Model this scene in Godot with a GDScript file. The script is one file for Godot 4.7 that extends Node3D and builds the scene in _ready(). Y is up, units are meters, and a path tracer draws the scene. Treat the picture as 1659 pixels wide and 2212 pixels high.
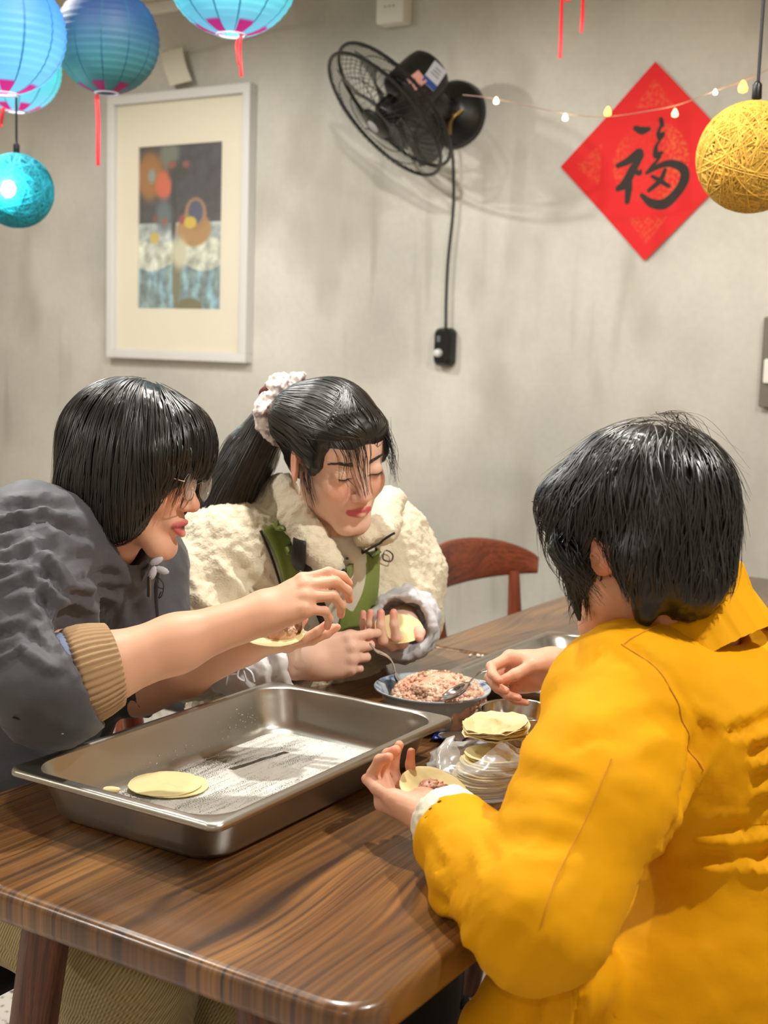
extends Node3D
# Three people fold dumplings at a dark wooden table in a small restaurant with grey plaster walls.

func _ready() -> void:
	rng.seed = 20240217
	# ---- camera
	var cam := Camera3D.new()
	cam.name = "camera"
	add_child(cam)
	cam.transform = Transform3D(Basis(Vector3(0.8470, 0.0309, -0.5307), Vector3(-0.0923, 0.9917, -0.0896), Vector3(0.5236, 0.1248, 0.8428)), Vector3(1.0123, 1.3297, 1.3120))
	var lens := CameraAttributesPhysical.new()
	lens.frustum_focal_length = 30.38
	lens.frustum_focus_distance = 1.72
	lens.frustum_near = 0.05
	lens.frustum_far = 60.0
	lens.exposure_aperture = 4.2
	cam.attributes = lens
	cam.fov = 43.11
	cam.near = 0.05
	cam.far = 60.0
	cam.current = true
	# ---- sky (the room is closed; only the environment's settings matter)
	var we := WorldEnvironment.new()
	we.name = "environment"
	var env := Environment.new()
	env.background_mode = Environment.BG_COLOR
	env.background_color = Color(0.02, 0.02, 0.022)
	env.tonemap_mode = Environment.TONE_MAPPER_LINEAR
	env.tonemap_exposure = 1.33
	env.sdfgi_enabled = true
	env.ssao_enabled = true
	env.ssil_enabled = true
	we.environment = env
	add_child(we)
	# ---- ceiling lights: [position, energy]
	var warm := Color(1.0, 0.982, 0.95)
	for l in [
		[Vector3(-1.95, 0, -0.9), 1.75, "left of the paper lanterns"],
		[Vector3(-0.30, 0, -0.50), 2.1, "over the far half of the tables"],
		[Vector3(1.30, 0, -0.12), 2.6, "over the person in yellow"],
		[Vector3(-1.1, 0, 0.1), 0.9, "over the person in grey"],
		[Vector3(1.7, 0, 3.0), 0.6, "behind the camera on the right"],
		[Vector3(-2.0, 0, 2.4), 2.1, "behind the camera on the left"]]:
		downlight(l[0], l[1], warm, l[2])
	ceiling_panel(Vector3(0.2, 2.565, 2.9))
	make_materials()
	# ---- the room
	build_room()
	# ---- furniture, then what stands on it
	build_tables()
	build_chairs()
	build_pans()
	# ---- people
	person_yellow()
	person_grey()
	person_girl()
	# ---- on the table
	build_food()
	# ---- on the wall and under the ceiling
	build_wall_things()
	build_hanging_things()

var rng := RandomNumberGenerator.new()

# ---------------------------------------------------------------- naming and grouping
var used_names := {}

func numbered(called: String) -> String:
	if not used_names.has(called):
		used_names[called] = 0
		return called
	used_names[called] += 1
	return "%s_%03d" % [called, used_names[called]]

func tag(o: Node, label: String, category: String, group := "", kind := "") -> Node:
	o.set_meta("label", label)
	if category != "":
		o.set_meta("category", category)
	if group != "":
		o.set_meta("group", group)
	if kind != "":
		o.set_meta("kind", kind)
	return o

func thing(called: String, label: String, category: String, at := Vector3.ZERO, group := "") -> Node3D:
	var o := Node3D.new()
	o.name = numbered(called)
	add_child(o)
	o.position = at
	tag(o, label, category, group)
	return o

func obj(called: String, mesh: Mesh, mat: Material, parent: Node = self, xf := Transform3D.IDENTITY) -> MeshInstance3D:
	var o := MeshInstance3D.new()
	o.name = numbered(called) if parent == self else called
	o.mesh = mesh
	o.material_override = mat
	parent.add_child(o, true)
	o.transform = xf
	return o

# obj for a part of a thing, with the mesh given in world coordinates
func part(called: String, mesh: Mesh, mat: Material, parent: Node3D) -> MeshInstance3D:
	var base := Transform3D.IDENTITY
	var p: Node = parent
	while p != self and p is Node3D:
		base = (p as Node3D).transform * base
		p = p.get_parent()
	return obj(called, mesh, mat, parent, base.affine_inverse())

func struct(called: String, mesh: Mesh, mat: Material, label: String) -> MeshInstance3D:
	var o := obj(called, mesh, mat)
	tag(o, label, "structure", "", "structure")
	return o

# ---------------------------------------------------------------- mesh builder
class MB:
	var v := PackedVector3Array()
	var uv := PackedVector2Array()
	var col := PackedColorArray()
	var ix := PackedInt32Array()
	var mark := 0

	func add(p: Vector3, t := Vector2.ZERO, c := Color.WHITE) -> int:
		v.append(p)
		uv.append(t)
		col.append(c)
		return v.size() - 1

	func tri(a: int, b: int, c: int) -> void:
		ix.append(a)
		ix.append(b)
		ix.append(c)

	func quad(a: int, b: int, c: int, d: int) -> void:
		tri(a, b, c)
		tri(a, c, d)

	# turns the triangles since `from` so that their fronts look outwards
	func orient(from: int) -> void:
		if from >= ix.size():
			return
		var mid := Vector3.ZERO
		for i in range(from, ix.size()):
			mid += v[ix[i]]
		mid /= float(ix.size() - from)
		var vol := 0.0
		for i in range(from, ix.size(), 3):
			var a := v[ix[i]] - mid
			var b := v[ix[i + 1]] - mid
			var c := v[ix[i + 2]] - mid
			vol += a.dot((c - a).cross(b - a))
		if vol < 0.0:
			for i in range(from, ix.size(), 3):
				var t := ix[i + 1]
				ix[i + 1] = ix[i + 2]
				ix[i + 2] = t

	# rings of points joined into a skin
	func skin(rings: Array, closed := true, cap0 := false, cap1 := false, uvs := Vector2(1, 1), c := Color.WHITE) -> void:
		var from := ix.size()
		var n: int = rings[0].size()
		var m := n + 1 if closed else n
		var base := v.size()
		for i in rings.size():
			for k in m:
				add(rings[i][k % n], Vector2(uvs.x * k / float(m - 1), uvs.y * i / float(maxi(rings.size() - 1, 1))), c)
		for i in rings.size() - 1:
			for k in m - 1:
				var a := base + i * m + k
				quad(a, a + 1, a + m + 1, a + m)
		for e in 2:
			if (e == 0 and cap0) or (e == 1 and cap1):
				var ring: Array = rings[0] if e == 0 else rings[-1]
				var mid := Vector3.ZERO
				for p in ring:
					mid += p
				var cc := add(mid / n, Vector2(0.5, 0.5), c)
				var first := v.size()
				for p in ring:
					add(p, Vector2(0.5, 0.5), c)
				for k in n:
					if e == 0:
						tri(cc, first + (k + 1) % n, first + k)
					else:
						tri(cc, first + k, first + (k + 1) % n)
		orient(from)

	func tube(path: Array, rad, sides := 8, caps := true, closed := false, c := Color.WHITE, uvs := Vector2(1, 1)) -> void:
		var rings := []
		var n := path.size()
		var up := Vector3.UP
		for i in n:
			var t: Vector3
			if closed:
				t = path[(i + 1) % n] - path[(i - 1 + n) % n]
			else:
				t = path[mini(i + 1, n - 1)] - path[maxi(i - 1, 0)]
			t = t.normalized()
			if i == 0 and absf(t.dot(up)) > 0.9:
				up = Vector3.RIGHT
			var side := t.cross(up)
			if side.length() < 1e-4:
				side = t.cross(Vector3(0.3, 0.5, 0.8))
			side = side.normalized()
			up = side.cross(t).normalized()
			var r: float = rad[i] if rad is Array or rad is PackedFloat32Array else rad
			var ring := []
			for k in sides:
				var a := TAU * k / sides
				ring.append(path[i] + (side * cos(a) + up * sin(a)) * r)
			rings.append(ring)
		if closed:
			rings.append(rings[0])
		skin(rings, true, caps and not closed, caps and not closed, uvs, c)

	func lathe(profile: Array, sides := 32, at := Vector3.ZERO, basis := Basis.IDENTITY, c := Color.WHITE) -> void:
		var rings := []
		for p in profile:
			var ring := []
			for k in sides:
				var a := TAU * k / sides
				ring.append(at + basis * Vector3(p.x * cos(a), p.y, p.x * sin(a)))
			rings.append(ring)
		skin(rings, true, false, false, Vector2(1, 1), c)

	# rounded-corner rectangles [half x, half z, corner radius, y], lofted
	static func rr(hx: float, hz: float, r: float, y: float, seg := 6) -> Array:
		var ring := []
		var r2 := minf(r, minf(hx, hz))
		for q in 4:
			var cx := (hx - r2) * (1 if q == 0 or q == 3 else -1)
			var cz := (hz - r2) * (1 if q < 2 else -1)
			for s in seg + 1:
				var a := PI / 2 * (q + s / float(seg))
				ring.append(Vector3(cx + r2 * cos(a), y, cz + r2 * sin(a)))
		return ring

	func loft(list: Array, xf := Transform3D.IDENTITY, cap0 := true, cap1 := true, seg := 6, c := Color.WHITE) -> void:
		var rings := []
		for p in list:
			var ring := []
			for q in rr(p[0], p[1], p[2], p[3], seg):
				ring.append(xf * q)
			rings.append(ring)
		skin(rings, true, cap0, cap1, Vector2(1, 1), c)

	# box with chamfered edges
	func box(at: Vector3, size: Vector3, bevel := 0.002, basis := Basis.IDENTITY, c := Color.WHITE) -> void:
		var h := size / 2
		var b := minf(bevel, minf(h.x, minf(h.y, h.z)) * 0.9)
		var xf := Transform3D(basis, at)
		loft([[h.x - b, h.z - b, b * 0.5, -h.y], [h.x, h.z, b, -h.y + b], [h.x, h.z, b, h.y - b], [h.x - b, h.z - b, b * 0.5, h.y]], xf, true, true, 2, c)

	func ball(at: Vector3, r: Vector3, basis := Basis.IDENTITY, n := 12, c := Color.WHITE) -> void:
		var rings := []
		for i in n / 2 + 1:
			var ring := []
			var t := PI * clampf(i / float(n / 2), 0.004, 0.996)
			for k in n:
				var a := TAU * k / n
				ring.append(at + basis * (Vector3(sin(t) * cos(a), cos(t), sin(t) * sin(a)) * r))
			rings.append(ring)
		skin(rings, true, false, false, Vector2(1, 1), c)

	# a thin sheet through a grid of points (rows of equal length), given a thickness
	func sheet(rows: Array, thick := 0.001, c := Color.WHITE) -> void:
		var from := ix.size()
		var nr := rows.size()
		var nc: int = rows[0].size()
		var base := v.size()
		for side in 2:
			for i in nr:
				for k in nc:
					var p: Vector3 = rows[i][k]
					var du: Vector3 = rows[i][mini(k + 1, nc - 1)] - rows[i][maxi(k - 1, 0)]
					var dv: Vector3 = rows[mini(i + 1, nr - 1)][k] - rows[maxi(i - 1, 0)][k]
					var n := du.cross(dv).normalized()
					add(p + n * thick * (0.5 - side), Vector2(k / float(nc - 1), i / float(nr - 1)), c)
		var off := nr * nc
		for i in nr - 1:
			for k in nc - 1:
				var a := base + i * nc + k
				quad(a, a + 1, a + nc + 1, a + nc)
				quad(a + off, a + off + nc, a + off + nc + 1, a + off + 1)
		for k in nc - 1:
			quad(base + k, base + off + k, base + off + k + 1, base + k + 1)
			var b := base + (nr - 1) * nc + k
			quad(b, b + 1, b + off + 1, b + off)
		for i in nr - 1:
			var a2 := base + i * nc
			quad(a2, a2 + nc, a2 + nc + off, a2 + off)
			var b2 := a2 + nc - 1
			quad(b2, b2 + off, b2 + nc + off, b2 + nc)
		orient(from)

	func mesh(recolor = null, flat := false) -> ArrayMesh:
		var n := PackedVector3Array()
		if flat:
			var v2 := PackedVector3Array()
			var uv2 := PackedVector2Array()
			var c2 := PackedColorArray()
			for i in ix:
				v2.append(v[i])
				uv2.append(uv[i])
				c2.append(col[i])
			v = v2
			uv = uv2
			col = c2
			ix = PackedInt32Array(range(v.size()))
		n.resize(v.size())
		for i in range(0, ix.size(), 3):
			var a := v[ix[i]]
			var k := (v[ix[i + 2]] - a).cross(v[ix[i + 1]] - a)
			n[ix[i]] += k
			n[ix[i + 1]] += k
			n[ix[i + 2]] += k
		# weld normals over equal positions of a seam
		for i in n.size():
			n[i] = n[i].normalized() if n[i].length_squared() > 1e-24 else Vector3.UP
		if recolor != null:
			for i in v.size():
				col[i] = recolor.call(v[i], n[i])
		return MB.commit(v, n, uv, col, ix)

	static func commit(v_: PackedVector3Array, n_: PackedVector3Array, uv_: PackedVector2Array, col_: PackedColorArray, ix_: PackedInt32Array) -> ArrayMesh:
		var arr := []
		arr.resize(Mesh.ARRAY_MAX)
		arr[Mesh.ARRAY_VERTEX] = v_
		arr[Mesh.ARRAY_NORMAL] = n_
		if uv_.size() == v_.size():
			arr[Mesh.ARRAY_TEX_UV] = uv_
		if col_.size() == v_.size():
			arr[Mesh.ARRAY_COLOR] = col_
		arr[Mesh.ARRAY_INDEX] = ix_
		var m := ArrayMesh.new()
		m.add_surface_from_arrays(Mesh.PRIMITIVE_TRIANGLES, arr)
		return m

	# planar texture coordinates seen from above
	func uv_top(sx: float, sz: float, ox := 0.0, oz := 0.0) -> void:
		for i in v.size():
			uv[i] = Vector2(v[i].x * sx + ox, v[i].z * sz + oz)

# ---------------------------------------------------------------- curves
func spline(pts: Array, n: int, closed := false) -> Array:
	var out := []
	var m := pts.size()
	var segs := m if closed else m - 1
	for i in segs * n + (0 if closed else 1):
		var s := mini(i / n, segs - 1)
		var t := (i - s * n) / float(n)
		var p0 = pts[(s - 1 + m) % m] if closed or s > 0 else pts[0] * 2 - pts[1]
		var p1 = pts[s]
		var p2 = pts[(s + 1) % m]
		var p3 = pts[(s + 2) % m] if closed or s + 2 < m else pts[m - 1] * 2 - pts[m - 2]
		out.append(0.5 * ((2 * p1) + (p2 - p0) * t + (2 * p0 - 5 * p1 + 4 * p2 - p3) * t * t + (3 * p1 - p0 - 3 * p2 + p3) * t * t * t))
	return out

func look(z_to: Vector3, up := Vector3.UP) -> Basis:   # z axis along z_to
	var z := z_to.normalized()
	var x := up.cross(z).normalized()
	return Basis(x, z.cross(x), z)

func along(y_to: Vector3, hint := Vector3.RIGHT) -> Basis:   # y axis along y_to
	var y := y_to.normalized()
	var z := hint.cross(y)
	if z.length() < 1e-3:
		z = Vector3.BACK.cross(y)
	z = z.normalized()
	return Basis(y.cross(z).normalized(), y, z)

# ---------------------------------------------------------------- materials and computed textures
func mat(color: Color, rough := 0.6, metal := 0.0) -> StandardMaterial3D:
	var m := StandardMaterial3D.new()
	m.albedo_color = color
	m.roughness = rough
	m.metallic = metal
	return m

func vmat(rough := 0.6) -> StandardMaterial3D:   # colour from the mesh
	var m := mat(Color.WHITE, rough)
	m.vertex_color_use_as_albedo = true
	return m

func lin(c: Color) -> Color:
	return c.srgb_to_linear()

func noise(freq: float, seed_ := 1, oct := 3, kind := FastNoiseLite.TYPE_SIMPLEX_SMOOTH) -> FastNoiseLite:
	var n := FastNoiseLite.new()
	n.seed = seed_
	n.frequency = freq
	n.noise_type = kind
	n.fractal_octaves = oct
	n.fractal_type = FastNoiseLite.FRACTAL_FBM if oct > 1 else FastNoiseLite.FRACTAL_NONE
	return n

func picture(w: int, h: int, f: Callable) -> ImageTexture:   # f(u, v) -> Color, sRGB
	var data := PackedByteArray()
	data.resize(w * h * 3)
	var at := 0
	for y in h:
		for x in w:
			var c: Color = f.call(x / float(w), y / float(h))
			data[at] = clampi(int(c.r * 255.0), 0, 255)
			data[at + 1] = clampi(int(c.g * 255.0), 0, 255)
			data[at + 2] = clampi(int(c.b * 255.0), 0, 255)
			at += 3
	return ImageTexture.create_from_image(Image.create_from_data(w, h, false, Image.FORMAT_RGB8, data))

func noise_tex(freq: float, seed_: int, size := 512, oct := 4) -> NoiseTexture2D:
	var t := NoiseTexture2D.new()
	t.width = size
	t.height = size
	t.seamless = true
	t.noise = noise(freq, seed_, oct)
	return t

func bumpy(m: StandardMaterial3D, tex: Texture2D, depth_cm: float, scale: float, world := true) -> StandardMaterial3D:
	m.heightmap_enabled = true
	m.heightmap_texture = tex
	m.heightmap_scale = depth_cm
	m.uv1_triplanar = true
	m.uv1_world_triplanar = world
	m.uv1_scale = Vector3.ONE * scale
	return m

func glow(color: Color, energy: float) -> StandardMaterial3D:
	var m := mat(color, 0.6)
	m.emission_enabled = true
	m.emission = color
	m.emission_energy_multiplier = energy
	return m

func wood_picture(w: int, h: int, seed_: int, light: Color, mid: Color, dark: Color, bands: float) -> ImageTexture:
	var a := noise(1.0, seed_, 3)
	var b := noise(1.0, seed_ + 1, 2)
	var c := noise(1.0, seed_ + 2, 1)
	return picture(w, h, func(u: float, v: float) -> Color:
		# v runs along the grain
		var warp := a.get_noise_2d(u * 2.2, v * 1.1)
		var uu := u + warp * 0.09
		var ring := 0.5 + 0.5 * sin(TAU * (uu * bands + warp * 1.7))
		var streak := smoothstep(0.10, 0.55, b.get_noise_2d(uu * 60.0, v * 3.4 + warp * 2.0))
		var broad := smoothstep(-0.05, 0.5, a.get_noise_2d(uu * 5.0 + 9.0, v * 1.4 + 4.0))
		var fine := c.get_noise_2d(uu * 260.0, v * 9.0)
		var hair := smoothstep(0.25, 0.7, c.get_noise_2d(uu * 110.0 + 40.0, v * 4.0 + warp))
		var k := mid.lerp(light, ring * 0.55 * (1.0 - broad * 0.6))
		k = k.lerp(dark, clampf(streak * 0.55 + broad * 0.42 + hair * 0.45 - 0.08, 0.0, 0.9))
		return k * (1.0 + 0.16 * fine))

# ---------------------------------------------------------------- lights
const CEIL := 2.585

func downlight(at: Vector3, energy: float, color: Color, where: String) -> void:
	var t := thing("ceiling_light", "small round recessed ceiling spotlight " + where, "ceiling light", Vector3(at.x, CEIL, at.z), "recessed ceiling spotlights")
	var b := MB.new()
	b.lathe([Vector2(0.036, -0.002), Vector2(0.038, -0.006), Vector2(0.05, -0.006), Vector2(0.052, 0.0)], 24)
	obj("ring", b.mesh(), mat(Color(0.9, 0.9, 0.88), 0.4), t)
	b = MB.new()
	b.lathe([Vector2(0.0, -0.004), Vector2(0.02, -0.004), Vector2(0.036, -0.003), Vector2(0.036, 0.0), Vector2(0.0, 0.0)], 24)
	obj("diffuser", b.mesh(), glow(color, 6.0), t)
	var s := SpotLight3D.new()
	s.name = "beam"
	s.light_color = color
	s.light_energy = energy
	s.light_size = 0.036
	s.spot_angle = 88.0
	s.spot_angle_attenuation = 0.3
	s.spot_range = 9.0
	s.spot_attenuation = 2.0
	s.shadow_enabled = true
	t.add_child(s)
	s.position = Vector3(0, -0.02, 0)
	s.rotation = Vector3(-PI / 2, 0, 0)

func ceiling_panel(at: Vector3) -> void:
	var t := thing("light_panel", "flat white rectangular ceiling panel light behind the camera", "ceiling light", at)
	var b := MB.new()
	b.box(Vector3.ZERO, Vector3(1.2, 0.03, 0.34), 0.004)
	obj("frame", b.mesh(), mat(Color(0.85, 0.85, 0.85), 0.4), t)
	b = MB.new()
	b.box(Vector3(0, -0.014, 0), Vector3(1.16, 0.012, 0.30), 0.002)
	obj("diffuser", b.mesh(), glow(Color(1.0, 0.96, 0.9), 1.2), t)
	var a := AreaLight3D.new()
	a.name = "panel_glow"
	a.area_size = Vector2(1.16, 0.30)
	a.light_color = Color(1.0, 0.95, 0.88)
	a.light_energy = 0.3
	a.shadow_enabled = true
	t.add_child(a)
	a.position = Vector3(0, -0.025, 0)
	a.rotation = Vector3(-PI / 2, 0, 0)

# ---------------------------------------------------------------- shared materials
var M := {}

func make_materials() -> void:
	# mottled cement plaster
	var n1 := noise(1.0, 11, 4)
	var n2 := noise(1.0, 12, 4)
	var n3 := noise(1.0, 13, 3)
	var plaster := picture(1024, 768, func(u: float, v: float) -> Color:
		var x := u * 8.0
		var y := v * 6.0
		var cloud := n1.get_noise_2d(x * 0.9, y * 0.9)
		var stain := smoothstep(0.12, 0.6, n2.get_noise_2d(x * 1.5 + 40.0, y * 0.8))
		var drip := smoothstep(0.15, 0.6, n3.get_noise_2d(x * 7.0, y * 0.7)) * smoothstep(-0.1, 0.35, n1.get_noise_2d(x * 0.8 + 70.0, y * 0.7))
		var grit := n3.get_noise_2d(x * 30.0, y * 30.0)
		var k := Color(0.75, 0.738, 0.705)
		k = k * (1.0 + 0.14 * cloud + 0.025 * grit)
		k = k.lerp(Color(0.60, 0.575, 0.525), stain * 0.45)
		return k.lerp(Color(0.56, 0.54, 0.50), drip * 0.33))
	var w := mat(Color.WHITE, 0.82)
	w.albedo_texture = plaster
	w.metallic_specular = 0.3
	M.plaster = w
	M.paint = mat(Color(0.80, 0.77, 0.70), 0.9)
	M.wall_far = mat(Color(0.74, 0.70, 0.63), 0.9)
	# speckled pale floor
	var n4 := noise(1.0, 21, 2)
	var fl := mat(Color.WHITE, 0.35)
	fl.albedo_texture = picture(512, 512, func(u: float, v: float) -> Color:
		var s := smoothstep(0.42, 0.55, n4.get_noise_2d(u * 90.0, v * 90.0))
		return Color(0.80, 0.77, 0.74).lerp(Color(0.35, 0.31, 0.28), s) * (1.0 + 0.05 * n4.get_noise_2d(u * 6.0, v * 6.0)))
	M.floor = fl
	# lacquered wood of the tables
	var tw := mat(Color.WHITE, 0.3)
	tw.albedo_texture = wood_picture(1024, 1400, 31, Color(0.60, 0.43, 0.235), Color(0.425, 0.285, 0.155), Color(0.17, 0.11, 0.075), 7.0)
	tw.clearcoat_enabled = true
	tw.clearcoat = 0.45
	tw.clearcoat_roughness = 0.16
	M.table = tw
	var lw := mat(Color.WHITE, 0.42)
	lw.albedo_texture = wood_picture(256, 512, 35, Color(0.52, 0.32, 0.22), Color(0.37, 0.215, 0.15), Color(0.20, 0.115, 0.085), 3.0)
	M.legs = lw
	var cw := mat(Color.WHITE, 0.4)
	cw.albedo_texture = wood_picture(256, 512, 37, Color(0.60, 0.30, 0.17), Color(0.50, 0.23, 0.125), Color(0.33, 0.14, 0.075), 3.0)
	M.chair = cw
	# brushed steel
	var st := mat(Color(0.70, 0.69, 0.66), 0.34, 1.0)
	bumpy(st, noise_tex(0.02, 41, 256), 0.012, 9.0, false)
	M.steel = st
	var sp := mat(Color(0.86, 0.85, 0.84), 0.14, 1.0)
	M.spoon = sp
	M.black = mat(Color(0.022, 0.022, 0.024), 0.38)
	M.white = mat(Color(0.88, 0.87, 0.84), 0.5)
	var dough := mat(Color(0.92, 0.84, 0.62), 0.6)
	dough.subsurf_scatter_enabled = true
	dough.subsurf_scatter_strength = 0.12
	M.dough = dough

# ---------------------------------------------------------------- the room
func slab(lo: Vector3, hi: Vector3) -> MB:
	var b := MB.new()
	b.box((lo + hi) / 2, hi - lo, 0.001)
	return b

func build_room() -> void:
	var b := slab(Vector3(-4.1, -0.1, -2.6), Vector3(2.8, 0.0, 3.7))
	b.uv_top(0.5, 0.5)
	struct("floor", b.mesh(null, true), M.floor, "pale speckled floor under the tables")
	b = slab(Vector3(-4.1, CEIL, -2.6), Vector3(2.8, CEIL + 0.1, 3.7))
	struct("ceiling", b.mesh(null, true), M.paint, "plain ceiling above the paper lanterns")
	b = slab(Vector3(-4.1, 0, -2.6), Vector3(2.8, CEIL, -2.49))
	for i in b.v.size():
		b.uv[i] = Vector2((b.v[i].x + 4.1) / 6.9, 1.0 - b.v[i].y / 5.2)
	struct("wall_back", b.mesh(null, true), M.plaster, "mottled grey cement plaster wall behind the tables")
	b = slab(Vector3(-4.2, 0, -2.6), Vector3(-4.0, CEIL, 3.7))
	struct("wall_left", b.mesh(null, true), M.wall_far, "plain side wall on the left outside the frame")
	b = slab(Vector3(2.7, 0, -2.6), Vector3(2.85, CEIL, 3.7))
	struct("wall_right", b.mesh(null, true), M.wall_far, "plain side wall on the right outside the frame")
	b = slab(Vector3(-4.1, 0, 3.6), Vector3(2.8, CEIL, 3.75))
	struct("wall_front", b.mesh(null, true), M.wall_far, "plain wall behind the camera")
	b = MB.new()
	b.box(Vector3(-0.65, CEIL - 0.022, -2.478), Vector3(6.7, 0.044, 0.026), 0.006)
	struct("trim_1", b.mesh(), M.white, "pale cornice strip between the plaster wall and the ceiling")
	# the upright grey trim at the right edge of the view
	b = MB.new()
	b.box(Vector3(-0.035, 1.325, -2.474), Vector3(0.06, 0.26, 0.034), 0.004)
	tag(obj("wall_box", b.mesh(), mat(Color(0.42, 0.40, 0.36), 0.5)), "grey edge of a wall box at the right edge of the view", "wall box")
	b = MB.new()
	b.box(Vector3(-0.03, 1.30, -2.452), Vector3(0.046, 0.07, 0.016), 0.004)
	tag(obj("switch_plate", b.mesh(), M.white), "small white switch plate on the grey wall box", "switch")

# ---------------------------------------------------------------- tables and chairs
func make_table(called: String, z0: float, z1: float, label: String) -> void:
	var t := thing(called, label, "table", Vector3(0.0985, 0, (z0 + z1) / 2))
	var hx := 0.3485
	var hz := absf(z0 - z1) / 2
	var b := MB.new()
	var list := []
	for e in [[0.034, 0.705], [0.012, 0.7085], [0.003, 0.715], [0.0, 0.722], [0.0, 0.740], [0.0025, 0.746], [0.006, 0.749], [0.011, 0.75]]:
		list.append([hx - e[0], hz - e[0], 0.045 - e[0] * 0.6, e[1]])
	b.loft(list, Transform3D.IDENTITY, true, true, 8)
	b.uv_top(1.0, 0.5, 0.37, 0.5 + z0 * 0.37)
	obj("tabletop", b.mesh(), M.table, t)
	for sx in [-1, 1]:
		for sz in [-1, 1]:
			b = MB.new()
			var top := Vector3(0.148 * sx, 0.708, (hz - 0.112) * sz)
			var foot := Vector3(0.262 * sx, 0.0, (hz - 0.10) * sz)
			b.tube([top, top.lerp(foot, 0.3), top.lerp(foot, 0.7), foot.lerp(top, 0.01), foot], [0.0285, 0.028, 0.024, 0.0205, 0.018], 20, true, false, Color.WHITE, Vector2(0.6, 0.7))
			obj("leg", b.mesh(), M.legs, t)
	for sx in [-1, 1]:
		b = MB.new()
		b.box(Vector3(0.11 * sx, 0.685, 0), Vector3(0.022, 0.04, hz * 2 - 0.4), 0.003)
		obj("apron", b.mesh(), M.legs, t)

func build_tables() -> void:
	make_table("dining_table", 0.41, -0.872, "near dark wooden table with glossy grain that the three people work at")
	make_table("dining_table", -0.876, -2.158, "far wooden table standing end to end with the near one, towards the wall")

# a horn-backed chair; it faces +x, with its origin on the floor under the middle of the seat
func make_chair(label: String, at: Vector3, turn: float) -> Node3D:
	var t := thing("wooden_chair", label, "chair", at, "horn-backed wooden chairs")
	t.rotation.y = turn
	var b := MB.new()
	b.loft([[0.20, 0.205, 0.05, 0.425], [0.215, 0.22, 0.06, 0.432], [0.215, 0.22, 0.06, 0.448], [0.20, 0.205, 0.05, 0.456]], Transform3D.IDENTITY, true, true, 6)
	obj("seat", b.mesh(), mat(Color(0.06, 0.045, 0.04), 0.55), t)
	for s in [-1, 1]:
		b = MB.new()
		b.tube([Vector3(0.175, 0.44, 0.18 * s), Vector3(0.19, 0.2, 0.19 * s), Vector3(0.205, 0.0, 0.2 * s)], [0.026, 0.024, 0.018], 14, true)
		obj("leg", b.mesh(), M.chair, t)
		b = MB.new()
		b.tube([Vector3(-0.24, 0.0, 0.2 * s), Vector3(-0.2, 0.25, 0.19 * s), Vector3(-0.17, 0.45, 0.195 * s), Vector3(-0.165, 0.62, 0.205 * s), Vector3(-0.178, 0.745, 0.215 * s)], [0.016, 0.021, 0.023, 0.020, 0.015], 14, true)
		obj("leg", b.mesh(), M.chair, t)
	# back rail: a bow that rises and broadens in the middle and ends in two short horns
	var rings := []
	var n := 36
	for i in n + 1:
		var f := i / float(n) * 2.0 - 1.0
		var a := f * 1.25
		var z := 0.285 * sin(a) / sin(1.25)
		var x := -0.240 + 0.10 * (1.0 - cos(a)) / (1.0 - cos(1.25))
		var mid := pow(maxf(cos(f * PI / 2), 0.0), 0.8)
		var hh := 0.021 + 0.036 * mid
		var th := 0.013 - 0.003 * mid
		var y := 0.755 + 0.034 * mid
		var out := Vector3(-cos(a), 0.12, sin(a)).normalized()
		var ring := []
		for k in 14:
			var q := TAU * k / 14.0
			var cy := signf(sin(q)) * pow(absf(sin(q)), 0.7) * hh
			var cx := signf(cos(q)) * pow(absf(cos(q)), 0.7) * th
			ring.append(Vector3(x, y, z) + out * (cx + 0.12 * cy) + Vector3.UP * cy)
		rings.append(ring)
	b = MB.new()
	b.skin(rings, true, true, true, Vector2(0.3, 1.0))
	obj("back_rail", b.mesh(), M.chair, t)
	return t

func build_chairs() -> void:
	make_chair("reddish brown chair standing farther back between the grey and fleece jackets", Vector3(-1.05, 0, -1.27), 0.0)
	make_chair("reddish brown horn-backed chair standing empty at the far table", Vector3(-0.335, 0, -1.605), 0.0)
	make_chair("reddish brown chair that the girl in the fleece jacket sits on", Vector3(-0.40, 0, -0.60), 0.0)
	make_chair("reddish brown chair that the person in grey sits on", Vector3(-0.52, 0, 0.02), 0.0)
	make_chair("reddish brown chair that the person in yellow sits on", Vector3(0.82, 0, -0.12), PI)

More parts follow.
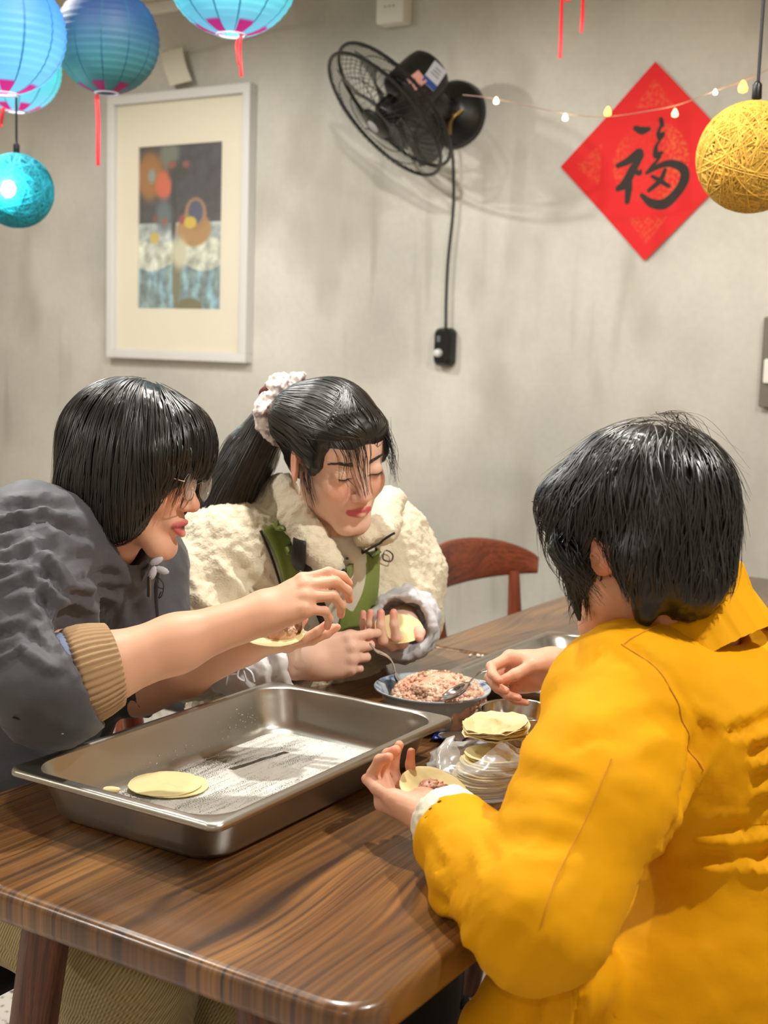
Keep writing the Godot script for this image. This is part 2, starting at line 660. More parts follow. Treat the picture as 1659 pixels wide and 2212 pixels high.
# ---------------------------------------------------------------- pans
func make_pan(label: String, at: Vector3, hx: float, hz: float, depth: float) -> Node3D:
	var t := thing("steel_pan", label, "pan", at)
	var b := MB.new()
	var s := 10
	var y := depth
	# outside: lip, then the wall seen from below, then the base
	b.loft([[hx - 0.0135, hz - 0.0135, 0.05, y - 0.004], [hx - 0.0155, hz - 0.0155, 0.05, y - 0.012], [hx - 0.026, hz - 0.026, 0.048, 0.022], [hx - 0.029, hz - 0.029, 0.046, 0.010], [hx - 0.036, hz - 0.036, 0.040, 0.003], [hx - 0.046, hz - 0.046, 0.032, 0.0]], Transform3D.IDENTITY, false, true, s)
	b.loft([[hx - 0.0144, hz - 0.0144, 0.049, y - 0.002], [hx - 0.0165, hz - 0.0165, 0.049, y - 0.012], [hx - 0.027, hz - 0.027, 0.047, 0.023], [hx - 0.030, hz - 0.030, 0.045, 0.011], [hx - 0.037, hz - 0.037, 0.039, 0.004], [hx - 0.047, hz - 0.047, 0.031, 0.0012]], Transform3D.IDENTITY, false, true, s)
	# the inside must face inwards
	obj("body", flip_second(b), M.steel, t)
	b = MB.new()
	# rolled flange round the opening
	b.loft([[hx - 0.0144, hz - 0.0144, 0.049, y - 0.002], [hx - 0.0125, hz - 0.0125, 0.045, y + 0.0006], [hx - 0.009, hz - 0.009, 0.028, y + 0.0012], [hx - 0.0065, hz - 0.0065, 0.016, y + 0.0004], [hx - 0.0042, hz - 0.0042, 0.0155, y + 0.0006], [hx - 0.001, hz - 0.001, 0.015, y - 0.0008], [hx, hz, 0.015, y - 0.004], [hx, hz, 0.015, y - 0.0075], [hx - 0.0012, hz - 0.0012, 0.0145, y - 0.009], [hx - 0.0025, hz - 0.0025, 0.014, y - 0.007], [hx - 0.004, hz - 0.004, 0.0145, y - 0.0042], [hx - 0.0135, hz - 0.0135, 0.05, y - 0.004]], Transform3D.IDENTITY, false, false, s)
	obj("rim", b.mesh(), M.steel, t)
	return t

func flip_second(b: MB) -> ArrayMesh:
	for i in range(b.ix.size() / 2, b.ix.size(), 3):
		var k := b.ix[i + 1]
		b.ix[i + 1] = b.ix[i + 2]
		b.ix[i + 2] = k
	return b.mesh()

func build_pans() -> void:
	make_pan("large rectangular steel pan dusted with flour, nearest on the table", Vector3(0, 0.75, 0), 0.1625, 0.265, 0.065)
	var p := make_pan("shallow rectangular steel pan behind the bowl of filling", Vector3(0.150, 0.75, -0.738), 0.160, 0.216, 0.050)
	p.rotation.y = 0.0

# ---------------------------------------------------------------- smooth solids meshed with surface nets
class Sdf:
	const CAP := 0
	const ELL := 1
	const PLANE := 2
	var n := 0
	var kind := PackedInt32Array()
	var op := PackedInt32Array()          # 0 joins, 1 carves, 2 keeps only what is inside
	var a := PackedVector3Array()
	var ab := PackedVector3Array()
	var ra := PackedFloat32Array()
	var rb := PackedFloat32Array()
	var kk := PackedFloat32Array()
	var il := PackedFloat32Array()
	var fd := PackedVector3Array()
	var fi := PackedFloat32Array()
	var ds := PackedFloat32Array()
	var bas: Array[Basis] = []
	var r3 := PackedVector3Array()
	var lo := Vector3.ONE * 1e6
	var hi := Vector3.ONE * -1e6
	var maxk := 0.0

	func _push(kind_: int, op_: int, a_: Vector3, ab_: Vector3, r0: float, r1: float, k: float) -> void:
		kind.append(kind_)
		op.append(op_)
		a.append(a_)
		ab.append(ab_)
		ra.append(r0)
		rb.append(r1)
		kk.append(maxf(k, 1e-5))
		il.append(1.0 / maxf(ab_.length_squared(), 1e-12))
		fd.append(Vector3.ZERO)
		fi.append(0.0)
		ds.append(1.0)
		bas.append(Basis.IDENTITY)
		r3.append(Vector3.ONE)
		maxk = maxf(maxk, k)
		n += 1

	func grow(p: Vector3, r: float) -> void:
		lo = lo.min(p - Vector3.ONE * r)
		hi = hi.max(p + Vector3.ONE * r)

	# tapered capsule; flat/squash makes its section thinner along that direction
	func cap(p: Vector3, q: Vector3, r0: float, r1: float, k := 0.02, flat := Vector3.ZERO, squash := 1.0, op_ := 0) -> void:
		_push(CAP, op_, p, q - p, r0, r1, k)
		if op_ == 0:
			grow(p, r0 + k * 0.3)
			grow(q, r1 + k * 0.3)
		if squash != 1.0:
			var d := flat.normalized()
			var i := n - 1
			fd[i] = d
			fi[i] = 1.0 / squash - 1.0
			ds[i] = (1.0 + squash) / 2.0 if squash < 1.0 else 1.0
			var v := q - p
			v += d * (v.dot(d) * fi[i])
			ab[i] = v
			il[i] = 1.0 / maxf(v.length_squared(), 1e-12)

	func chain(pts: Array, rad: Array, k := 0.02, op_ := 0) -> void:
		for i in pts.size() - 1:
			cap(pts[i], pts[i + 1], rad[i], rad[i + 1], k, Vector3.ZERO, 1.0, op_)

	func ell(p: Vector3, r: Vector3, basis := Basis.IDENTITY, k := 0.02, op_ := 0) -> void:
		_push(ELL, op_, p, Vector3.ZERO, 0, 0, k)
		bas[n - 1] = basis.orthonormalized().inverse()
		r3[n - 1] = r
		ds[n - 1] = minf(r.x, minf(r.y, r.z))
		if op_ == 0:
			grow(p, maxf(r.x, maxf(r.y, r.z)) + k * 0.3)

	# keeps what lies behind the plane
	func cut(p: Vector3, normal: Vector3, k := 0.002) -> void:
		_push(PLANE, 2, p, normal.normalized(), 0, 0, k)

	func prim(i: int, p: Vector3) -> float:
		var q := p - a[i]
		var t := kind[i]
		if t == 0:
			if fi[i] != 0.0:
				q += fd[i] * (q.dot(fd[i]) * fi[i])
			var v := ab[i]
			var h := clampf(q.dot(v) * il[i], 0.0, 1.0)
			return ((q - v * h).length() - ra[i] - (rb[i] - ra[i]) * h) * ds[i]
		if t == 1:
			q = bas[i] * q
			var r := r3[i]
			var w := q / r
			var k0 := w.length()
			var k1 := (w / r).length()
			return k0 * (k0 - 1.0) / k1 if k1 > 1e-6 else -ds[i]
		return q.dot(ab[i])

	func eval(p: Vector3, list: PackedInt32Array) -> float:
		var d := 1e3
		for i in list:
			var e := prim(i, p)
			var k := kk[i]
			if op[i] == 0:
				var h := k - absf(d - e)
				d = minf(d, e)
				if h > 0.0:
					d -= h * h / k * 0.25
			else:
				if op[i] == 1:
					e = -e
				var h2 := k - absf(d - e)
				d = maxf(d, e)
				if h2 > 0.0:
					d += h2 * h2 / k * 0.25
		return d

	func all() -> PackedInt32Array:
		return PackedInt32Array(range(n))

	func dist(p: Vector3) -> float:
		return eval(p, all())

	func grad(p: Vector3, list: PackedInt32Array, e := 0.002) -> Vector3:
		var d := eval(p, list)
		var g := Vector3(eval(p + Vector3(e, 0, 0), list) - d, eval(p + Vector3(0, e, 0), list) - d, eval(p + Vector3(0, 0, e), list) - d)
		return g.normalized() if g.length_squared() > 1e-16 else Vector3.UP

	# moves a point onto the surface (plus an offset)
	func snap(p: Vector3, off := 0.0, steps := 4) -> Vector3:
		var list := all()
		for s in steps:
			var d := eval(p, list)
			if absf(d - off) < 2e-4:
				break
			p -= grad(p, list) * (d - off)
		return p

	# [vertices, indices]
	func nets(cell: float) -> Array:
		var pad := cell * 2.0
		var o := lo - Vector3.ONE * pad
		var span := hi + Vector3.ONE * pad - o
		var size := 4
		var top := int(ceil(maxf(span.x, maxf(span.y, span.z)) / cell))
		while size < top and size < 64:
			size *= 2
		var nx := int(ceil(span.x / cell / size)) * size + 8
		var ny := int(ceil(span.y / cell / size)) * size + 8
		var nz := int(ceil(span.z / cell / size)) * size + 8
		var stack := []
		for z in range(0, nz - 8, size):
			for y in range(0, ny - 8, size):
				for x in range(0, nx - 8, size):
					stack.append([x, y, z, size, all()])
		var vid := {}
		var v := PackedVector3Array()
		var edges := PackedInt64Array()
		var val := PackedFloat32Array()
		val.resize(125)
		while stack.size() > 0:
			var b: Array = stack.pop_back()
			var s: int = b[3]
			var list: PackedInt32Array = b[4]
			var half := s * 0.5
			var c := o + Vector3(b[0] + half, b[1] + half, b[2] + half) * cell
			var rad := s * cell * 0.8661
			var d := eval(c, list)
			if absf(d) > rad * 1.45 + maxk * 0.35:
				continue
			var near := PackedInt32Array()
			for i in list:
				if op[i] != 0:
					if op[i] == 2 or prim(i, c) < rad * 1.5 + kk[i]:
						near.append(i)
				elif prim(i, c) < maxf(d, 0.0) + rad * 2.6 + kk[i]:
					near.append(i)
			if s > 4:
				var h := s / 2
				for q in 8:
					stack.append([b[0] + (h if q & 1 else 0), b[1] + (h if q & 2 else 0), b[2] + (h if q & 4 else 0), h, near])
				continue
			var at := 0
			var pos := 0
			for z in 5:
				for y in 5:
					for x in 5:
						var e := eval(o + Vector3(b[0] + x, b[1] + y, b[2] + z) * cell, near)
						val[at] = e
						if e > 0.0:
							pos += 1
						at += 1
			if pos == 0 or pos == 125:
				continue
			for z in 4:
				for y in 4:
					for x in 4:
						var i0 := (z * 5 + y) * 5 + x
						var d0 := val[i0]
						var d1 := val[i0 + 1]
						var d2 := val[i0 + 5]
						var d3 := val[i0 + 6]
						var d4 := val[i0 + 25]
						var d5 := val[i0 + 26]
						var d6 := val[i0 + 30]
						var d7 := val[i0 + 31]
						var m := int(d0 > 0.0) + int(d1 > 0.0) + int(d2 > 0.0) + int(d3 > 0.0) + int(d4 > 0.0) + int(d5 > 0.0) + int(d6 > 0.0) + int(d7 > 0.0)
						if m == 0 or m == 8:
							continue
						var sum := Vector3.ZERO
						var cnt := 0
						if (d0 > 0.0) != (d1 > 0.0):
							sum += Vector3(d0 / (d0 - d1), 0, 0)
							cnt += 1
						if (d2 > 0.0) != (d3 > 0.0):
							sum += Vector3(d2 / (d2 - d3), 1, 0)
							cnt += 1
						if (d4 > 0.0) != (d5 > 0.0):
							sum += Vector3(d4 / (d4 - d5), 0, 1)
							cnt += 1
						if (d6 > 0.0) != (d7 > 0.0):
							sum += Vector3(d6 / (d6 - d7), 1, 1)
							cnt += 1
						if (d0 > 0.0) != (d2 > 0.0):
							sum += Vector3(0, d0 / (d0 - d2), 0)
							cnt += 1
						if (d1 > 0.0) != (d3 > 0.0):
							sum += Vector3(1, d1 / (d1 - d3), 0)
							cnt += 1
						if (d4 > 0.0) != (d6 > 0.0):
							sum += Vector3(0, d4 / (d4 - d6), 1)
							cnt += 1
						if (d5 > 0.0) != (d7 > 0.0):
							sum += Vector3(1, d5 / (d5 - d7), 1)
							cnt += 1
						if (d0 > 0.0) != (d4 > 0.0):
							sum += Vector3(0, 0, d0 / (d0 - d4))
							cnt += 1
						if (d1 > 0.0) != (d5 > 0.0):
							sum += Vector3(1, 0, d1 / (d1 - d5))
							cnt += 1
						if (d2 > 0.0) != (d6 > 0.0):
							sum += Vector3(0, 1, d2 / (d2 - d6))
							cnt += 1
						if (d3 > 0.0) != (d7 > 0.0):
							sum += Vector3(1, 1, d3 / (d3 - d7))
							cnt += 1
						var gx: int = b[0] + x + 1
						var gy: int = b[1] + y + 1
						var gz: int = b[2] + z + 1
						var id := (gz * ny + gy) * nx + gx
						vid[id] = v.size()
						v.append(o + (Vector3(gx - 1, gy - 1, gz - 1) + sum / cnt) * cell)
						if (d0 > 0.0) != (d1 > 0.0):
							edges.append(id * 8 + 0 + (4 if d0 > 0.0 else 0))
						if (d0 > 0.0) != (d2 > 0.0):
							edges.append(id * 8 + 1 + (4 if d0 > 0.0 else 0))
						if (d0 > 0.0) != (d4 > 0.0):
							edges.append(id * 8 + 2 + (4 if d0 > 0.0 else 0))
		var ix := PackedInt32Array()
		var step := [1, nx, nx * ny]
		for e in edges:
			var id2 := e >> 3
			var ax := e & 3
			var u: int = step[(ax + 1) % 3]
			var w: int = step[(ax + 2) % 3]
			var p0: int = vid.get(id2, -1)
			var p1: int = vid.get(id2 - u, -1)
			var p2: int = vid.get(id2 - u - w, -1)
			var p3: int = vid.get(id2 - w, -1)
			if p0 < 0 or p1 < 0 or p2 < 0 or p3 < 0:
				continue
			if e & 4:
				ix.append_array([p0, p1, p2, p0, p2, p3])
			else:
				ix.append_array([p0, p2, p1, p0, p3, p2])
		var vol := 0.0
		var mid := (lo + hi) / 2
		for i in range(0, ix.size(), 3):
			var pa := v[ix[i]] - mid
			vol += pa.dot((v[ix[i + 2]] - mid - pa).cross(v[ix[i + 1]] - mid - pa))
		if vol < 0.0:
			for i in range(0, ix.size(), 3):
				var tt := ix[i + 1]
				ix[i + 1] = ix[i + 2]
				ix[i + 2] = tt
		return [v, ix]

static func normals_of(v: PackedVector3Array, ix: PackedInt32Array) -> PackedVector3Array:
	var nn := PackedVector3Array()
	nn.resize(v.size())
	for i in range(0, ix.size(), 3):
		var p := v[ix[i]]
		var k := (v[ix[i + 2]] - p).cross(v[ix[i + 1]] - p)
		nn[ix[i]] += k
		nn[ix[i + 1]] += k
		nn[ix[i + 2]] += k
	for i in nn.size():
		nn[i] = nn[i].normalized() if nn[i].length_squared() > 1e-24 else Vector3.UP
	return nn

# one skin out of several solids, each on its own grid: [[sdf, cell], ...]; disp(p, n) moves along the normal, paint(p, n) gives linear colours
func skin_mesh(solids: Array, disp = null, paint = null) -> ArrayMesh:
	var v := PackedVector3Array()
	var ix := PackedInt32Array()
	for s in solids:
		var r: Array = (s[0] as Sdf).nets(s[1])
		var off := v.size()
		v.append_array(r[0])
		for i in r[1]:
			ix.append(i + off)
	var nn := normals_of(v, ix)
	if disp != null:
		for i in v.size():
			v[i] += nn[i] * disp.call(v[i], nn[i])
		nn = normals_of(v, ix)
	var c := PackedColorArray()
	if paint != null:
		c.resize(v.size())
		for i in v.size():
			c[i] = paint.call(v[i], nn[i])
	var uv := PackedVector2Array()
	uv.resize(v.size())
	return MB.commit(v, nn, uv, c, ix)

# ---------------------------------------------------------------- folds in cloth
class Folds:
	var p := PackedVector3Array()
	var d := PackedVector3Array()
	var w := PackedFloat32Array()
	var h := PackedFloat32Array()
	var far: Vector3          # folds are laid out on a plane across this direction
	var reach := 0.13

	func _init(dir: Vector3) -> void:
		far = dir.normalized()

	# a polyline crease (negative height) or ridge
	func add(pts: Array, width: float, height: float) -> void:
		for i in pts.size() - 1:
			p.append(pts[i])
			d.append(pts[i + 1] - pts[i])
			w.append(width)
			h.append(height)

	func at(q: Vector3) -> float:
		var s := 0.0
		for i in p.size():
			var r := q - p[i]
			var f := r.dot(far)
			if absf(f) > reach:
				continue
			var v := d[i]
			var flat := v - far * v.dot(far)
			r -= far * f
			var t := r.dot(flat) / maxf(flat.length_squared(), 1e-9)
			var tt := clampf(t, 0.0, 1.0)
			var dd := (r - flat * tt).length() / w[i]
			if dd < 2.6:
				var taper := 1.0 - 0.6 * absf(tt - 0.5) * 2.0
				s += h[i] * exp(-dd * dd) * taper - h[i] * 0.45 * exp(-(dd - 1.5) * (dd - 1.5) * 2.5) * taper
		return s

# ---------------------------------------------------------------- heads, hands and hair
const SKIN := Color(0.86, 0.66, 0.555)

# adds the head to a solid; xf places it: x to its left, y up, z the way it looks, origin between the ears at eye height
func head_solid(s: Sdf, xf: Transform3D, open := 0.0) -> void:
	var b := xf.basis.orthonormalized()
	var k := xf.basis.x.length()
	var e := func(c: Vector3, r: Vector3, kk: float, op := 0) -> void: s.ell(xf * c, r * k, b, kk, op)
	e.call(Vector3(0, 0.036, -0.014), Vector3(0.073, 0.082, 0.092), 0.02)
	e.call(Vector3(0, 0.036, 0.03), Vector3(0.061, 0.06, 0.053), 0.025)
	e.call(Vector3(0, -0.03, 0.026), Vector3(0.061, 0.072, 0.053), 0.025)
	for m in [-1.0, 1.0]:
		s.cap(xf * Vector3(0.047 * m, -0.048, 0.004), xf * Vector3(0.017 * m, -0.098 - open * 0.5, 0.056), 0.021 * k, 0.016 * k, 0.02)
		e.call(Vector3(0.035 * m, -0.031, 0.054), Vector3(0.026, 0.026, 0.023), 0.016)
	s.cap(xf * Vector3(-0.009, -0.101 - open, 0.064), xf * Vector3(0.009, -0.101 - open, 0.064), 0.015 * k, 0.015 * k, 0.022)
	# muzzle
	e.call(Vector3(0, -0.066, 0.072), Vector3(0.026, 0.018, 0.0165), 0.014)
	for m in [-1.0, 1.0]:
		# eye sockets, then lids over the eyes
		e.call(Vector3(0.032 * m, 0.004, 0.096), Vector3(0.019, 0.0105, 0.014), 0.014, 1)
	# nose
	s.cap(xf * Vector3(0, 0.004, 0.079), xf * Vector3(0, -0.031, 0.0955), 0.0075 * k, 0.0095 * k, 0.012)
	e.call(Vector3(0, -0.0365, 0.0975), Vector3(0.0115, 0.0095, 0.011), 0.008)
	for m in [-1.0, 1.0]:
		e.call(Vector3(0.0125 * m, -0.0405, 0.0885), Vector3(0.0075, 0.0068, 0.0085), 0.005)
		e.call(Vector3(0.0318 * m, -0.0005, 0.0715), Vector3(0.0152, 0.0125, 0.0125), 0.004)
		e.call(Vector3(0.0055 * m, -0.0465, 0.094), Vector3(0.0034, 0.0026, 0.004), 0.002, 1)
	# lips
	for m in [-1.0, 1.0]:
		s.cap(xf * Vector3(0.003 * m, -0.0625, 0.0905), xf * Vector3(0.0205 * m, -0.0675 - open * 0.3, 0.0805), 0.0042 * k, 0.002 * k, 0.005)
		s.cap(xf * Vector3(0.003 * m, -0.0722 - open, 0.0888), xf * Vector3(0.0185 * m, -0.0687 - open * 0.4, 0.081), 0.0052 * k, 0.0024 * k, 0.005)
		s.cap(xf * Vector3(0.0, -0.0672 - open * 0.5, 0.097), xf * Vector3(0.0195 * m, -0.0682 - open * 0.35, 0.085), (0.0012 + open * 0.42) * k, (0.0010 + open * 0.1) * k, 0.0018, Vector3.ZERO, 1.0, 1)
	# ears
	for m in [-1.0, 1.0]:
		var tilt := b * Basis.from_euler(Vector3(-0.25, 0.35 * m, 0))
		s.ell(xf * Vector3(0.0745 * m, -0.008, -0.014), Vector3(0.0065, 0.031, 0.0185) * k, tilt, 0.006)
		s.ell(xf * Vector3(0.0815 * m, -0.004, -0.009), Vector3(0.0055, 0.019, 0.0095) * k, tilt, 0.004, 1)

func seg_dist(p: Vector3, a: Vector3, b: Vector3) -> float:
	var ab := b - a
	return (p - a - ab * clampf((p - a).dot(ab) / ab.length_squared(), 0, 1)).length()

# linear skin colour in the head's own axes
func face_paint(q: Vector3, base: Color, lips: Color, open := 0.0) -> Color:
	var c := base
	var x := absf(q.x)
	var rosy := exp(-(Vector2(x - 0.037, q.y + 0.03).length_squared()) / 0.0004) * (1.0 if q.z > 0.03 else 0.0)
	rosy = maxf(rosy, exp(-(q - Vector3(0, -0.036, 0.104)).length_squared() / 0.00025) * 0.8)
	c = c.lerp(Color(base.r * 1.0, base.g * 0.66, base.b * 0.58), rosy * 0.5)
	if q.z > 0.07 and q.y < -0.05:
		var d := minf(seg_dist(Vector3(x, q.y, q.z), Vector3(0.002, -0.0632, 0.0905), Vector3(0.0195, -0.0672 - open * 0.3, 0.082)), seg_dist(Vector3(x, q.y, q.z), Vector3(0.002, -0.0722 - open, 0.0888), Vector3(0.0175, -0.0690 - open * 0.4, 0.082)))
		c = c.lerp(lips, 1.0 - smoothstep(0.0042, 0.0064, d))
		var m := seg_dist(Vector3(x, q.y, q.z), Vector3(0.0, -0.0672 - open * 0.5, 0.088), Vector3(0.0195, -0.0682 - open * 0.35, 0.080))
		c = c.lerp(Color(0.16, 0.03, 0.028), (1.0 - smoothstep(0.0006 + open * 0.3, 0.0018 + open * 0.45, m)) * 0.9)
	# ears are a little redder
	if x > 0.068:
		c = c.lerp(Color(base.r, base.g * 0.62, base.b * 0.52), smoothstep(0.068, 0.076, x) * 0.6)
	return c

# A hand on a solid. xf: origin at the wrist, y towards the fingers, z out of the back of the hand, x to the thumb's side.
# curl: four fingers from the index on, each [knuckle, middle joint, end joint, spread] in radians; thumb: three points of the thumb past its root.
# Returns [[tip, direction to the nail, radius], ...].
func hand_solid(s: Sdf, xf: Transform3D, curl: Array, thumb: Array, size := 1.0) -> Array:
	var nails := []
	var kx := [0.027, 0.008, -0.0115, -0.029]
	var ky := [0.088, 0.092, 0.087, 0.078]
	var kz := [0.0, 0.003, 0.001, -0.004]
	var len := [[0.042, 0.026, 0.021], [0.046, 0.029, 0.022], [0.043, 0.027, 0.021], [0.033, 0.020, 0.019]]
	var rad := [[0.0098, 0.0086, 0.0078, 0.0068], [0.0100, 0.0088, 0.0079, 0.0069], [0.0095, 0.0083, 0.0075, 0.0065], [0.0085, 0.0073, 0.0066, 0.0058]]
	var flat := xf.basis.z
	var w := func(p: Vector3) -> Vector3: return xf * (p * size)
	# wrist and palm
	s.cap(w.call(Vector3(0, -0.02, 0)), w.call(Vector3(0, 0.02, 0)), 0.026 * size, 0.027 * size, 0.01, flat, 0.72)
	for i in 4:
		s.cap(w.call(Vector3(kx[i] * 0.55, 0.012, -0.001)), w.call(Vector3(kx[i], ky[i] - 0.004, kz[i] - 0.002)), 0.0155 * size, 0.0112 * size, 0.012)
	s.cap(w.call(Vector3(-0.021, 0.02, -0.006)), w.call(Vector3(-0.028, 0.062, -0.007)), 0.013 * size, 0.011 * size, 0.012)
	s.ell(w.call(Vector3(0.0, 0.05, -0.002)), Vector3(0.033, 0.036, 0.0125) * size, xf.basis, 0.012)
	for i in 4:
		var p := Vector3(kx[i], ky[i], kz[i])
		var ang := 0.0
		var spread: float = curl[i][3]
		var side := Vector3(sin(spread), cos(spread), 0)
		var start := p
		for j in 3:
			ang += curl[i][j]
			var dir := side * cos(ang) + Vector3(0, 0, -1) * sin(ang)
			var q: Vector3 = p + dir * len[i][j]
			s.cap(w.call(p), w.call(q), rad[i][j] * size, rad[i][j + 1] * size, 0.0035 if j > 0 else 0.006)
			if j == 2:
				var up := side * sin(ang) + Vector3(0, 0, 1) * cos(ang)
				nails.append([w.call(q - dir * 0.003), xf.basis * up, xf.basis * dir, rad[i][3] * size])
			p = q
		s.ell(w.call(start + Vector3(0, 0, 0.001)), Vector3.ONE * 0.0108 * size, Basis.IDENTITY, 0.007)
	# thumb
	var r0 := Vector3(0.017, 0.018, -0.007)
	s.cap(w.call(r0), w.call(thumb[0]), 0.0175 * size, 0.0120 * size, 0.014)
	s.cap(w.call(thumb[0]), w.call(thumb[1]), 0.0112 * size, 0.0098 * size, 0.005)
	s.cap(w.call(thumb[1]), w.call(thumb[2]), 0.0100 * size, 0.0078 * size, 0.004)
	# web between thumb and index finger
	s.cap(w.call(r0.lerp(thumb[0], 0.6)), w.call(Vector3(0.024, 0.07, -0.004)), 0.009 * size, 0.007 * size, 0.014)
	var td: Vector3 = (thumb[2] - thumb[1]).normalized()
	var tu := Vector3(0.55, 0.1, 0.8)
	tu = (tu - td * tu.dot(td)).normalized()
	nails.append([w.call(thumb[2] - td * 0.004), xf.basis * tu, xf.basis * td, 0.0082 * size])
	return nails

func hand_paint(p: Vector3, nrm: Vector3, base: Color, nails: Array, c: Color) -> Color:
	for nl in nails:
		var r: Vector3 = p - nl[0]
		var rr: float = nl[3]
		var dd := r.length()
		if dd < rr * 2.4:
			c = c.lerp(Color(base.r, base.g * 0.68, base.b * 0.62), (1.0 - smoothstep(rr * 0.9, rr * 2.4, dd)) * 0.55)
			if nrm.dot(nl[1]) > 0.45:
				var along_: float = r.dot(nl[2])
				var across: float = r.dot((nl[1] as Vector3).cross(nl[2]))
				var inside := maxf(absf(along_) / (rr * 1.15), absf(across) / (rr * 0.85))
				c = c.lerp(Color(minf(base.r * 1.15, 1.0), base.g * 0.98, base.b * 1.0), 1.0 - smoothstep(0.8, 1.0, inside))
	return c

# ---------------------------------------------------------------- hair
# pieces of a hair solid in the head's own axes
func hell(s: Sdf, xf: Transform3D, c: Vector3, r: Vector3, k := 0.02, op := 0) -> void:
	s.ell(xf * c, r * xf.basis.x.length(), xf.basis.orthonormalized(), k, op)

func hcap(s: Sdf, xf: Transform3D, a: Vector3, b: Vector3, r0: float, r1: float, k := 0.02, op := 0) -> void:
	var f := xf.basis.x.length()
	s.cap(xf * a, xf * b, r0 * f, r1 * f, k, Vector3.ZERO, 1.0, op)

func head_frame(forward: Vector3, roll: float, size: float, at: Vector3) -> Transform3D:
	return Transform3D(look(forward) * Basis.from_euler(Vector3(0, 0, roll)) * Basis.from_scale(Vector3.ONE * size), at)

# the point of a solid's surface that lies behind p as one looks from the camera's side of the table; lifted off it a little
const VIEW := Vector3(1.0123, 1.3297, 1.3120)
func hit(s: Sdf, p: Vector3, off := 0.0) -> Vector3:
	var dir := (p - VIEW).normalized()
	var list := s.all()
	var q := p - dir * 0.22
	for i in 48:
		var d := s.eval(q, list)
		if d < 4e-4:
			return q + s.grad(q, list) * off
		q += dir * d * 0.8
		if (q - p).dot(dir) > 0.3:
			break
	return s.snap(p, off)

# a flat lock through points, w wide, facing away from the solid
func ribbon(b: MB, pts: Array, nrm: Array, w: float, c: Color) -> void:
	var n := pts.size()
	var base := b.v.size()
	for i in n:
		var t: Vector3 = (pts[mini(i + 1, n - 1)] - pts[maxi(i - 1, 0)]).normalized()
		var side: Vector3 = t.cross(nrm[i]).normalized()
		var f := i / float(n - 1)
		var ww := w * minf(1.0, 0.35 + f * 4.0) * (1.0 - 0.75 * f * f)
		b.add(pts[i] - side * ww * 0.5, Vector2(0, f), c)
		b.add(pts[i] + nrm[i] * ww * 0.28, Vector2(0.5, f), c)
		b.add(pts[i] + side * ww * 0.5, Vector2(1, f), c)
	for i in n - 1:
		var a := base + i * 3
		b.quad(a, a + 3, a + 4, a + 1)
		b.quad(a + 1, a + 4, a + 5, a + 2)

# a lock that slides over the solid from p in direction dir; pull(p) bends it
func grow_lock(b: MB, s: Sdf, p: Vector3, dir: Vector3, length: float, steps: int, w: float, off: float, pull: Callable, c: Color, lift_end := 0.0) -> void:
	var pts := []
	var nrm := []
	var list := s.all()
	var h := length / steps
	var d := dir.normalized()
	for i in steps + 1:
		var e := s.eval(p, list)
		var g := s.grad(p, list, 0.003)
		var want := off + lift_end * pow(i / float(steps), 2.0)
		p -= g * clampf(e - want, -0.01, 0.01)
		pts.append(p)
		nrm.append(g)
		var pl: Vector3 = pull.call(p)
		if pl.x > 1e5:
			break
		d = (d + pl * 0.35).normalized()
		d = (d - g * d.dot(g) * 0.9).normalized()
		p += d * h
	if pts.size() > 3:
		ribbon(b, pts, nrm, w, c)

# ---------------------------------------------------------------- person in the yellow jacket, seen from behind
func skin_material() -> StandardMaterial3D:
	var m := vmat(0.5)
	m.subsurf_scatter_enabled = true
	m.subsurf_scatter_strength = 0.12
	m.metallic_specular = 0.4
	return m

func hair_material() -> StandardMaterial3D:
	var m := vmat(0.34)
	m.metallic_specular = 0.55
	return m

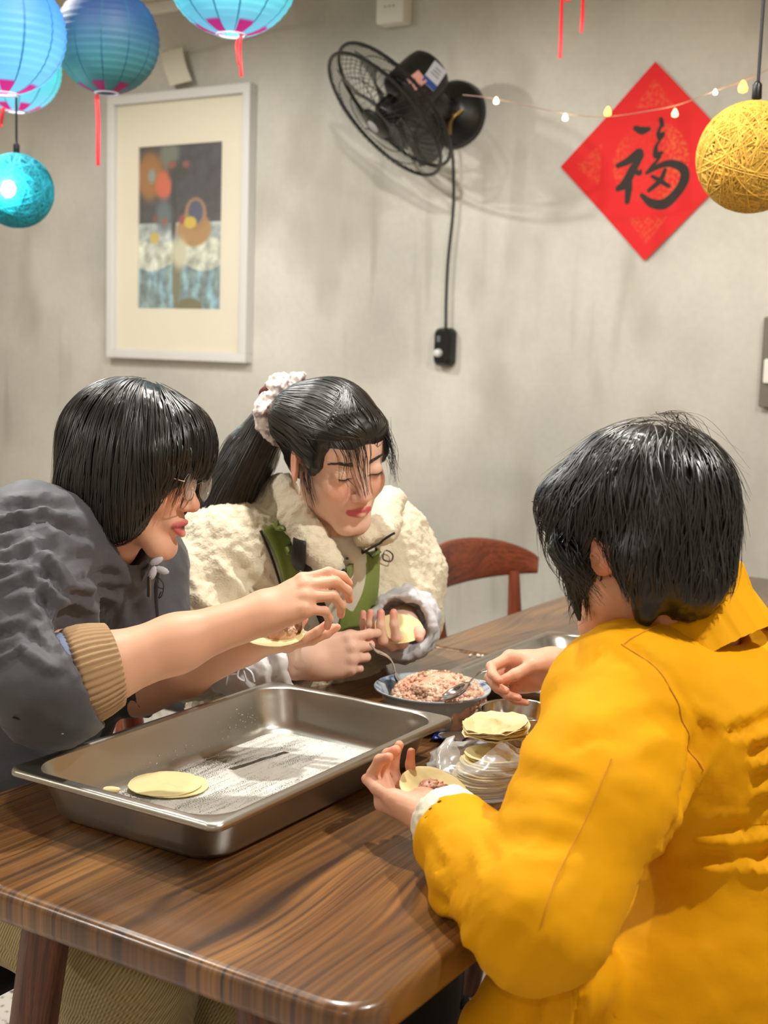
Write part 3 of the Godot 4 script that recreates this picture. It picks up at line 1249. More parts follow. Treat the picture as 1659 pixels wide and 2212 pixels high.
func person_yellow() -> void:
	var t := thing("person", "person seen from behind in a mustard yellow jacket with short tousled black hair, spooning filling", "person", Vector3(0.66, 0.0, -0.15))
	var skin := lin(SKIN)
	var hx := head_frame(Vector3(-0.950, -0.17, -0.274), 0.02, 0.99, Vector3(0.4770, 1.1196, -0.1041))
	var neck := Vector3(0.5241, 1.0326, -0.1561)
	var ls := Vector3(0.5048, 0.9470, -0.0246)
	var rs := Vector3(0.5860, 0.9054, -0.3774)
	var le := Vector3(0.5088, 0.7827, 0.1930)
	var lw := Vector3(0.3448, 0.7987, 0.0730)
	var re := Vector3(0.47, 0.80, -0.50)
	var rw := Vector3(0.2639, 0.8773, -0.4105)
	var chest := Vector3(0.575, 0.935, -0.175)
	var pelvis := Vector3(0.70, 0.57, -0.17)
	# -- body
	var hs := Sdf.new()
	head_solid(hs, hx)
	hs.cap(hx * Vector3(0, -0.05, -0.025), neck, 0.052, 0.058, 0.03)
	var lh := Sdf.new()
	# left hand, palm up under the wrapper
	var ly := (Vector3(0.2428, 0.7984, 0.0296) - lw).normalized()
	var lz := Vector3(0.20, -0.92, 0.10)
	lz = (lz - ly * lz.dot(ly)).normalized()
	var lxf := Transform3D(Basis(ly.cross(lz), ly, lz), lw + ly * 0.024)
	var ln := hand_solid(lh, lxf, [[0.95, 1.15, 0.6, 0.06], [0.9, 1.1, 0.6, 0.0], [0.62, 0.95, 0.55, -0.05], [0.45, 0.8, 0.4, -0.16]], [Vector3(0.034, 0.052, -0.018), Vector3(0.036, 0.090, -0.022), Vector3(0.032, 0.122, -0.024)], 0.87)
	lh.cap(lw.lerp(le, 0.35), lw + ly * 0.03, 0.034, 0.026, 0.01)
	var rh := Sdf.new()
	# right hand round the spoon's handle
	var ry := (Vector3(0.1859, 0.8664, -0.3604) - rw).normalized()
	var rz := Vector3(0.30, 0.28, -0.90)
	rz = (rz - ry * rz.dot(ry)).normalized()
	var rxf := Transform3D(Basis(-ry.cross(rz), ry, rz), rw + ry * 0.006)
	var rn := hand_solid(rh, rxf, [[0.62, 0.95, 0.45, 0.0], [0.75, 1.05, 0.5, 0.0], [0.9, 1.15, 0.55, 0.0], [1.0, 1.1, 0.5, -0.05]], [Vector3(0.026, 0.052, -0.030), Vector3(0.018, 0.084, -0.042), Vector3(0.010, 0.110, -0.046)], 0.86)
	rh.cap(re.lerp(rw, 0.4), rw + ry * 0.02, 0.034, 0.027, 0.01)
	var core := Sdf.new()
	core.cap(neck, chest + Vector3(0, -0.10, 0), 0.050, 0.07, 0.03)
	core.cap(chest + Vector3(0, -0.12, 0), pelvis, 0.085, 0.085, 0.05, Vector3(1, 0.2, 0), 0.75)
	core.chain([ls, le, lw], [0.05, 0.042, 0.03], 0.03)
	core.chain([rs, re, rw], [0.05, 0.042, 0.03], 0.03)
	core.cap(ls, rs, 0.045, 0.045, 0.03)
	core.chain([pelvis, Vector3(0.44, 0.53, -0.05), Vector3(0.47, 0.08, 0.0)], [0.08, 0.055, 0.04], 0.04)
	core.chain([pelvis, Vector3(0.36, 0.53, -0.30), Vector3(0.38, 0.08, -0.32)], [0.08, 0.055, 0.04], 0.04)
	var hinv := hx.affine_inverse()
	var paint := func(p: Vector3, n: Vector3) -> Color:
		var q: Vector3 = hinv * p
		var c := face_paint(q, skin, Color(0.45, 0.16, 0.14)) if q.length() < 0.16 else skin
		return hand_paint(p, n, skin, ln + rn, c)
	part("body", skin_mesh([[hs, 0.0034], [lh, 0.0026], [rh, 0.0026], [core, 0.016]], null, paint), skin_material(), t)
	# -- jacket
	var j := Sdf.new()
	var up_mid := ls.lerp(le, 0.5) + Vector3(0.012, 0.012, 0.0)
	j.chain([ls, up_mid, le], [0.088, 0.080, 0.071], 0.03)
	var fdir := (lw - le).normalized()
	var fmid := le.lerp(lw, 0.5) + Vector3(0.0, -0.008, 0.006)
	j.chain([le, fmid, lw + fdir * 0.03], [0.068, 0.059, 0.044], 0.025)
	j.cut(lw - fdir * 0.008, fdir, 0.006)
	j.cap(lw - fdir * 0.035, lw + fdir * 0.05, 0.037, 0.041, 0.004, Vector3.ZERO, 1.0, 1)
	j.chain([rs, rs.lerp(re, 0.5), re, rw - (rw - re).normalized() * 0.035], [0.086, 0.076, 0.068, 0.046], 0.03)
	j.cap(chest + Vector3(0.02, -0.115, 0), pelvis, 0.175, 0.178, 0.05, Vector3(1, 0.25, 0), 0.70)
	j.cap(chest + Vector3(0.02, -0.02, 0.07), chest + Vector3(0.02, -0.02, -0.07), 0.085, 0.085, 0.06)
	j.cap(ls.lerp(rs, 0.12), rs.lerp(ls, 0.12), 0.060, 0.060, 0.04)
	var nb := Vector3(0.5199, 1.0104, -0.1858)
	j.cap(ls, nb, 0.072, 0.048, 0.03)
	j.cap(rs, nb, 0.074, 0.048, 0.03)
	j.cap(nb, Vector3(0.5790, 0.9093, -0.2550), 0.050, 0.10, 0.03)
	# skirt of the jacket over the lap
	j.cap(Vector3(0.60, 0.645, -0.06), Vector3(0.535, 0.465, 0.045), 0.11, 0.085, 0.04)
	j.cap(Vector3(0.55, 0.645, 0.0), Vector3(0.44, 0.495, 0.09), 0.06, 0.05, 0.03)
	j.cap(pelvis, Vector3(0.72, 0.42, -0.17), 0.17, 0.19, 0.05, Vector3(1, 0.25, 0), 0.75)
	j.cap(Vector3(0.4947, 0.6676, 0.0942), Vector3(0.4478, 0.6095, 0.1319), 0.062, 0.050, 0.03)
	j.cut(Vector3(0, 0.462, 0), Vector3.DOWN, 0.01)
	# room for the neck
	var na := Vector3(-0.46, 0.88, -0.08).normalized()
	j.cap(neck - na * 0.01, neck + na * 0.1, 0.064, 0.090, 0.012, Vector3.ZERO, 1.0, 1)
	var f := Folds.new(Vector3(-0.5236, -0.1248, -0.8428))
	# round the elbow
	f.add([Vector3(0.3277, 0.7989, 0.0954), Vector3(0.3683, 0.7806, 0.1085), Vector3(0.3967, 0.7993, 0.0881)], 0.007, -0.0045)
	f.add([Vector3(0.3414, 0.7607, 0.1163), Vector3(0.3818, 0.7636, 0.1264), Vector3(0.4054, 0.7844, 0.1087)], 0.008, -0.005)
	f.add([Vector3(0.3721, 0.7309, 0.1372), Vector3(0.3980, 0.7622, 0.1403), Vector3(0.4094, 0.7969, 0.1280), Vector3(0.4109, 0.8264, 0.1228)], 0.008, -0.007)
	f.add([Vector3(0.4070, 0.7177, 0.1531), Vector3(0.4169, 0.7514, 0.1538), Vector3(0.4382, 0.7947, 0.1461)], 0.008, -0.0055)
	f.add([Vector3(0.4079, 0.8361, 0.1232), Vector3(0.4489, 0.8517, 0.1191), Vector3(0.4861, 0.8516, 0.1079)], 0.011, -0.004)
	f.add([Vector3(0.4425, 0.7174, 0.1786), Vector3(0.4517, 0.7550, 0.1792), Vector3(0.4808, 0.7968, 0.1786)], 0.010, -0.004)
	f.add([Vector3(0.4196, 0.8904, 0.1079), Vector3(0.4604, 0.9052, 0.1040), Vector3(0.4899, 0.8991, 0.0866)], 0.010, -0.003)
	# down the upper arm and round the armhole
	f.add([Vector3(0.5060, 1.0269, 0.0102), Vector3(0.5381, 0.9937, -0.0285), Vector3(0.5563, 0.9309, -0.0780)], 0.005, -0.003)
	f.add([Vector3(0.5563, 0.9309, -0.0780), Vector3(0.5464, 0.8842, -0.0531), Vector3(0.5348, 0.8447, -0.0044)], 0.011, -0.010)
	f.add([Vector3(0.5495, 0.9070, -0.0940), Vector3(0.5390, 0.8550, -0.0560), Vector3(0.5271, 0.8116, 0.0053)], 0.009, 0.006)
	f.add([Vector3(0.5314, 0.8413, -0.0136), Vector3(0.5232, 0.8064, 0.0085), Vector3(0.5231, 0.7610, 0.0152)], 0.014, -0.012)
	f.add([Vector3(0.5069, 0.9427, 0.0459), Vector3(0.5405, 0.9535, -0.0003), Vector3(0.5551, 0.9335, -0.0657)], 0.012, -0.004)
	f.add([Vector3(0.4364, 0.9294, 0.0442), Vector3(0.5082, 0.9280, 0.0472), Vector3(0.5446, 0.9089, 0.0037)], 0.016, -0.003)
	# flank and back
	for q in [[Vector3(0.5489, 0.8162, -0.1039), Vector3(0.6158, 0.8312, -0.1120), Vector3(0.6458, 0.8517, -0.1100)], [Vector3(0.5378, 0.7891, -0.0930), Vector3(0.6011, 0.7967, -0.0978), Vector3(0.6509, 0.7978, -0.1052)], [Vector3(0.5446, 0.9120, -0.1154), Vector3(0.5888, 0.9295, -0.1098), Vector3(0.6368, 0.9493, -0.1188)], [Vector3(0.5551, 0.8964, -0.1196), Vector3(0.5998, 0.9063, -0.1133), Vector3(0.6387, 0.9288, -0.1170)], [Vector3(0.5667, 0.8702, -0.1229), Vector3(0.6112, 0.8806, -0.1165), Vector3(0.6413, 0.9005, -0.1144)], [Vector3(0.5878, 0.8389, -0.1314), Vector3(0.6225, 0.8549, -0.1197), Vector3(0.6439, 0.8723, -0.1119)], [Vector3(0.6013, 0.7915, -0.1328), Vector3(0.6315, 0.8056, -0.1180), Vector3(0.6487, 0.8209, -0.1072)], [Vector3(0.6098, 0.7491, -0.1318), Vector3(0.6406, 0.7563, -0.1164), Vector3(0.6535, 0.7696, -0.1026)], [Vector3(0.6178, 0.7121, -0.1313), Vector3(0.6440, 0.7199, -0.1131), Vector3(0.6571, 0.7311, -0.0991)]]:
		f.add([q[0], q[1], q[2]], 0.009, -0.0075)
		f.add([q[0] + Vector3(0, -0.013, 0), q[1] + Vector3(0, -0.013, 0), q[2] + Vector3(0, -0.013, 0)], 0.008, 0.005)
	# hanging front
	f.add([Vector3(0.5131, 0.7162, 0.0993), Vector3(0.5150, 0.6728, 0.1045), Vector3(0.5167, 0.6332, 0.1094)], 0.005, -0.009)
	f.add([Vector3(0.4762, 0.6907, 0.1260), Vector3(0.4748, 0.6617, 0.1312), Vector3(0.4693, 0.6315, 0.1390)], 0.010, -0.006)
	f.add([Vector3(0.4972, 0.6867, 0.1135), Vector3(0.4979, 0.6577, 0.1174), Vector3(0.4981, 0.6326, 0.1210)], 0.008, -0.004)
	var soft := noise(9.0, 51, 2)
	var fine := noise(38.0, 52, 2)
	var cloth := mat(Color(0.86, 0.605, 0.02), 0.72)
	cloth.rim_enabled = true
	cloth.rim = 0.25
	cloth.rim_tint = 0.7
	cloth.metallic_specular = 0.25
	bumpy(cloth, noise_tex(0.05, 53, 256, 2), 0.012, 14.0)
	var jm := skin_mesh([[j, 0.0075]], func(p: Vector3, n: Vector3) -> float: return f.at(p) + 0.005 * soft.get_noise_3dv(p) + 0.0011 * fine.get_noise_3dv(p))
	var jacket := part("jacket", jm, cloth, t)
	# seams as thin welts
	for q in [[Vector3(0.5399, 1.0600, -0.1344), Vector3(0.5224, 1.0334, -0.0721), Vector3(0.5036, 1.0177, -0.0106)], [Vector3(0.5022, 1.0186, -0.0099), Vector3(0.5359, 0.9888, -0.0383), Vector3(0.5553, 0.9204, -0.0877), Vector3(0.5714, 0.8657, -0.1014)], [Vector3(0.5188, 0.9039, 0.0442), Vector3(0.5182, 0.8585, 0.0988), Vector3(0.5037, 0.7991, 0.1403), Vector3(0.5039, 0.7607, 0.1696)]]:
		var b := MB.new()
		var line := []
		for p in spline(q, 10):
			line.append(hit(j, p, 0.0) )
		var on := []
		for p in line:
			on.append(p + j.grad(p, j.all()) * (f.at(p) + 0.005 * soft.get_noise_3dv(p) + 0.0004))
		b.tube(on, 0.0007, 5)
		part("seam", b.mesh(), mat(Color(0.80, 0.54, 0.03), 0.8), jacket)
	# collar: a gathered stand-up band
	var lo := []
	var hi := []
	var up_c := na
	var side_c := Vector3(0, 0, 1)
	side_c = (side_c - up_c * side_c.dot(up_c)).normalized()
	var back_c := side_c.cross(up_c).normalized()
	if back_c.x < 0.0:
		back_c = -back_c
	var rings := []
	for i in 73:
		var a := -2.5 + 5.0 * i / 72.0
		var dir := back_c * cos(a) + side_c * sin(a)
		var g := 0.0012 * sin(i * 2.9) + 0.0008 * sin(i * 1.7)
		var drop := 0.014 * (1.0 - cos(a))
		var ring := []
		for s in [[0.092, -0.06], [0.0795, -0.012], [0.080, 0.004], [0.0805, 0.017], [0.0795, 0.0215], [0.0770, 0.0205], [0.076, 0.000], [0.086, -0.06]]:
			ring.append(neck + dir * (s[0] + g + 0.004 * (1.0 - cos(a))) + up_c * (s[1] + 0.012 - drop + g * 0.4))
		rings.append(ring)
	var cb := MB.new()
	cb.skin(rings, true, true, true)
	part("collar", cb.mesh(), cloth, t)
	# pale knitted cuff that shows at the wrist
	var cs := Sdf.new()
	cs.cap(lw - fdir * 0.02, lw + fdir * 0.05, 0.041, 0.045, 0.01)
	cs.cut(lw + fdir * 0.019, fdir, 0.004)
	cs.cut(lw - fdir * 0.018, -fdir, 0.003)
	cs.cap(lw - fdir * 0.03, lw + fdir * 0.06, 0.036, 0.039, 0.003, Vector3.ZERO, 1.0, 1)
	var knit := noise(60.0, 54, 2)
	var cuff := part("cuff", skin_mesh([[cs, 0.003]], func(p: Vector3, n: Vector3) -> float: return 0.0022 * knit.get_noise_3dv(p)), mat(Color(0.90, 0.87, 0.79), 0.85), t)
	tag(cuff, "pale cream cuff", "")
	# dark trousers below the jacket
	var tr := Sdf.new()
	tr.chain([pelvis + Vector3(0, 0.0, 0.06), Vector3(0.44, 0.53, -0.05), Vector3(0.47, 0.10, 0.0)], [0.10, 0.072, 0.06], 0.05)
	tr.chain([pelvis + Vector3(0, 0.0, -0.06), Vector3(0.36, 0.53, -0.30), Vector3(0.38, 0.10, -0.32)], [0.10, 0.072, 0.06], 0.05)
	part("trousers", skin_mesh([[tr, 0.012]]), mat(Color(0.035, 0.035, 0.04), 0.8), t)
	for z in [[0.47, 0.0], [0.38, -0.32]]:
		var b := MB.new()
		b.loft([[0.12, 0.045, 0.045, 0.0], [0.125, 0.048, 0.048, 0.02], [0.11, 0.044, 0.044, 0.05], [0.06, 0.04, 0.04, 0.09], [0.05, 0.038, 0.038, 0.11]], Transform3D(Basis.IDENTITY, Vector3(z[0] - 0.05, 0.0, z[1])))
		part("shoe", b.mesh(), mat(Color(0.05, 0.05, 0.05), 0.5), t)
	# -- hair
	var h := Sdf.new()
	hell(h, hx, Vector3(0, 0.040, -0.018), Vector3(0.086, 0.094, 0.108), 0.02)
	hell(h, hx, Vector3(0, -0.008, -0.060), Vector3(0.072, 0.056, 0.050), 0.03)
	hcap(h, hx, Vector3(0, -0.05, -0.066), Vector3(0, -0.048, -0.060), 0.048, 0.032, 0.03)
	for m in [-1.0, 1.0]:
		hell(h, hx, Vector3(0.062 * m, 0.010, 0.030), Vector3(0.028, 0.058, 0.050), 0.02)
		hcap(h, hx, Vector3(0.070 * m, -0.01, 0.040), Vector3(0.064 * m, -0.088, 0.040), 0.019, 0.006, 0.015)
		hcap(h, hx, Vector3(0.066 * m, -0.02, -0.05), Vector3(0.052 * m, -0.085, -0.045), 0.022, 0.014, 0.02)
		hell(h, hx, Vector3(0.088 * m, -0.030, -0.006), Vector3(0.020, 0.040, 0.015), 0.006, 1)
	hell(h, hx, Vector3(0, 0.046, 0.064), Vector3(0.074, 0.042, 0.052), 0.03)
	hell(h, hx, Vector3(0, -0.035, 0.095), Vector3(0.060, 0.060, 0.060), 0.01, 1)
	var locks := noise(26.0, 55, 3)
	part("hair", skin_mesh([[h, 0.005]], func(p: Vector3, n: Vector3) -> float:
		var q: Vector3 = hinv * p
		return 0.004 * locks.get_noise_3d(q.x * 2.0, q.y * 0.7, q.z * 1.4) - 0.002, func(p: Vector3, n: Vector3) -> Color: return Color(0.007, 0.0065, 0.0065)), hair_material(), t)
	var hb := MB.new()
	var whorl := Vector3(0.0, 0.13, -0.045)
	for i in 2300:
		var d := Vector3(rng.randfn(), rng.randfn(), rng.randfn()).normalized()
		if d.y < -0.75 or (d.z > 0.4 and d.y < 0.0):
			continue
		var q := Vector3(0, 0.03, -0.018) + d * Vector3(0.090, 0.099, 0.111)
		var out := (q - whorl)
		out = (out + Vector3(rng.randf_range(-0.03, 0.03), 0, rng.randf_range(-0.03, 0.03))).normalized()
		var top := smoothstep(-0.2, 0.9, d.y)
		var wdir: Vector3 = hx.basis * out
		var ends := rng.randf_range(-0.010, 0.012)
		var tone := rng.randf()
		var cc := Color(0.008, 0.0075, 0.0075) * (0.7 + 1.6 * tone * tone)
		var sway := Vector3(rng.randf_range(-0.5, 0.5), -1.0, rng.randf_range(-0.5, 0.5)) * 0.6
		grow_lock(hb, h, hx * q, wdir, rng.randf_range(0.045, 0.10), 9, rng.randf_range(0.0011, 0.0026), rng.randf_range(0.0005, 0.004) + 0.003 * top, func(p: Vector3) -> Vector3:
			var e: Vector3 = hinv * p
			return Vector3.INF if e.y < (-0.060 if e.z < 0.0 else -0.085) + ends else sway, cc, rng.randf_range(0.0, 0.010) if rng.randf() < 0.25 else 0.0)
	# a few stray tufts standing up at the crown and hanging locks by the cheek
	for i in 26:
		var a := rng.randf_range(-0.9, 0.9)
		var r0 := hx * (whorl + Vector3(rng.randf_range(-0.02, 0.02), 0.012, rng.randf_range(-0.02, 0.01)))
		var e := Vector3(0.5445, 1.2030, -0.1940) + Vector3(rng.randf_range(-0.03, 0.03), rng.randf_range(-0.02, 0.02), rng.randf_range(-0.03, 0.03))
		var m := Vector3(0.5059, 1.2553, -0.1659) + Vector3(rng.randf_range(-0.025, 0.025), rng.randf_range(-0.008, 0.010), rng.randf_range(-0.02, 0.02))
		var pts := spline([r0, m, e], 7)
		var nn := []
		for p in pts:
			nn.append((p - hx.origin).normalized())
		ribbon(hb, pts, nn, 0.0012, Color(0.01, 0.0095, 0.0095))
	for i in 60:
		var s0 := hx * Vector3(0.080, rng.randf_range(0.0, 0.03), rng.randf_range(0.02, 0.06))
		var s2 := Vector3(0.4642, 1.0599, -0.0043) + Vector3(rng.randf_range(-0.02, 0.02), rng.randf_range(-0.005, 0.02), rng.randf_range(-0.01, 0.01))
		var s1 := Vector3(0.4295, 1.1081, -0.0017) + Vector3(rng.randf_range(-0.014, 0.02), rng.randf_range(-0.01, 0.01), rng.randf_range(-0.01, 0.01))
		var pts2 := spline([s0, s1, s2], 6)
		var n2 := []
		for p in pts2:
			n2.append((p - hx.origin).normalized())
		ribbon(hb, pts2, n2, 0.0016, Color(0.009, 0.008, 0.008))
	part("hair_locks", hb.mesh(), hair_material(), t)

# ---------------------------------------------------------------- person in the dark grey jacket on the left
func person_grey() -> void:
	var t := thing("person", "person in a dark grey jacket with chin-length black hair and thin glasses", "person", Vector3(-0.5, 0.0, -0.02))
	var skin := lin(Color(0.87, 0.67, 0.56))
	var hx := head_frame(Vector3(0.939, -0.1304, -0.318), -0.1195, 0.95, Vector3(-0.2741, 1.1444, -0.0802))
	var neck := Vector3(-0.3209, 1.0416, -0.0597)
	var rs := Vector3(-0.3298, 1.0362, 0.0772)
	var lsh := Vector3(-0.405, 0.965, -0.215)
	var re := Vector3(-0.1573, 0.9028, 0.1915)
	var rw := Vector3(-0.0038, 0.9776, -0.0099)
	var le := Vector3(-0.315, 0.80, -0.135)
	var lw := Vector3(-0.1181, 0.8982, -0.1169)
	var chest := Vector3(-0.445, 0.915, -0.055)
	var pelvis := Vector3(-0.56, 0.57, -0.02)
	# -- body
	var hs := Sdf.new()
	head_solid(hs, hx, 0.008)
	hs.cap(hx * Vector3(0, -0.05, -0.025), neck, 0.048, 0.054, 0.03)
	var rh := Sdf.new()
	var ry := (Vector3(0.0601, 1.0158, -0.0433) - rw).normalized()
	var rz := Vector3(-0.05, 0.66, 0.72)
	rz = (rz - ry * rz.dot(ry)).normalized()
	var rxf := Transform3D(Basis(-ry.cross(rz), ry, rz), rw + ry * 0.004)
	var rn := hand_solid(rh, rxf, [[0.25, 0.75, 0.45, 0.04], [0.42, 0.9, 0.5, 0.0], [0.58, 0.95, 0.5, 0.0], [0.72, 0.95, 0.5, -0.04]], [Vector3(0.030, 0.050, -0.030), Vector3(0.027, 0.080, -0.044), Vector3(0.022, 0.104, -0.046)], 0.83)
	rh.chain([re, re.lerp(rw, 0.22), re.lerp(rw, 0.6), rw + ry * 0.01], [0.040, 0.043, 0.035, 0.0255], 0.02)
	var lh := Sdf.new()
	var ly := (Vector3(-0.0200, 0.9171, -0.1569) - lw).normalized()
	var lz := Vector3(0.0, -0.93, 0.30)
	lz = (lz - ly * lz.dot(ly)).normalized()
	var lxf := Transform3D(Basis(ly.cross(lz), ly, lz), lw + ly * 0.002)
	var ln := hand_solid(lh, lxf, [[0.12, 0.22, 0.15, 0.05], [0.10, 0.20, 0.15, 0.0], [0.12, 0.25, 0.2, -0.04], [0.2, 0.35, 0.25, -0.12]], [Vector3(0.040, 0.046, -0.012), Vector3(0.052, 0.074, -0.018), Vector3(0.056, 0.100, -0.020)], 0.80)
	lh.chain([le, le.lerp(lw, 0.5), lw + ly * 0.01], [0.041, 0.036, 0.0255], 0.02)
	var core := Sdf.new()
	core.cap(neck, chest, 0.05, 0.07, 0.04)
	core.cap(chest, pelvis, 0.085, 0.085, 0.05, Vector3(1, 0.2, 0), 0.75)
	core.chain([rs, re], [0.045, 0.026], 0.03)
	core.chain([lsh, le], [0.05, 0.036], 0.03)
	core.cap(rs, lsh, 0.055, 0.055, 0.04)
	core.chain([pelvis, Vector3(-0.10, 0.545, 0.10), Vector3(-0.12, 0.08, 0.08)], [0.08, 0.05, 0.04], 0.04)
	core.chain([pelvis, Vector3(-0.10, 0.545, -0.12), Vector3(-0.12, 0.08, -0.12)], [0.08, 0.05, 0.04], 0.04)
	var hinv := hx.affine_inverse()
	var paint := func(p: Vector3, n: Vector3) -> Color:
		var q: Vector3 = hinv * p
		var c := face_paint(q, skin, Color(0.60, 0.15, 0.15), 0.008) if q.length() < 0.16 else skin
		return hand_paint(p, n, skin, ln + rn, c)
	part("body", skin_mesh([[hs, 0.0026], [lh, 0.0026], [rh, 0.0026], [core, 0.016]], null, paint), skin_material(), t)
	# teeth that show between the lips
	var b := MB.new()
	var arc := []
	for i in 9:
		var a := (i - 4) / 4.0
		arc.append(hx * Vector3(0.014 * a, -0.0655, 0.0835 - 0.006 * a * a))
	b.tube(arc, 0.0028, 6)
	part("teeth", b.mesh(), mat(Color(0.92, 0.89, 0.83), 0.3), t)
	# -- jacket
	var j := Sdf.new()
	var fdir := (rw - re).normalized()
	j.chain([rs, rs.lerp(re, 0.5) + Vector3(-0.01, 0.012, 0.01), re], [0.090, 0.083, 0.076], 0.03)
	j.cap(re, re + fdir * 0.035, 0.074, 0.066, 0.02)
	j.ell(re + (fdir + Vector3(0, 0.15, 0)).normalized() * 0.108, Vector3.ONE * 0.10, Basis.IDENTITY, 0.012, 1)
	var lup := lsh.lerp(le, 0.5)
	j.chain([lsh, lup, le.lerp(lup, 0.25)], [0.085, 0.075, 0.064], 0.03)
	j.cap(chest, pelvis, 0.175, 0.185, 0.05, Vector3(1, 0.3, 0), 0.75)
	j.cap(rs.lerp(lsh, 0.1), lsh.lerp(rs, 0.1), 0.085, 0.08, 0.06)
	j.cap(neck + Vector3(-0.035, -0.02, 0.0), chest + Vector3(-0.05, 0, 0), 0.085, 0.13, 0.06)
	j.cap(pelvis, pelvis + Vector3(0.02, -0.10, 0), 0.185, 0.19, 0.04, Vector3(1, 0.0, 0), 0.8)
	j.cut(Vector3(0, 0.462, 0), Vector3.DOWN, 0.01)
	var na := (hx * Vector3(0, -0.06, -0.02) - neck).normalized()
	j.cap(neck, neck + na * 0.12, 0.062, 0.09, 0.012, Vector3.ZERO, 1.0, 1)
	var f := Folds.new(Vector3(-0.5236, -0.1248, -0.8428))
	f.reach = 0.17
	for q in [[Vector3(-0.3094, 1.1002, 0.1262), Vector3(-0.2493, 1.1186, 0.1336), Vector3(-0.2567, 1.1031, 0.0693)], [Vector3(-0.3121, 1.0726, 0.1320), Vector3(-0.2423, 1.0979, 0.1323), Vector3(-0.2374, 1.0667, 0.0627)], [Vector3(-0.3150, 1.0481, 0.1374), Vector3(-0.2457, 1.0799, 0.1371), Vector3(-0.2240, 1.0363, 0.0589)], [Vector3(-0.3110, 1.0329, 0.1372), Vector3(-0.2288, 1.0626, 0.1292), Vector3(-0.2139, 1.0120, 0.0562)], [Vector3(-0.3111, 1.0054, 0.1413), Vector3(-0.2325, 1.0476, 0.1337), Vector3(-0.2089, 0.9874, 0.0568)], [Vector3(-0.3021, 0.9935, 0.1375), Vector3(-0.2207, 1.0301, 0.1290), Vector3(-0.2046, 0.9690, 0.0568)], [Vector3(-0.3077, 0.9689, 0.1446), Vector3(-0.2243, 1.0138, 0.1336), Vector3(-0.2087, 0.9565, 0.0612)], [Vector3(-0.2964, 0.9601, 0.1389), Vector3(-0.2176, 0.9973, 0.1319), Vector3(-0.2099, 0.9410, 0.0643)], [Vector3(-0.2892, 0.9390, 0.1376), Vector3(-0.2161, 0.9807, 0.1334), Vector3(-0.2114, 0.9286, 0.0670)], [Vector3(-0.2800, 0.9240, 0.1340), Vector3(-0.2194, 0.9615, 0.1383), Vector3(-0.2193, 0.9283, 0.0720)]]:
		f.add(q, 0.0090, -0.0105)
		f.add([q[0] + Vector3(0, -0.011, 0), q[1] + Vector3(0, -0.011, 0), q[2] + Vector3(0, -0.011, 0)], 0.008, 0.0075)
	f.add([Vector3(-0.2645, 1.0327, 0.0134), Vector3(-0.2320, 0.9763, 0.0016), Vector3(-0.2200, 0.9064, 0.0045)], 0.010, -0.007)
	f.add([Vector3(-0.2556, 0.9124, 0.1681), Vector3(-0.2605, 0.8534, 0.1562), Vector3(-0.2576, 0.8240, 0.1350)], 0.010, -0.008)
	f.add([Vector3(-0.3180, 0.8262, 0.1365), Vector3(-0.2913, 0.7996, 0.1121), Vector3(-0.2553, 0.7701, 0.0703)], 0.006, -0.006)
	f.add([Vector3(-0.3039, 0.7894, 0.1333), Vector3(-0.2879, 0.7622, 0.1154), Vector3(-0.2674, 0.7254, 0.0845)], 0.012, -0.006)
	f.add([Vector3(-0.2305, 0.8132, 0.0248), Vector3(-0.2169, 0.7849, 0.0205), Vector3(-0.1867, 0.7540, 0.0064)], 0.012, -0.008)
	f.add([Vector3(-0.2342, 0.8296, -0.0347), Vector3(-0.2249, 0.7905, -0.0346), Vector3(-0.2107, 0.7581, -0.0387)], 0.010, -0.006)
	var soft := noise(10.0, 61, 2)
	var fine := noise(42.0, 62, 2)
	var cloth := mat(Color(0.27, 0.27, 0.295), 0.62)
	cloth.rim_enabled = true
	cloth.rim = 0.3
	cloth.rim_tint = 0.4
	bumpy(cloth, noise_tex(0.05, 63, 256, 2), 0.012, 14.0)
	var jd := func(p: Vector3, n: Vector3) -> float: return f.at(p) + 0.005 * soft.get_noise_3dv(p) + 0.0012 * fine.get_noise_3dv(p)
	var jacket := part("jacket", skin_mesh([[j, 0.0072]], jd), cloth, t)
	# rolled lining and ribbed cuff on the near arm
	var ls := Sdf.new()
	ls.cap(re - fdir * 0.045, re + fdir * 0.05, 0.068, 0.059, 0.01)
	ls.cut(re - fdir * 0.010, -fdir, 0.004)
	ls.cut(re + fdir * 0.030, fdir, 0.005)
	part("lining", skin_mesh([[ls, 0.005]]), mat(Color(0.40, 0.44, 0.56), 0.7), jacket)
	var c0 := re + fdir * 0.022
	var side := fdir.cross(Vector3.UP).normalized()
	var upc := side.cross(fdir).normalized()
	var rings := []
	for prof in [[0.0, 0.052], [0.0, 0.060], [0.008, 0.0620], [0.022, 0.0615], [0.036, 0.0585], [0.048, 0.0545], [0.055, 0.052], [0.056, 0.0485], [0.050, 0.044], [0.035, 0.044]]:
		var ring := []
		for k in 176:
			var a := TAU * k / 176.0
			var rr: float = prof[1] + (0.0016 * sin(a * 44.0) if prof[1] > 0.05 else 0.0) + 0.0015 * sin(a * 3.0 + 1.0)
			ring.append(c0 + fdir * (prof[0] + 0.006 * sin(a + 0.6)) + (side * cos(a) + upc * sin(a)) * rr)
		rings.append(ring)
	var rb := MB.new()
	rb.skin(rings, true)
	part("ribbed_cuff", rb.mesh(), bumpy(mat(Color(0.66, 0.54, 0.40), 0.9), noise_tex(0.08, 64, 256, 2), 0.02, 20.0), jacket)
	# stand-up collar, zip and its pull
	var side_c := Vector3(0, 0, 1)
	side_c = (side_c - na * side_c.dot(na)).normalized()
	var back_c := side_c.cross(na).normalized()
	if back_c.x > 0.0:
		back_c = -back_c
	rings = []
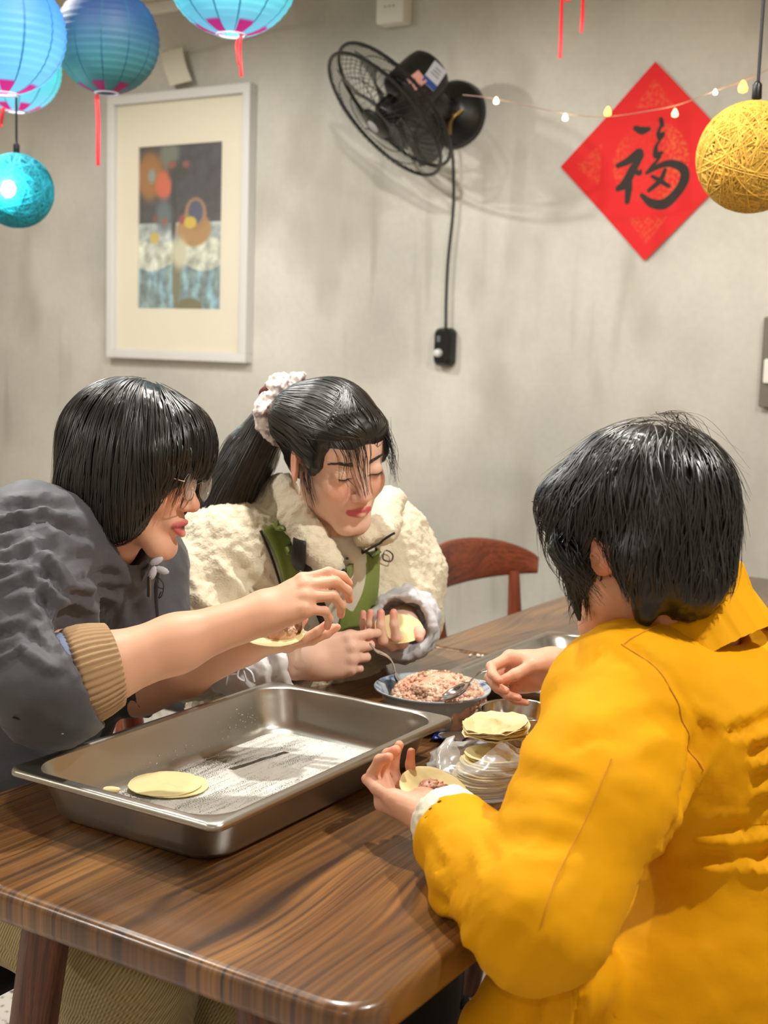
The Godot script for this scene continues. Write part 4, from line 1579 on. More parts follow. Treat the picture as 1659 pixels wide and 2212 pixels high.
	for i in 49:
		var a := -2.75 + 5.5 * i / 48.0
		var dir := back_c * cos(a) + side_c * sin(a)
		var g := 0.0018 * sin(i * 1.3)
		var ring := []
		for s in [[0.080, -0.03], [0.079, 0.0], [0.078, 0.022], [0.0745, 0.0275], [0.071, 0.022], [0.070, 0.0], [0.069, -0.03]]:
			ring.append(neck + dir * (s[0] + g) + na * (s[1] + 0.006 - 0.022 * (1.0 - cos(a))))
		rings.append(ring)
	var cb := MB.new()
	cb.skin(rings, true, true, true)
	part("collar", cb.mesh(), cloth, t)
	var zip := []
	for p in spline([Vector3(-0.2301, 1.0024, -0.0746), Vector3(-0.2285, 0.9661, -0.0703), Vector3(-0.2225, 0.9201, -0.0672), Vector3(-0.2376, 0.8555, -0.0720)], 8):
		zip.append(hit(j, p, 0.001))
	b = MB.new()
	b.tube(zip, 0.0035, 6)
	part("zip", b.mesh(), mat(Color(0.08, 0.08, 0.09), 0.45), jacket)
	b = MB.new()
	b.box(Vector3(-0.2203, 0.9851, -0.0485), Vector3(0.006, 0.030, 0.003), 0.001)
	part("zip_pull", b.mesh(), mat(Color(0.55, 0.54, 0.52), 0.3, 1.0), jacket)
	# pale printed scarf end that shows at the collar, and its dark tie string
	b = MB.new()
	for q in [[Vector3(-0.2182, 1.0210, -0.0611), 0.5], [Vector3(-0.2103, 1.0082, -0.0641), -0.3], [Vector3(-0.2210, 1.0038, -0.0568), 1.2]]:
		b.ball(q[0], Vector3(0.011, 0.0055, 0.004), Basis.from_euler(Vector3(0, 0.5, q[1])), 10)
	part("flower_pin", b.mesh(), mat(Color(0.78, 0.78, 0.82), 0.5), jacket)
	b = MB.new()
	b.tube(spline([Vector3(-0.2117, 1.0004, -0.0561), Vector3(-0.2002, 0.9905, -0.0559), Vector3(-0.2004, 0.9756, -0.0535), Vector3(-0.2039, 0.9709, -0.0507), Vector3(-0.2020, 0.9801, -0.0532)], 6), 0.0009, 5)
	b.tube(spline([Vector3(-0.2138, 0.9984, -0.0546), Vector3(-0.2059, 0.9864, -0.0517), Vector3(-0.2001, 0.9840, -0.0550)], 6), 0.0009, 5)
	part("drawstring", b.mesh(), mat(Color(0.07, 0.07, 0.09), 0.6), jacket)
	# pocket seam with its small stud
	var seam := []
	for p in spline([Vector3(-0.3017, 0.8219, 0.1270), Vector3(-0.2818, 0.8124, 0.1043), Vector3(-0.2586, 0.7980, 0.0801)], 8):
		seam.append(hit(j, p, 0.002))
	b = MB.new()
	b.tube(seam, 0.0013, 5)
	part("pocket_seam", b.mesh(), mat(Color(0.10, 0.10, 0.11), 0.7), jacket)
	b = MB.new()
	b.ball(hit(j, Vector3(-0.2591, 0.7980, 0.0804), 0.002), Vector3.ONE * 0.0028, Basis.IDENTITY, 8)
	part("stud", b.mesh(), mat(Color(0.8, 0.8, 0.8), 0.2, 1.0), jacket)
	# -- corduroy trousers
	var tr := Sdf.new()
	tr.chain([pelvis + Vector3(0.02, 0.0, 0.09), Vector3(-0.10, 0.55, 0.12), Vector3(-0.12, 0.10, 0.10)], [0.105, 0.092, 0.08], 0.05)
	tr.chain([pelvis + Vector3(0.02, 0.0, -0.07), Vector3(-0.10, 0.55, -0.10), Vector3(-0.12, 0.10, -0.12)], [0.105, 0.092, 0.08], 0.05)
	var rib := picture(128, 128, func(u: float, v: float) -> Color:
		var s := 0.5 + 0.5 * sin((u + v * 0.5) * TAU * 8.0)
		return Color(0.46, 0.40, 0.26).lerp(Color(0.68, 0.61, 0.43), smoothstep(0.15, 0.7, s)))
	var cord := mat(Color.WHITE, 0.85)
	cord.albedo_texture = rib
	bumpy(cord, rib, 0.10, 28.0)
	cord.rim_enabled = true
	cord.rim = 0.3
	var tf := Folds.new(Vector3(-0.5236, -0.1248, -0.8428))
	tf.reach = 0.3
	tf.add([Vector3(-0.2028, 0.4448, 0.1215), Vector3(-0.1606, 0.4476, 0.0949), Vector3(-0.1073, 0.4452, 0.0621)], 0.008, -0.010)
	tf.add([Vector3(-0.2915, 0.5411, 0.1623), Vector3(-0.2568, 0.5113, 0.1452), Vector3(-0.2019, 0.4915, 0.1140), Vector3(-0.1240, 0.4539, 0.0712)], 0.007, -0.006)
	tf.add([Vector3(-0.2831, 0.4512, 0.1704), Vector3(-0.2509, 0.4481, 0.1509)], 0.007, -0.008)
	part("trousers", skin_mesh([[tr, 0.008]], func(p: Vector3, n: Vector3) -> float: return tf.at(p) + 0.004 * soft.get_noise_3dv(p)), cord, t)
	for z in [0.10, -0.12]:
		b = MB.new()
		b.loft([[0.12, 0.045, 0.045, 0.0], [0.125, 0.048, 0.048, 0.02], [0.11, 0.044, 0.044, 0.05], [0.06, 0.04, 0.04, 0.09], [0.05, 0.038, 0.038, 0.11]], Transform3D(Basis.IDENTITY, Vector3(-0.07, 0.0, z)))
		part("shoe", b.mesh(), mat(Color(0.75, 0.74, 0.72), 0.6), t)
	# -- glasses
	var gl := thing_part("glasses", t)
	for m in [-1.0, 1.0]:
		b = MB.new()
		var circle := []
		for i in 28:
			var a := TAU * i / 28.0
			circle.append(hx * Vector3(0.033 * m + 0.0235 * cos(a), -0.006 + 0.0215 * sin(a), 0.1035 - 0.004 * absf(cos(a) + m * 0.3)))
		b.tube(circle, 0.0008, 6, false, true)
		part("rim", b.mesh(), mat(Color(0.75, 0.70, 0.62), 0.25, 1.0), gl)
		b = MB.new()
		b.tube([hx * Vector3(0.056 * m, 0.0, 0.100), hx * Vector3(0.076 * m, 0.004, 0.07), hx * Vector3(0.080 * m, 0.004, -0.012)], 0.0009, 6)
		part("temple_arm", b.mesh(), mat(Color(0.75, 0.70, 0.62), 0.25, 1.0), gl)
		b = MB.new()
		b.lathe([Vector2(0.0, 0.0006), Vector2(0.0215, 0.0), Vector2(0.0215, -0.0010), Vector2(0.0, -0.0004)], 24, hx * Vector3(0.033 * m, -0.006, 0.1025), hx.basis * Basis.from_euler(Vector3(PI / 2, 0, 0)))
		var pane := mat(Color(1, 1, 1, 0.06), 0.02)
		pane.transparency = BaseMaterial3D.TRANSPARENCY_ALPHA
		part("pane", b.mesh(), pane, gl)
	b = MB.new()
	b.tube(spline([hx * Vector3(-0.010, -0.002, 0.103), hx * Vector3(0.0, 0.002, 0.106), hx * Vector3(0.010, -0.002, 0.103)], 4), 0.0008, 6)
	part("bridge", b.mesh(), mat(Color(0.75, 0.70, 0.62), 0.25, 1.0), gl)
	# -- hair
	var h := Sdf.new()
	hell(h, hx, Vector3(0, 0.036, -0.016), Vector3(0.094, 0.103, 0.116), 0.02)
	hell(h, hx, Vector3(0, -0.060, -0.058), Vector3(0.076, 0.080, 0.056), 0.04)
	for m in [-1.0, 1.0]:
		hell(h, hx, Vector3(0.060 * m, -0.035, -0.012), Vector3(0.036, 0.082, 0.074), 0.03)
		hcap(h, hx, Vector3(0.066 * m, 0.03, 0.056), Vector3(0.066 * m, -0.030, 0.062), 0.024, 0.010, 0.02)
	hell(h, hx, Vector3(0, 0.045, 0.066), Vector3(0.074, 0.060, 0.044), 0.03)
	hell(h, hx, Vector3(0, -0.055, 0.092), Vector3(0.060, 0.062, 0.066), 0.012, 1)
	var locks := noise(24.0, 65, 3)
	part("hair", skin_mesh([[h, 0.005]], func(p: Vector3, n: Vector3) -> float:
		var q: Vector3 = hinv * p
		return 0.003 * locks.get_noise_3d(q.x * 2.0, q.y * 0.4, q.z * 2.0) - 0.002, func(p: Vector3, n: Vector3) -> Color: return Color(0.0075, 0.0068, 0.0065)), hair_material(), t)
	var hb := MB.new()
	for i in 1900:
		var d := Vector3(rng.randfn(), rng.randfn(), rng.randfn()).normalized()
		if d.y < -0.6 or (d.z > 0.75 and d.y < 0.1):
			continue
		var q := Vector3(0, 0.02, -0.016) + d * Vector3(0.097, 0.11, 0.118)
		var out := q - Vector3(0.01, 0.14, -0.01)
		var tone := rng.randf()
		var cc := Color(0.0085, 0.0075, 0.007) * (0.7 + 1.4 * tone * tone)
		if rng.randf() < 0.05:
			cc = Color(0.03, 0.02, 0.013)
		var sway := Vector3(rng.randf_range(-0.12, 0.12), -1.0, rng.randf_range(-0.12, 0.12))
		grow_lock(hb, h, hx * q, hx.basis * out, rng.randf_range(0.07, 0.15), 10, rng.randf_range(0.0012, 0.0028), rng.randf_range(0.0004, 0.0026), func(_p: Vector3) -> Vector3: return sway, cc, rng.randf_range(0.0, 0.006) if rng.randf() < 0.12 else 0.0)
	# fringe ends in front of the face
	for i in 70:
		var m := 1.0 if rng.randf() < 0.4 else -1.0
		var x0 := rng.randf_range(0.03, 0.078)
		var s0 := hx * Vector3(x0 * m, 0.055, 0.098 - x0 * 0.4)
		var s1 := hx * Vector3((x0 + 0.006) * m, 0.012, 0.116 - x0 * 0.45 + rng.randf_range(-0.004, 0.004))
		var s2 := hx * Vector3((x0 + 0.003) * m + rng.randf_range(-0.008, 0.008), rng.randf_range(-0.042, -0.012), 0.108 - x0 * 0.45)
		var pts := spline([s0, s1, s2], 6)
		var n2 := []
		for p in pts:
			n2.append((p - hx.origin).normalized())
		ribbon(hb, pts, n2, 0.0022, Color(0.009, 0.008, 0.0075))
	part("hair_locks", hb.mesh(), hair_material(), t)

func thing_part(called: String, parent: Node3D) -> Node3D:
	var o := Node3D.new()
	o.name = called
	parent.add_child(o, true)
	return o

# ---------------------------------------------------------------- girl in the fleece jacket, in the middle
func panel(called: String, left: Array, right: Array, s: Sdf, off: float, thick: float, m: Material, parent: Node3D, n := 6, cols := 5, wav := 0.0) -> MeshInstance3D:
	var a := spline(left, n)
	var b := spline(right, n)
	var rows := []
	for i in a.size():
		var row := []
		for k in cols + 1:
			var f := k / float(cols)
			var p: Vector3 = a[i].lerp(b[i], f)
			row.append(hit(s, p, off + wav * sin(f * 9.0 + i * 0.15)) if s != null else p)
		rows.append(row)
	var mb := MB.new()
	mb.sheet(rows, thick)
	return part(called, mb.mesh(), m, parent)

func person_girl() -> void:
	var t := thing("person", "girl with a black ponytail in a cream fleece jacket with green panels, looking down", "person", Vector3(-0.45, 0.0, -0.55))
	var skin := lin(Color(0.93, 0.765, 0.68))
	var hx := head_frame(Vector3(0.8694, -0.2700, 0.4337), 0.150, 0.946, Vector3(-0.1593, 1.1542, -0.4259))
	var neck := Vector3(-0.2073, 1.0206, -0.4712)
	var rs := Vector3(-0.3657, 0.9772, -0.3902)
	var lsh := Vector3(-0.2226, 0.9789, -0.6928)
	var re := Vector3(-0.3681, 0.8214, -0.3181)
	var rw := Vector3(-0.1335, 0.8359, -0.3236)
	var le := Vector3(-0.1755, 0.8490, -0.6791)
	var lw := Vector3(-0.0961, 0.8643, -0.5409)
	var left_dir := (lsh - rs).normalized()
	var body_f := left_dir.cross(Vector3.UP).normalized()
	var chest := rs.lerp(lsh, 0.5) + Vector3(0, -0.10, 0) - body_f * 0.01
	var pelvis := chest + Vector3(0, -0.33, 0) - body_f * 0.10
	pelvis.y = 0.57
	var hs := Sdf.new()
	head_solid(hs, hx)
	hs.cap(hx * Vector3(0, -0.05, -0.025), neck, 0.047, 0.052, 0.03)
	# right hand pinching the spoon's handle
	var rh := Sdf.new()
	var ry := (Vector3(-0.0550, 0.8626, -0.3645) - rw).normalized()
	var rz := Vector3(0.45, 0.30, 0.84)
	rz = (rz - ry * rz.dot(ry)).normalized()
	var rxf := Transform3D(Basis(-ry.cross(rz), ry, rz), rw - ry * 0.006)
	var rn := hand_solid(rh, rxf, [[0.50, 0.65, 0.35, 0.02], [0.95, 1.15, 0.6, 0.0], [1.1, 1.25, 0.6, 0.0], [1.2, 1.2, 0.6, -0.06]], [Vector3(0.034, 0.055, -0.018), Vector3(0.034, 0.088, -0.026), Vector3(0.026, 0.116, -0.032)], 0.86)
	rh.cap(rw.lerp(re, 0.3), rw + ry * 0.01, 0.030, 0.025, 0.01)
	# left hand under its wrapper, fingers hooked over the near edge
	var lh := Sdf.new()
	var ly := Vector3(0.12, -0.16, 0.98)
	ly = (ly + (Vector3(-0.0274, 0.8499, -0.4034) - lw).normalized() * 0.6).normalized()
	var lz := Vector3(0.05, -0.97, -0.15)
	lz = (lz - ly * lz.dot(ly)).normalized()
	var lxf := Transform3D(Basis(ly.cross(lz), ly, lz), lw + ly * 0.0)
	var ln := hand_solid(lh, lxf, [[0.55, 0.80, 0.45, 0.08], [0.5, 0.95, 0.45, 0.0], [0.5, 0.95, 0.45, -0.07], [0.55, 0.85, 0.4, -0.18]], [Vector3(0.042, 0.048, -0.010), Vector3(0.058, 0.076, -0.014), Vector3(0.066, 0.104, -0.014)], 0.92)
	lh.cap(lw.lerp(le, 0.4), lw + ly * 0.01, 0.031, 0.025, 0.01)
	var core := Sdf.new()
	core.cap(neck, chest, 0.05, 0.085, 0.05)
	core.cap(chest, pelvis, 0.085, 0.085, 0.05, body_f, 0.75)
	core.chain([rs, re, rw], [0.045, 0.037, 0.027], 0.03)
	core.chain([lsh, le, lw], [0.045, 0.037, 0.027], 0.03)
	core.cap(rs, lsh, 0.05, 0.05, 0.04)
	core.chain([pelvis, Vector3(0.0, 0.53, -0.50), Vector3(-0.035, 0.08, -0.56)], [0.075, 0.05, 0.04], 0.04)
	core.chain([pelvis, Vector3(-0.10, 0.53, -0.72), Vector3(-0.12, 0.08, -0.74)], [0.075, 0.05, 0.04], 0.04)
	var hinv := hx.affine_inverse()
	var paint := func(p: Vector3, n: Vector3) -> Color:
		var q: Vector3 = hinv * p
		var c := face_paint(q, skin, Color(0.58, 0.12, 0.13)) if q.length() < 0.16 else skin
		return hand_paint(p, n, lin(Color(0.89, 0.68, 0.61)), ln + rn, c)
	part("body", skin_mesh([[hs, 0.0024], [lh, 0.0026], [rh, 0.0026], [core, 0.016]], null, paint), skin_material(), t)
	# lashes on the lowered lids, and brows
	var b := MB.new()
	for m in [-1.0, 1.0]:
		b = MB.new()
		var arc := []
		var fold := []
		for i in 11:
			var a := -1.0 + i / 5.0
			var x: float = 0.0318 * m + 0.0135 * a
			arc.append(hs.snap(hx * Vector3(x, -0.0075 + 0.0045 * a * a * 0.6 + 0.0012 * a * m, 0.088), 0.0004))
			fold.append(hs.snap(hx * Vector3(x, 0.0055 - 0.004 * a * a, 0.088), 0.0))
		b.tube(arc, [0.0003, 0.0007, 0.0009, 0.001, 0.001, 0.001, 0.001, 0.001, 0.0009, 0.0007, 0.0003], 5, true, false)
		for i in range(1, 10):
			for k in 2:
				var p: Vector3 = arc[i].lerp(arc[i + 1], k * 0.5)
				var tip: Vector3 = p + hx.basis * Vector3(0.0016 * m, -0.0035, 0.0028)
				b.tube([p, tip], [0.00035, 0.0001], 4)
		part("eyelash", b.mesh(), mat(Color(0.045, 0.03, 0.027), 0.6), t)
	for m in [-1.0, 1.0]:
		b = MB.new()
		for i in 110:
			var f := rng.randf()
			var x: float = (0.0145 + 0.034 * f) * m
			var y := 0.0185 + 0.0065 * sin(f * 2.2) - 0.004 * f + rng.randf_range(-0.0042, 0.0042) * (1.0 - 0.7 * f)
			var p0 := hs.snap(hx * Vector3(x, y, 0.085 - 0.02 * f), 0.0003)
			var p1 := hs.snap(hx * Vector3(x + 0.0055 * m, y + 0.0022 * (1.0 - 1.5 * f), 0.083 - 0.02 * f), 0.0008)
			ribbon(b, [p0, p0.lerp(p1, 0.5), p1], [hx.basis.z, hx.basis.z, hx.basis.z], 0.0013, Color(0.03, 0.02, 0.017))
		part("eyebrow", b.mesh(), hair_material(), t)
	# -- white turtleneck under the jacket
	var sh := Sdf.new()
	sh.cap(neck + Vector3(0, 0.012, 0), chest + body_f * 0.045, 0.062, 0.095, 0.04)
	sh.cap(chest, pelvis, 0.14, 0.15, 0.05, body_f, 0.72)
	sh.cut(Vector3(0, 0.48, 0), Vector3.DOWN, 0.01)
	sh.cut(neck + Vector3(0, 0.030, 0), (hx * Vector3(0, -0.02, 0) - neck), 0.006)
	part("shirt", skin_mesh([[sh, 0.007]], func(p: Vector3, n: Vector3) -> float: return 0.001 * sin(p.y * 260.0) * float(p.y > neck.y - 0.06)), mat(Color(0.90, 0.88, 0.82), 0.85), t)
	# -- fleece jacket
	var j := Sdf.new()
	var rdir := (rw - re).normalized()
	j.chain([rs, rs.lerp(re, 0.5) - left_dir * 0.022, re], [0.088, 0.088, 0.076], 0.03)
	j.chain([re, re.lerp(rw, 0.42)], [0.076, 0.062], 0.03)
	var ldir := (lw - le).normalized()
	j.chain([lsh, lsh.lerp(le, 0.5) + left_dir * 0.012, le], [0.080, 0.076, 0.066], 0.03)
	j.cap(le, le.lerp(lw, 0.3), 0.066, 0.060, 0.03)
	j.cap(chest, pelvis, 0.172, 0.185, 0.05, body_f, 0.74)
	j.cap(rs.lerp(lsh, 0.12), lsh.lerp(rs, 0.12), 0.078, 0.074, 0.06)
	# collar wings
	j.chain([Vector3(-0.2666, 1.0968, -0.4338), Vector3(-0.2247, 1.0563, -0.4064), Vector3(-0.1647, 1.0071, -0.3889), Vector3(-0.1271, 0.9839, -0.3851)], [0.024, 0.026, 0.024, 0.015], 0.018)
	j.chain([Vector3(-0.2086, 1.0505, -0.4037), Vector3(-0.1796, 1.0177, -0.3812), Vector3(-0.1387, 0.9739, -0.3764)], [0.020, 0.022, 0.012], 0.018)
	j.chain([Vector3(-0.3034, 1.0833, -0.4682), Vector3(-0.3083, 1.0495, -0.4840)], [0.03, 0.04], 0.03)
	j.chain([Vector3(-0.1639, 1.0647, -0.5996), Vector3(-0.1375, 1.0375, -0.5289), Vector3(-0.1167, 1.0212, -0.4445)], [0.026, 0.026, 0.018], 0.018)
	j.chain([Vector3(-0.1358, 1.0325, -0.5412), Vector3(-0.0980, 1.0292, -0.4810)], [0.022, 0.016], 0.018)
	j.cut(Vector3(0, 0.462, 0), Vector3.DOWN, 0.01)
	# open front: the shirt and the panels lie in the gap
	j.cap(neck + Vector3(0, 0.10, 0), neck + Vector3(0, -0.02, 0) + body_f * 0.02, 0.058, 0.050, 0.012, Vector3.ZERO, 1.0, 1)
	var curl := noise(75.0, 71, 2)
	var lump := noise(26.0, 72, 2)
	var soft := noise(9.0, 73, 2)
	var f := Folds.new(Vector3(-0.5236, -0.1248, -0.8428))
	f.reach = 0.2
	f.add([Vector3(-0.3557, 0.9692, -0.3358), Vector3(-0.3158, 0.9243, -0.3302), Vector3(-0.2605, 0.8828, -0.3465)], 0.016, -0.012)
	f.add([Vector3(-0.3148, 0.9835, -0.3515), Vector3(-0.2693, 0.9428, -0.3500), Vector3(-0.2306, 0.9065, -0.3687)], 0.012, -0.010)
	f.add([Vector3(-0.3732, 0.9130, -0.3048), Vector3(-0.3318, 0.8878, -0.3030), Vector3(-0.2782, 0.8636, -0.3090)], 0.014, -0.008)
	f.add([Vector3(-0.1551, 0.9148, -0.6541), Vector3(-0.1357, 0.8949, -0.6632), Vector3(-0.1213, 0.8913, -0.6716)], 0.010, -0.008)
	f.add([Vector3(-0.1666, 0.9492, -0.6046), Vector3(-0.1625, 0.9048, -0.6006), Vector3(-0.1615, 0.8724, -0.5963)], 0.012, -0.006)
	var fl := mat(Color(0.87, 0.83, 0.735), 0.95)
	fl.rim_enabled = true
	fl.rim = 0.5
	fl.metallic_specular = 0.2
	bumpy(fl, noise_tex(0.09, 74, 256, 3), 0.12, 9.0)
	var jd := func(p: Vector3, n: Vector3) -> float: return f.at(p) + 0.006 * soft.get_noise_3dv(p) + 0.0032 * lump.get_noise_3dv(p) + 0.0034 * curl.get_noise_3dv(p)
	var jacket := part("jacket", skin_mesh([[j, 0.0048]], jd), fl, t)
	var green := mat(Color(0.47, 0.53, 0.25), 0.7)
	green.rim_enabled = true
	green.rim = 0.2
	bumpy(green, noise_tex(0.03, 75, 256, 2), 0.03, 8.0)
	var blk := mat(Color(0.10, 0.085, 0.08), 0.6)
	panel("green_panel", [Vector3(-0.2553, 1.0286, -0.3476), Vector3(-0.2304, 0.9973, -0.3466), Vector3(-0.2081, 0.9588, -0.3429), Vector3(-0.1984, 0.9222, -0.3435)], [Vector3(-0.2285, 1.0482, -0.3672), Vector3(-0.1959, 1.0110, -0.3582), Vector3(-0.1760, 0.9689, -0.3525), Vector3(-0.1675, 0.9251, -0.3513)], j, 0.012, 0.006, green, jacket, 6, 6, 0.002)
	panel("green_panel", [Vector3(-0.1194, 0.9820, -0.3896), Vector3(-0.1194, 0.9489, -0.3847), Vector3(-0.1259, 0.9101, -0.3868), Vector3(-0.1269, 0.8805, -0.3817)], [Vector3(-0.0971, 1.0134, -0.4437), Vector3(-0.0981, 0.9656, -0.4479), Vector3(-0.1011, 0.9188, -0.4509), Vector3(-0.1034, 0.8885, -0.4450)], j, 0.014, 0.006, green, jacket, 6, 6, 0.003)
	panel("shirt_front", [Vector3(-0.1442, 0.9507, -0.3933), Vector3(-0.1404, 0.9169, -0.3788), Vector3(-0.1469, 0.8703, -0.3797)], [Vector3(-0.1340, 0.9584, -0.4126), Vector3(-0.1276, 0.9156, -0.3984), Vector3(-0.1292, 0.8710, -0.3908)], j, 0.008, 0.004, mat(Color(0.88, 0.86, 0.80), 0.85), jacket, 6, 5)
	panel("placket", [Vector3(-0.1868, 1.0224, -0.3655), Vector3(-0.1789, 0.9872, -0.3534), Vector3(-0.1644, 0.9489, -0.3448), Vector3(-0.1377, 0.8898, -0.3527)], [Vector3(-0.1693, 1.0192, -0.3641), Vector3(-0.1570, 0.9894, -0.3555), Vector3(-0.1470, 0.9495, -0.3558), Vector3(-0.1230, 0.8933, -0.3623)], j, 0.018, 0.004, blk, jacket, 6, 4)
	for q in [Vector3(-0.1642, 0.9797, -0.3496), Vector3(-0.1575, 0.9550, -0.3500), Vector3(-0.1425, 0.9146, -0.3534)]:
		b = MB.new()
		b.lathe([Vector2(0.0, 0.002), Vector2(0.0035, 0.0022), Vector2(0.0052, 0.001), Vector2(0.0052, -0.002)], 14, hit(j, q, 0.0215), look(body_f + Vector3(0, 0.1, 0)) * Basis.from_euler(Vector3(PI / 2, 0, 0)))
		part("snap_button", b.mesh(), mat(Color(0.75, 0.73, 0.70), 0.35, 0.6), jacket)
	for q in [[Vector3(-0.2566, 1.0285, -0.3469), Vector3(-0.2332, 0.9935, -0.3443), Vector3(-0.2093, 0.9514, -0.3411)], [Vector3(-0.1135, 0.9932, -0.3830), Vector3(-0.0963, 1.0131, -0.4204), Vector3(-0.0787, 1.0323, -0.4698)], [Vector3(-0.1095, 0.9831, -0.3722), Vector3(-0.1275, 0.9628, -0.3580), Vector3(-0.1426, 0.9555, -0.3594)], [Vector3(-0.0970, 1.0120, -0.4436), Vector3(-0.0939, 0.9859, -0.4416)]]:
		var line := []
		for p in spline(q, 8):
			line.append(hit(j, p, 0.008))
		b = MB.new()
		b.tube(line, 0.0022, 6)
		part("piping", b.mesh(), blk, jacket)
	# small metal ring on its tab
	var dr := []
	for p in [Vector3(-0.0888, 1.0034, -0.4592), Vector3(-0.0780, 0.9978, -0.4651), Vector3(-0.0796, 0.9873, -0.4626), Vector3(-0.0914, 0.9898, -0.4556)]:
		dr.append(hit(j, p, 0.010))
	b = MB.new()
	b.tube(spline(dr, 4, true), 0.0014, 6, false, true)
	part("ring", b.mesh(), mat(Color(0.3, 0.29, 0.28), 0.3, 0.9), jacket)
	# -- pale printed overshirt sleeves that stick out of the fleece
	var white := vmat(0.8)
	bumpy(white, noise_tex(0.03, 77, 256, 2), 0.03, 8.0)
	var s1 := Sdf.new()
	s1.chain([re.lerp(rw, 0.2), re.lerp(rw, 0.6) + Vector3(0, -0.014, 0), rw - rdir * 0.012], [0.060, 0.062, 0.050], 0.02)
	s1.cut(rw - rdir * 0.012, rdir, 0.006)
	s1.cap(rw - rdir * 0.05, rw + rdir * 0.03, 0.034, 0.044, 0.004, Vector3.ZERO, 1.0, 1)
	var wr := Folds.new(Vector3(-0.5236, -0.1248, -0.8428))
	wr.reach = 0.2
	wr.add([Vector3(-0.2086, 0.8579, -0.2921), Vector3(-0.1759, 0.8380, -0.2857), Vector3(-0.1664, 0.8022, -0.2863)], 0.009, -0.006)
	wr.add([Vector3(-0.1783, 0.8663, -0.3121), Vector3(-0.1489, 0.8462, -0.3037), Vector3(-0.1425, 0.8103, -0.3023)], 0.008, -0.006)
	wr.add([Vector3(-0.2744, 0.8233, -0.2817), Vector3(-0.2357, 0.8145, -0.2806), Vector3(-0.1976, 0.8060, -0.2793)], 0.010, -0.005)
	var crease := noise(30.0, 76, 3)
	var motif := noise(42.0, 78, 1, FastNoiseLite.TYPE_CELLULAR)
	part("sleeve", skin_mesh([[s1, 0.0045]], func(p: Vector3, n: Vector3) -> float: return wr.at(p) + 0.005 * crease.get_noise_3dv(p), func(p: Vector3, n: Vector3) -> Color:
		var k := crease.get_noise_3dv(p * 2.3)
		var line := 1.0 - smoothstep(0.0, 0.05, absf(k))
		return Color(0.72, 0.71, 0.71).lerp(Color(0.26, 0.22, 0.22), line * 0.55 * smoothstep(-0.1, 0.3, crease.get_noise_3dv(p * 0.8 + Vector3(5, 0, 0))))), white, t)
	var s2 := Sdf.new()
	s2.chain([le, le.lerp(lw, 0.45) + Vector3(0.0, -0.006, 0), lw + ldir * 0.006], [0.058, 0.062, 0.058], 0.02)
	s2.cut(lw + ldir * 0.004, ldir, 0.006)
	s2.cap(lw - ldir * 0.04, lw + ldir * 0.05, 0.040, 0.052, 0.004, Vector3.ZERO, 1.0, 1)
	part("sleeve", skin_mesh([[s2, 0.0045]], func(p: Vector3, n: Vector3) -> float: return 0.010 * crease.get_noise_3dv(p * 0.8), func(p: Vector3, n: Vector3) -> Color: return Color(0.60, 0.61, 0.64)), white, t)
	# bow of white cord on the near sleeve
	b = MB.new()
	for q in [[Vector3(-0.1779, 0.8481, -0.2088), Vector3(-0.1899, 0.8365, -0.1996), Vector3(-0.1951, 0.8190, -0.1998)], [Vector3(-0.1779, 0.8481, -0.2088), Vector3(-0.1633, 0.8388, -0.2165), Vector3(-0.1608, 0.8238, -0.2218)], [Vector3(-0.1779, 0.8481, -0.2088), Vector3(-0.1888, 0.8560, -0.2032), Vector3(-0.1819, 0.8465, -0.2061)], [Vector3(-0.1779, 0.8481, -0.2088), Vector3(-0.1645, 0.8513, -0.2176), Vector3(-0.1738, 0.8426, -0.2106)], [Vector3(-0.1778, 0.8467, -0.2087), Vector3(-0.1805, 0.8305, -0.2081), Vector3(-0.1705, 0.8253, -0.2136), Vector3(-0.1724, 0.8399, -0.2111)]]:
		var line := []
		for p in spline(q, 6):
			line.append(hit(s1, p, 0.006))
		b.tube(line, 0.0016, 6)
	part("cord_bow", b.mesh(), mat(Color(0.88, 0.88, 0.90), 0.8), t)
	# -- trousers and shoes
	var tr := Sdf.new()
	tr.chain([pelvis + Vector3(0, 0.0, 0.07), Vector3(0.0, 0.53, -0.50), Vector3(-0.035, 0.10, -0.56)], [0.10, 0.07, 0.058], 0.05)
	tr.chain([pelvis + Vector3(0, 0.0, -0.07), Vector3(-0.10, 0.53, -0.72), Vector3(-0.12, 0.10, -0.74)], [0.10, 0.07, 0.058], 0.05)
	part("trousers", skin_mesh([[tr, 0.012]]), mat(Color(0.13, 0.085, 0.07), 0.85), t)
	for z in [[0.0, -0.56], [-0.09, -0.74]]:
		b = MB.new()
		b.loft([[0.115, 0.042, 0.042, 0.0], [0.12, 0.045, 0.045, 0.02], [0.105, 0.042, 0.042, 0.05], [0.055, 0.038, 0.038, 0.09], [0.048, 0.036, 0.036, 0.11]], Transform3D(Basis.IDENTITY, Vector3(z[0], 0.0, z[1])))
		part("shoe", b.mesh(), mat(Color(0.12, 0.10, 0.09), 0.6), t)
	# -- hair, combed back into a ponytail
	var tie := Vector3(-0.2914, 1.2208, -0.4368)
	var h := Sdf.new()
	hell(h, hx, Vector3(0, 0.041, -0.020), Vector3(0.0795, 0.0895, 0.101), 0.02)
	hell(h, hx, Vector3(0, -0.02, -0.062), Vector3(0.066, 0.050, 0.045), 0.03)
	hell(h, hx, Vector3(-0.030, 0.045, -0.085), Vector3(0.055, 0.055, 0.045), 0.03)
	for m in [-1.0, 1.0]:
		hell(h, hx, Vector3(0.063 * m, 0.030, 0.022), Vector3(0.016, 0.045, 0.040), 0.015)
	hell(h, hx, Vector3(0, 0.066, 0.046), Vector3(0.060, 0.036, 0.043), 0.02)
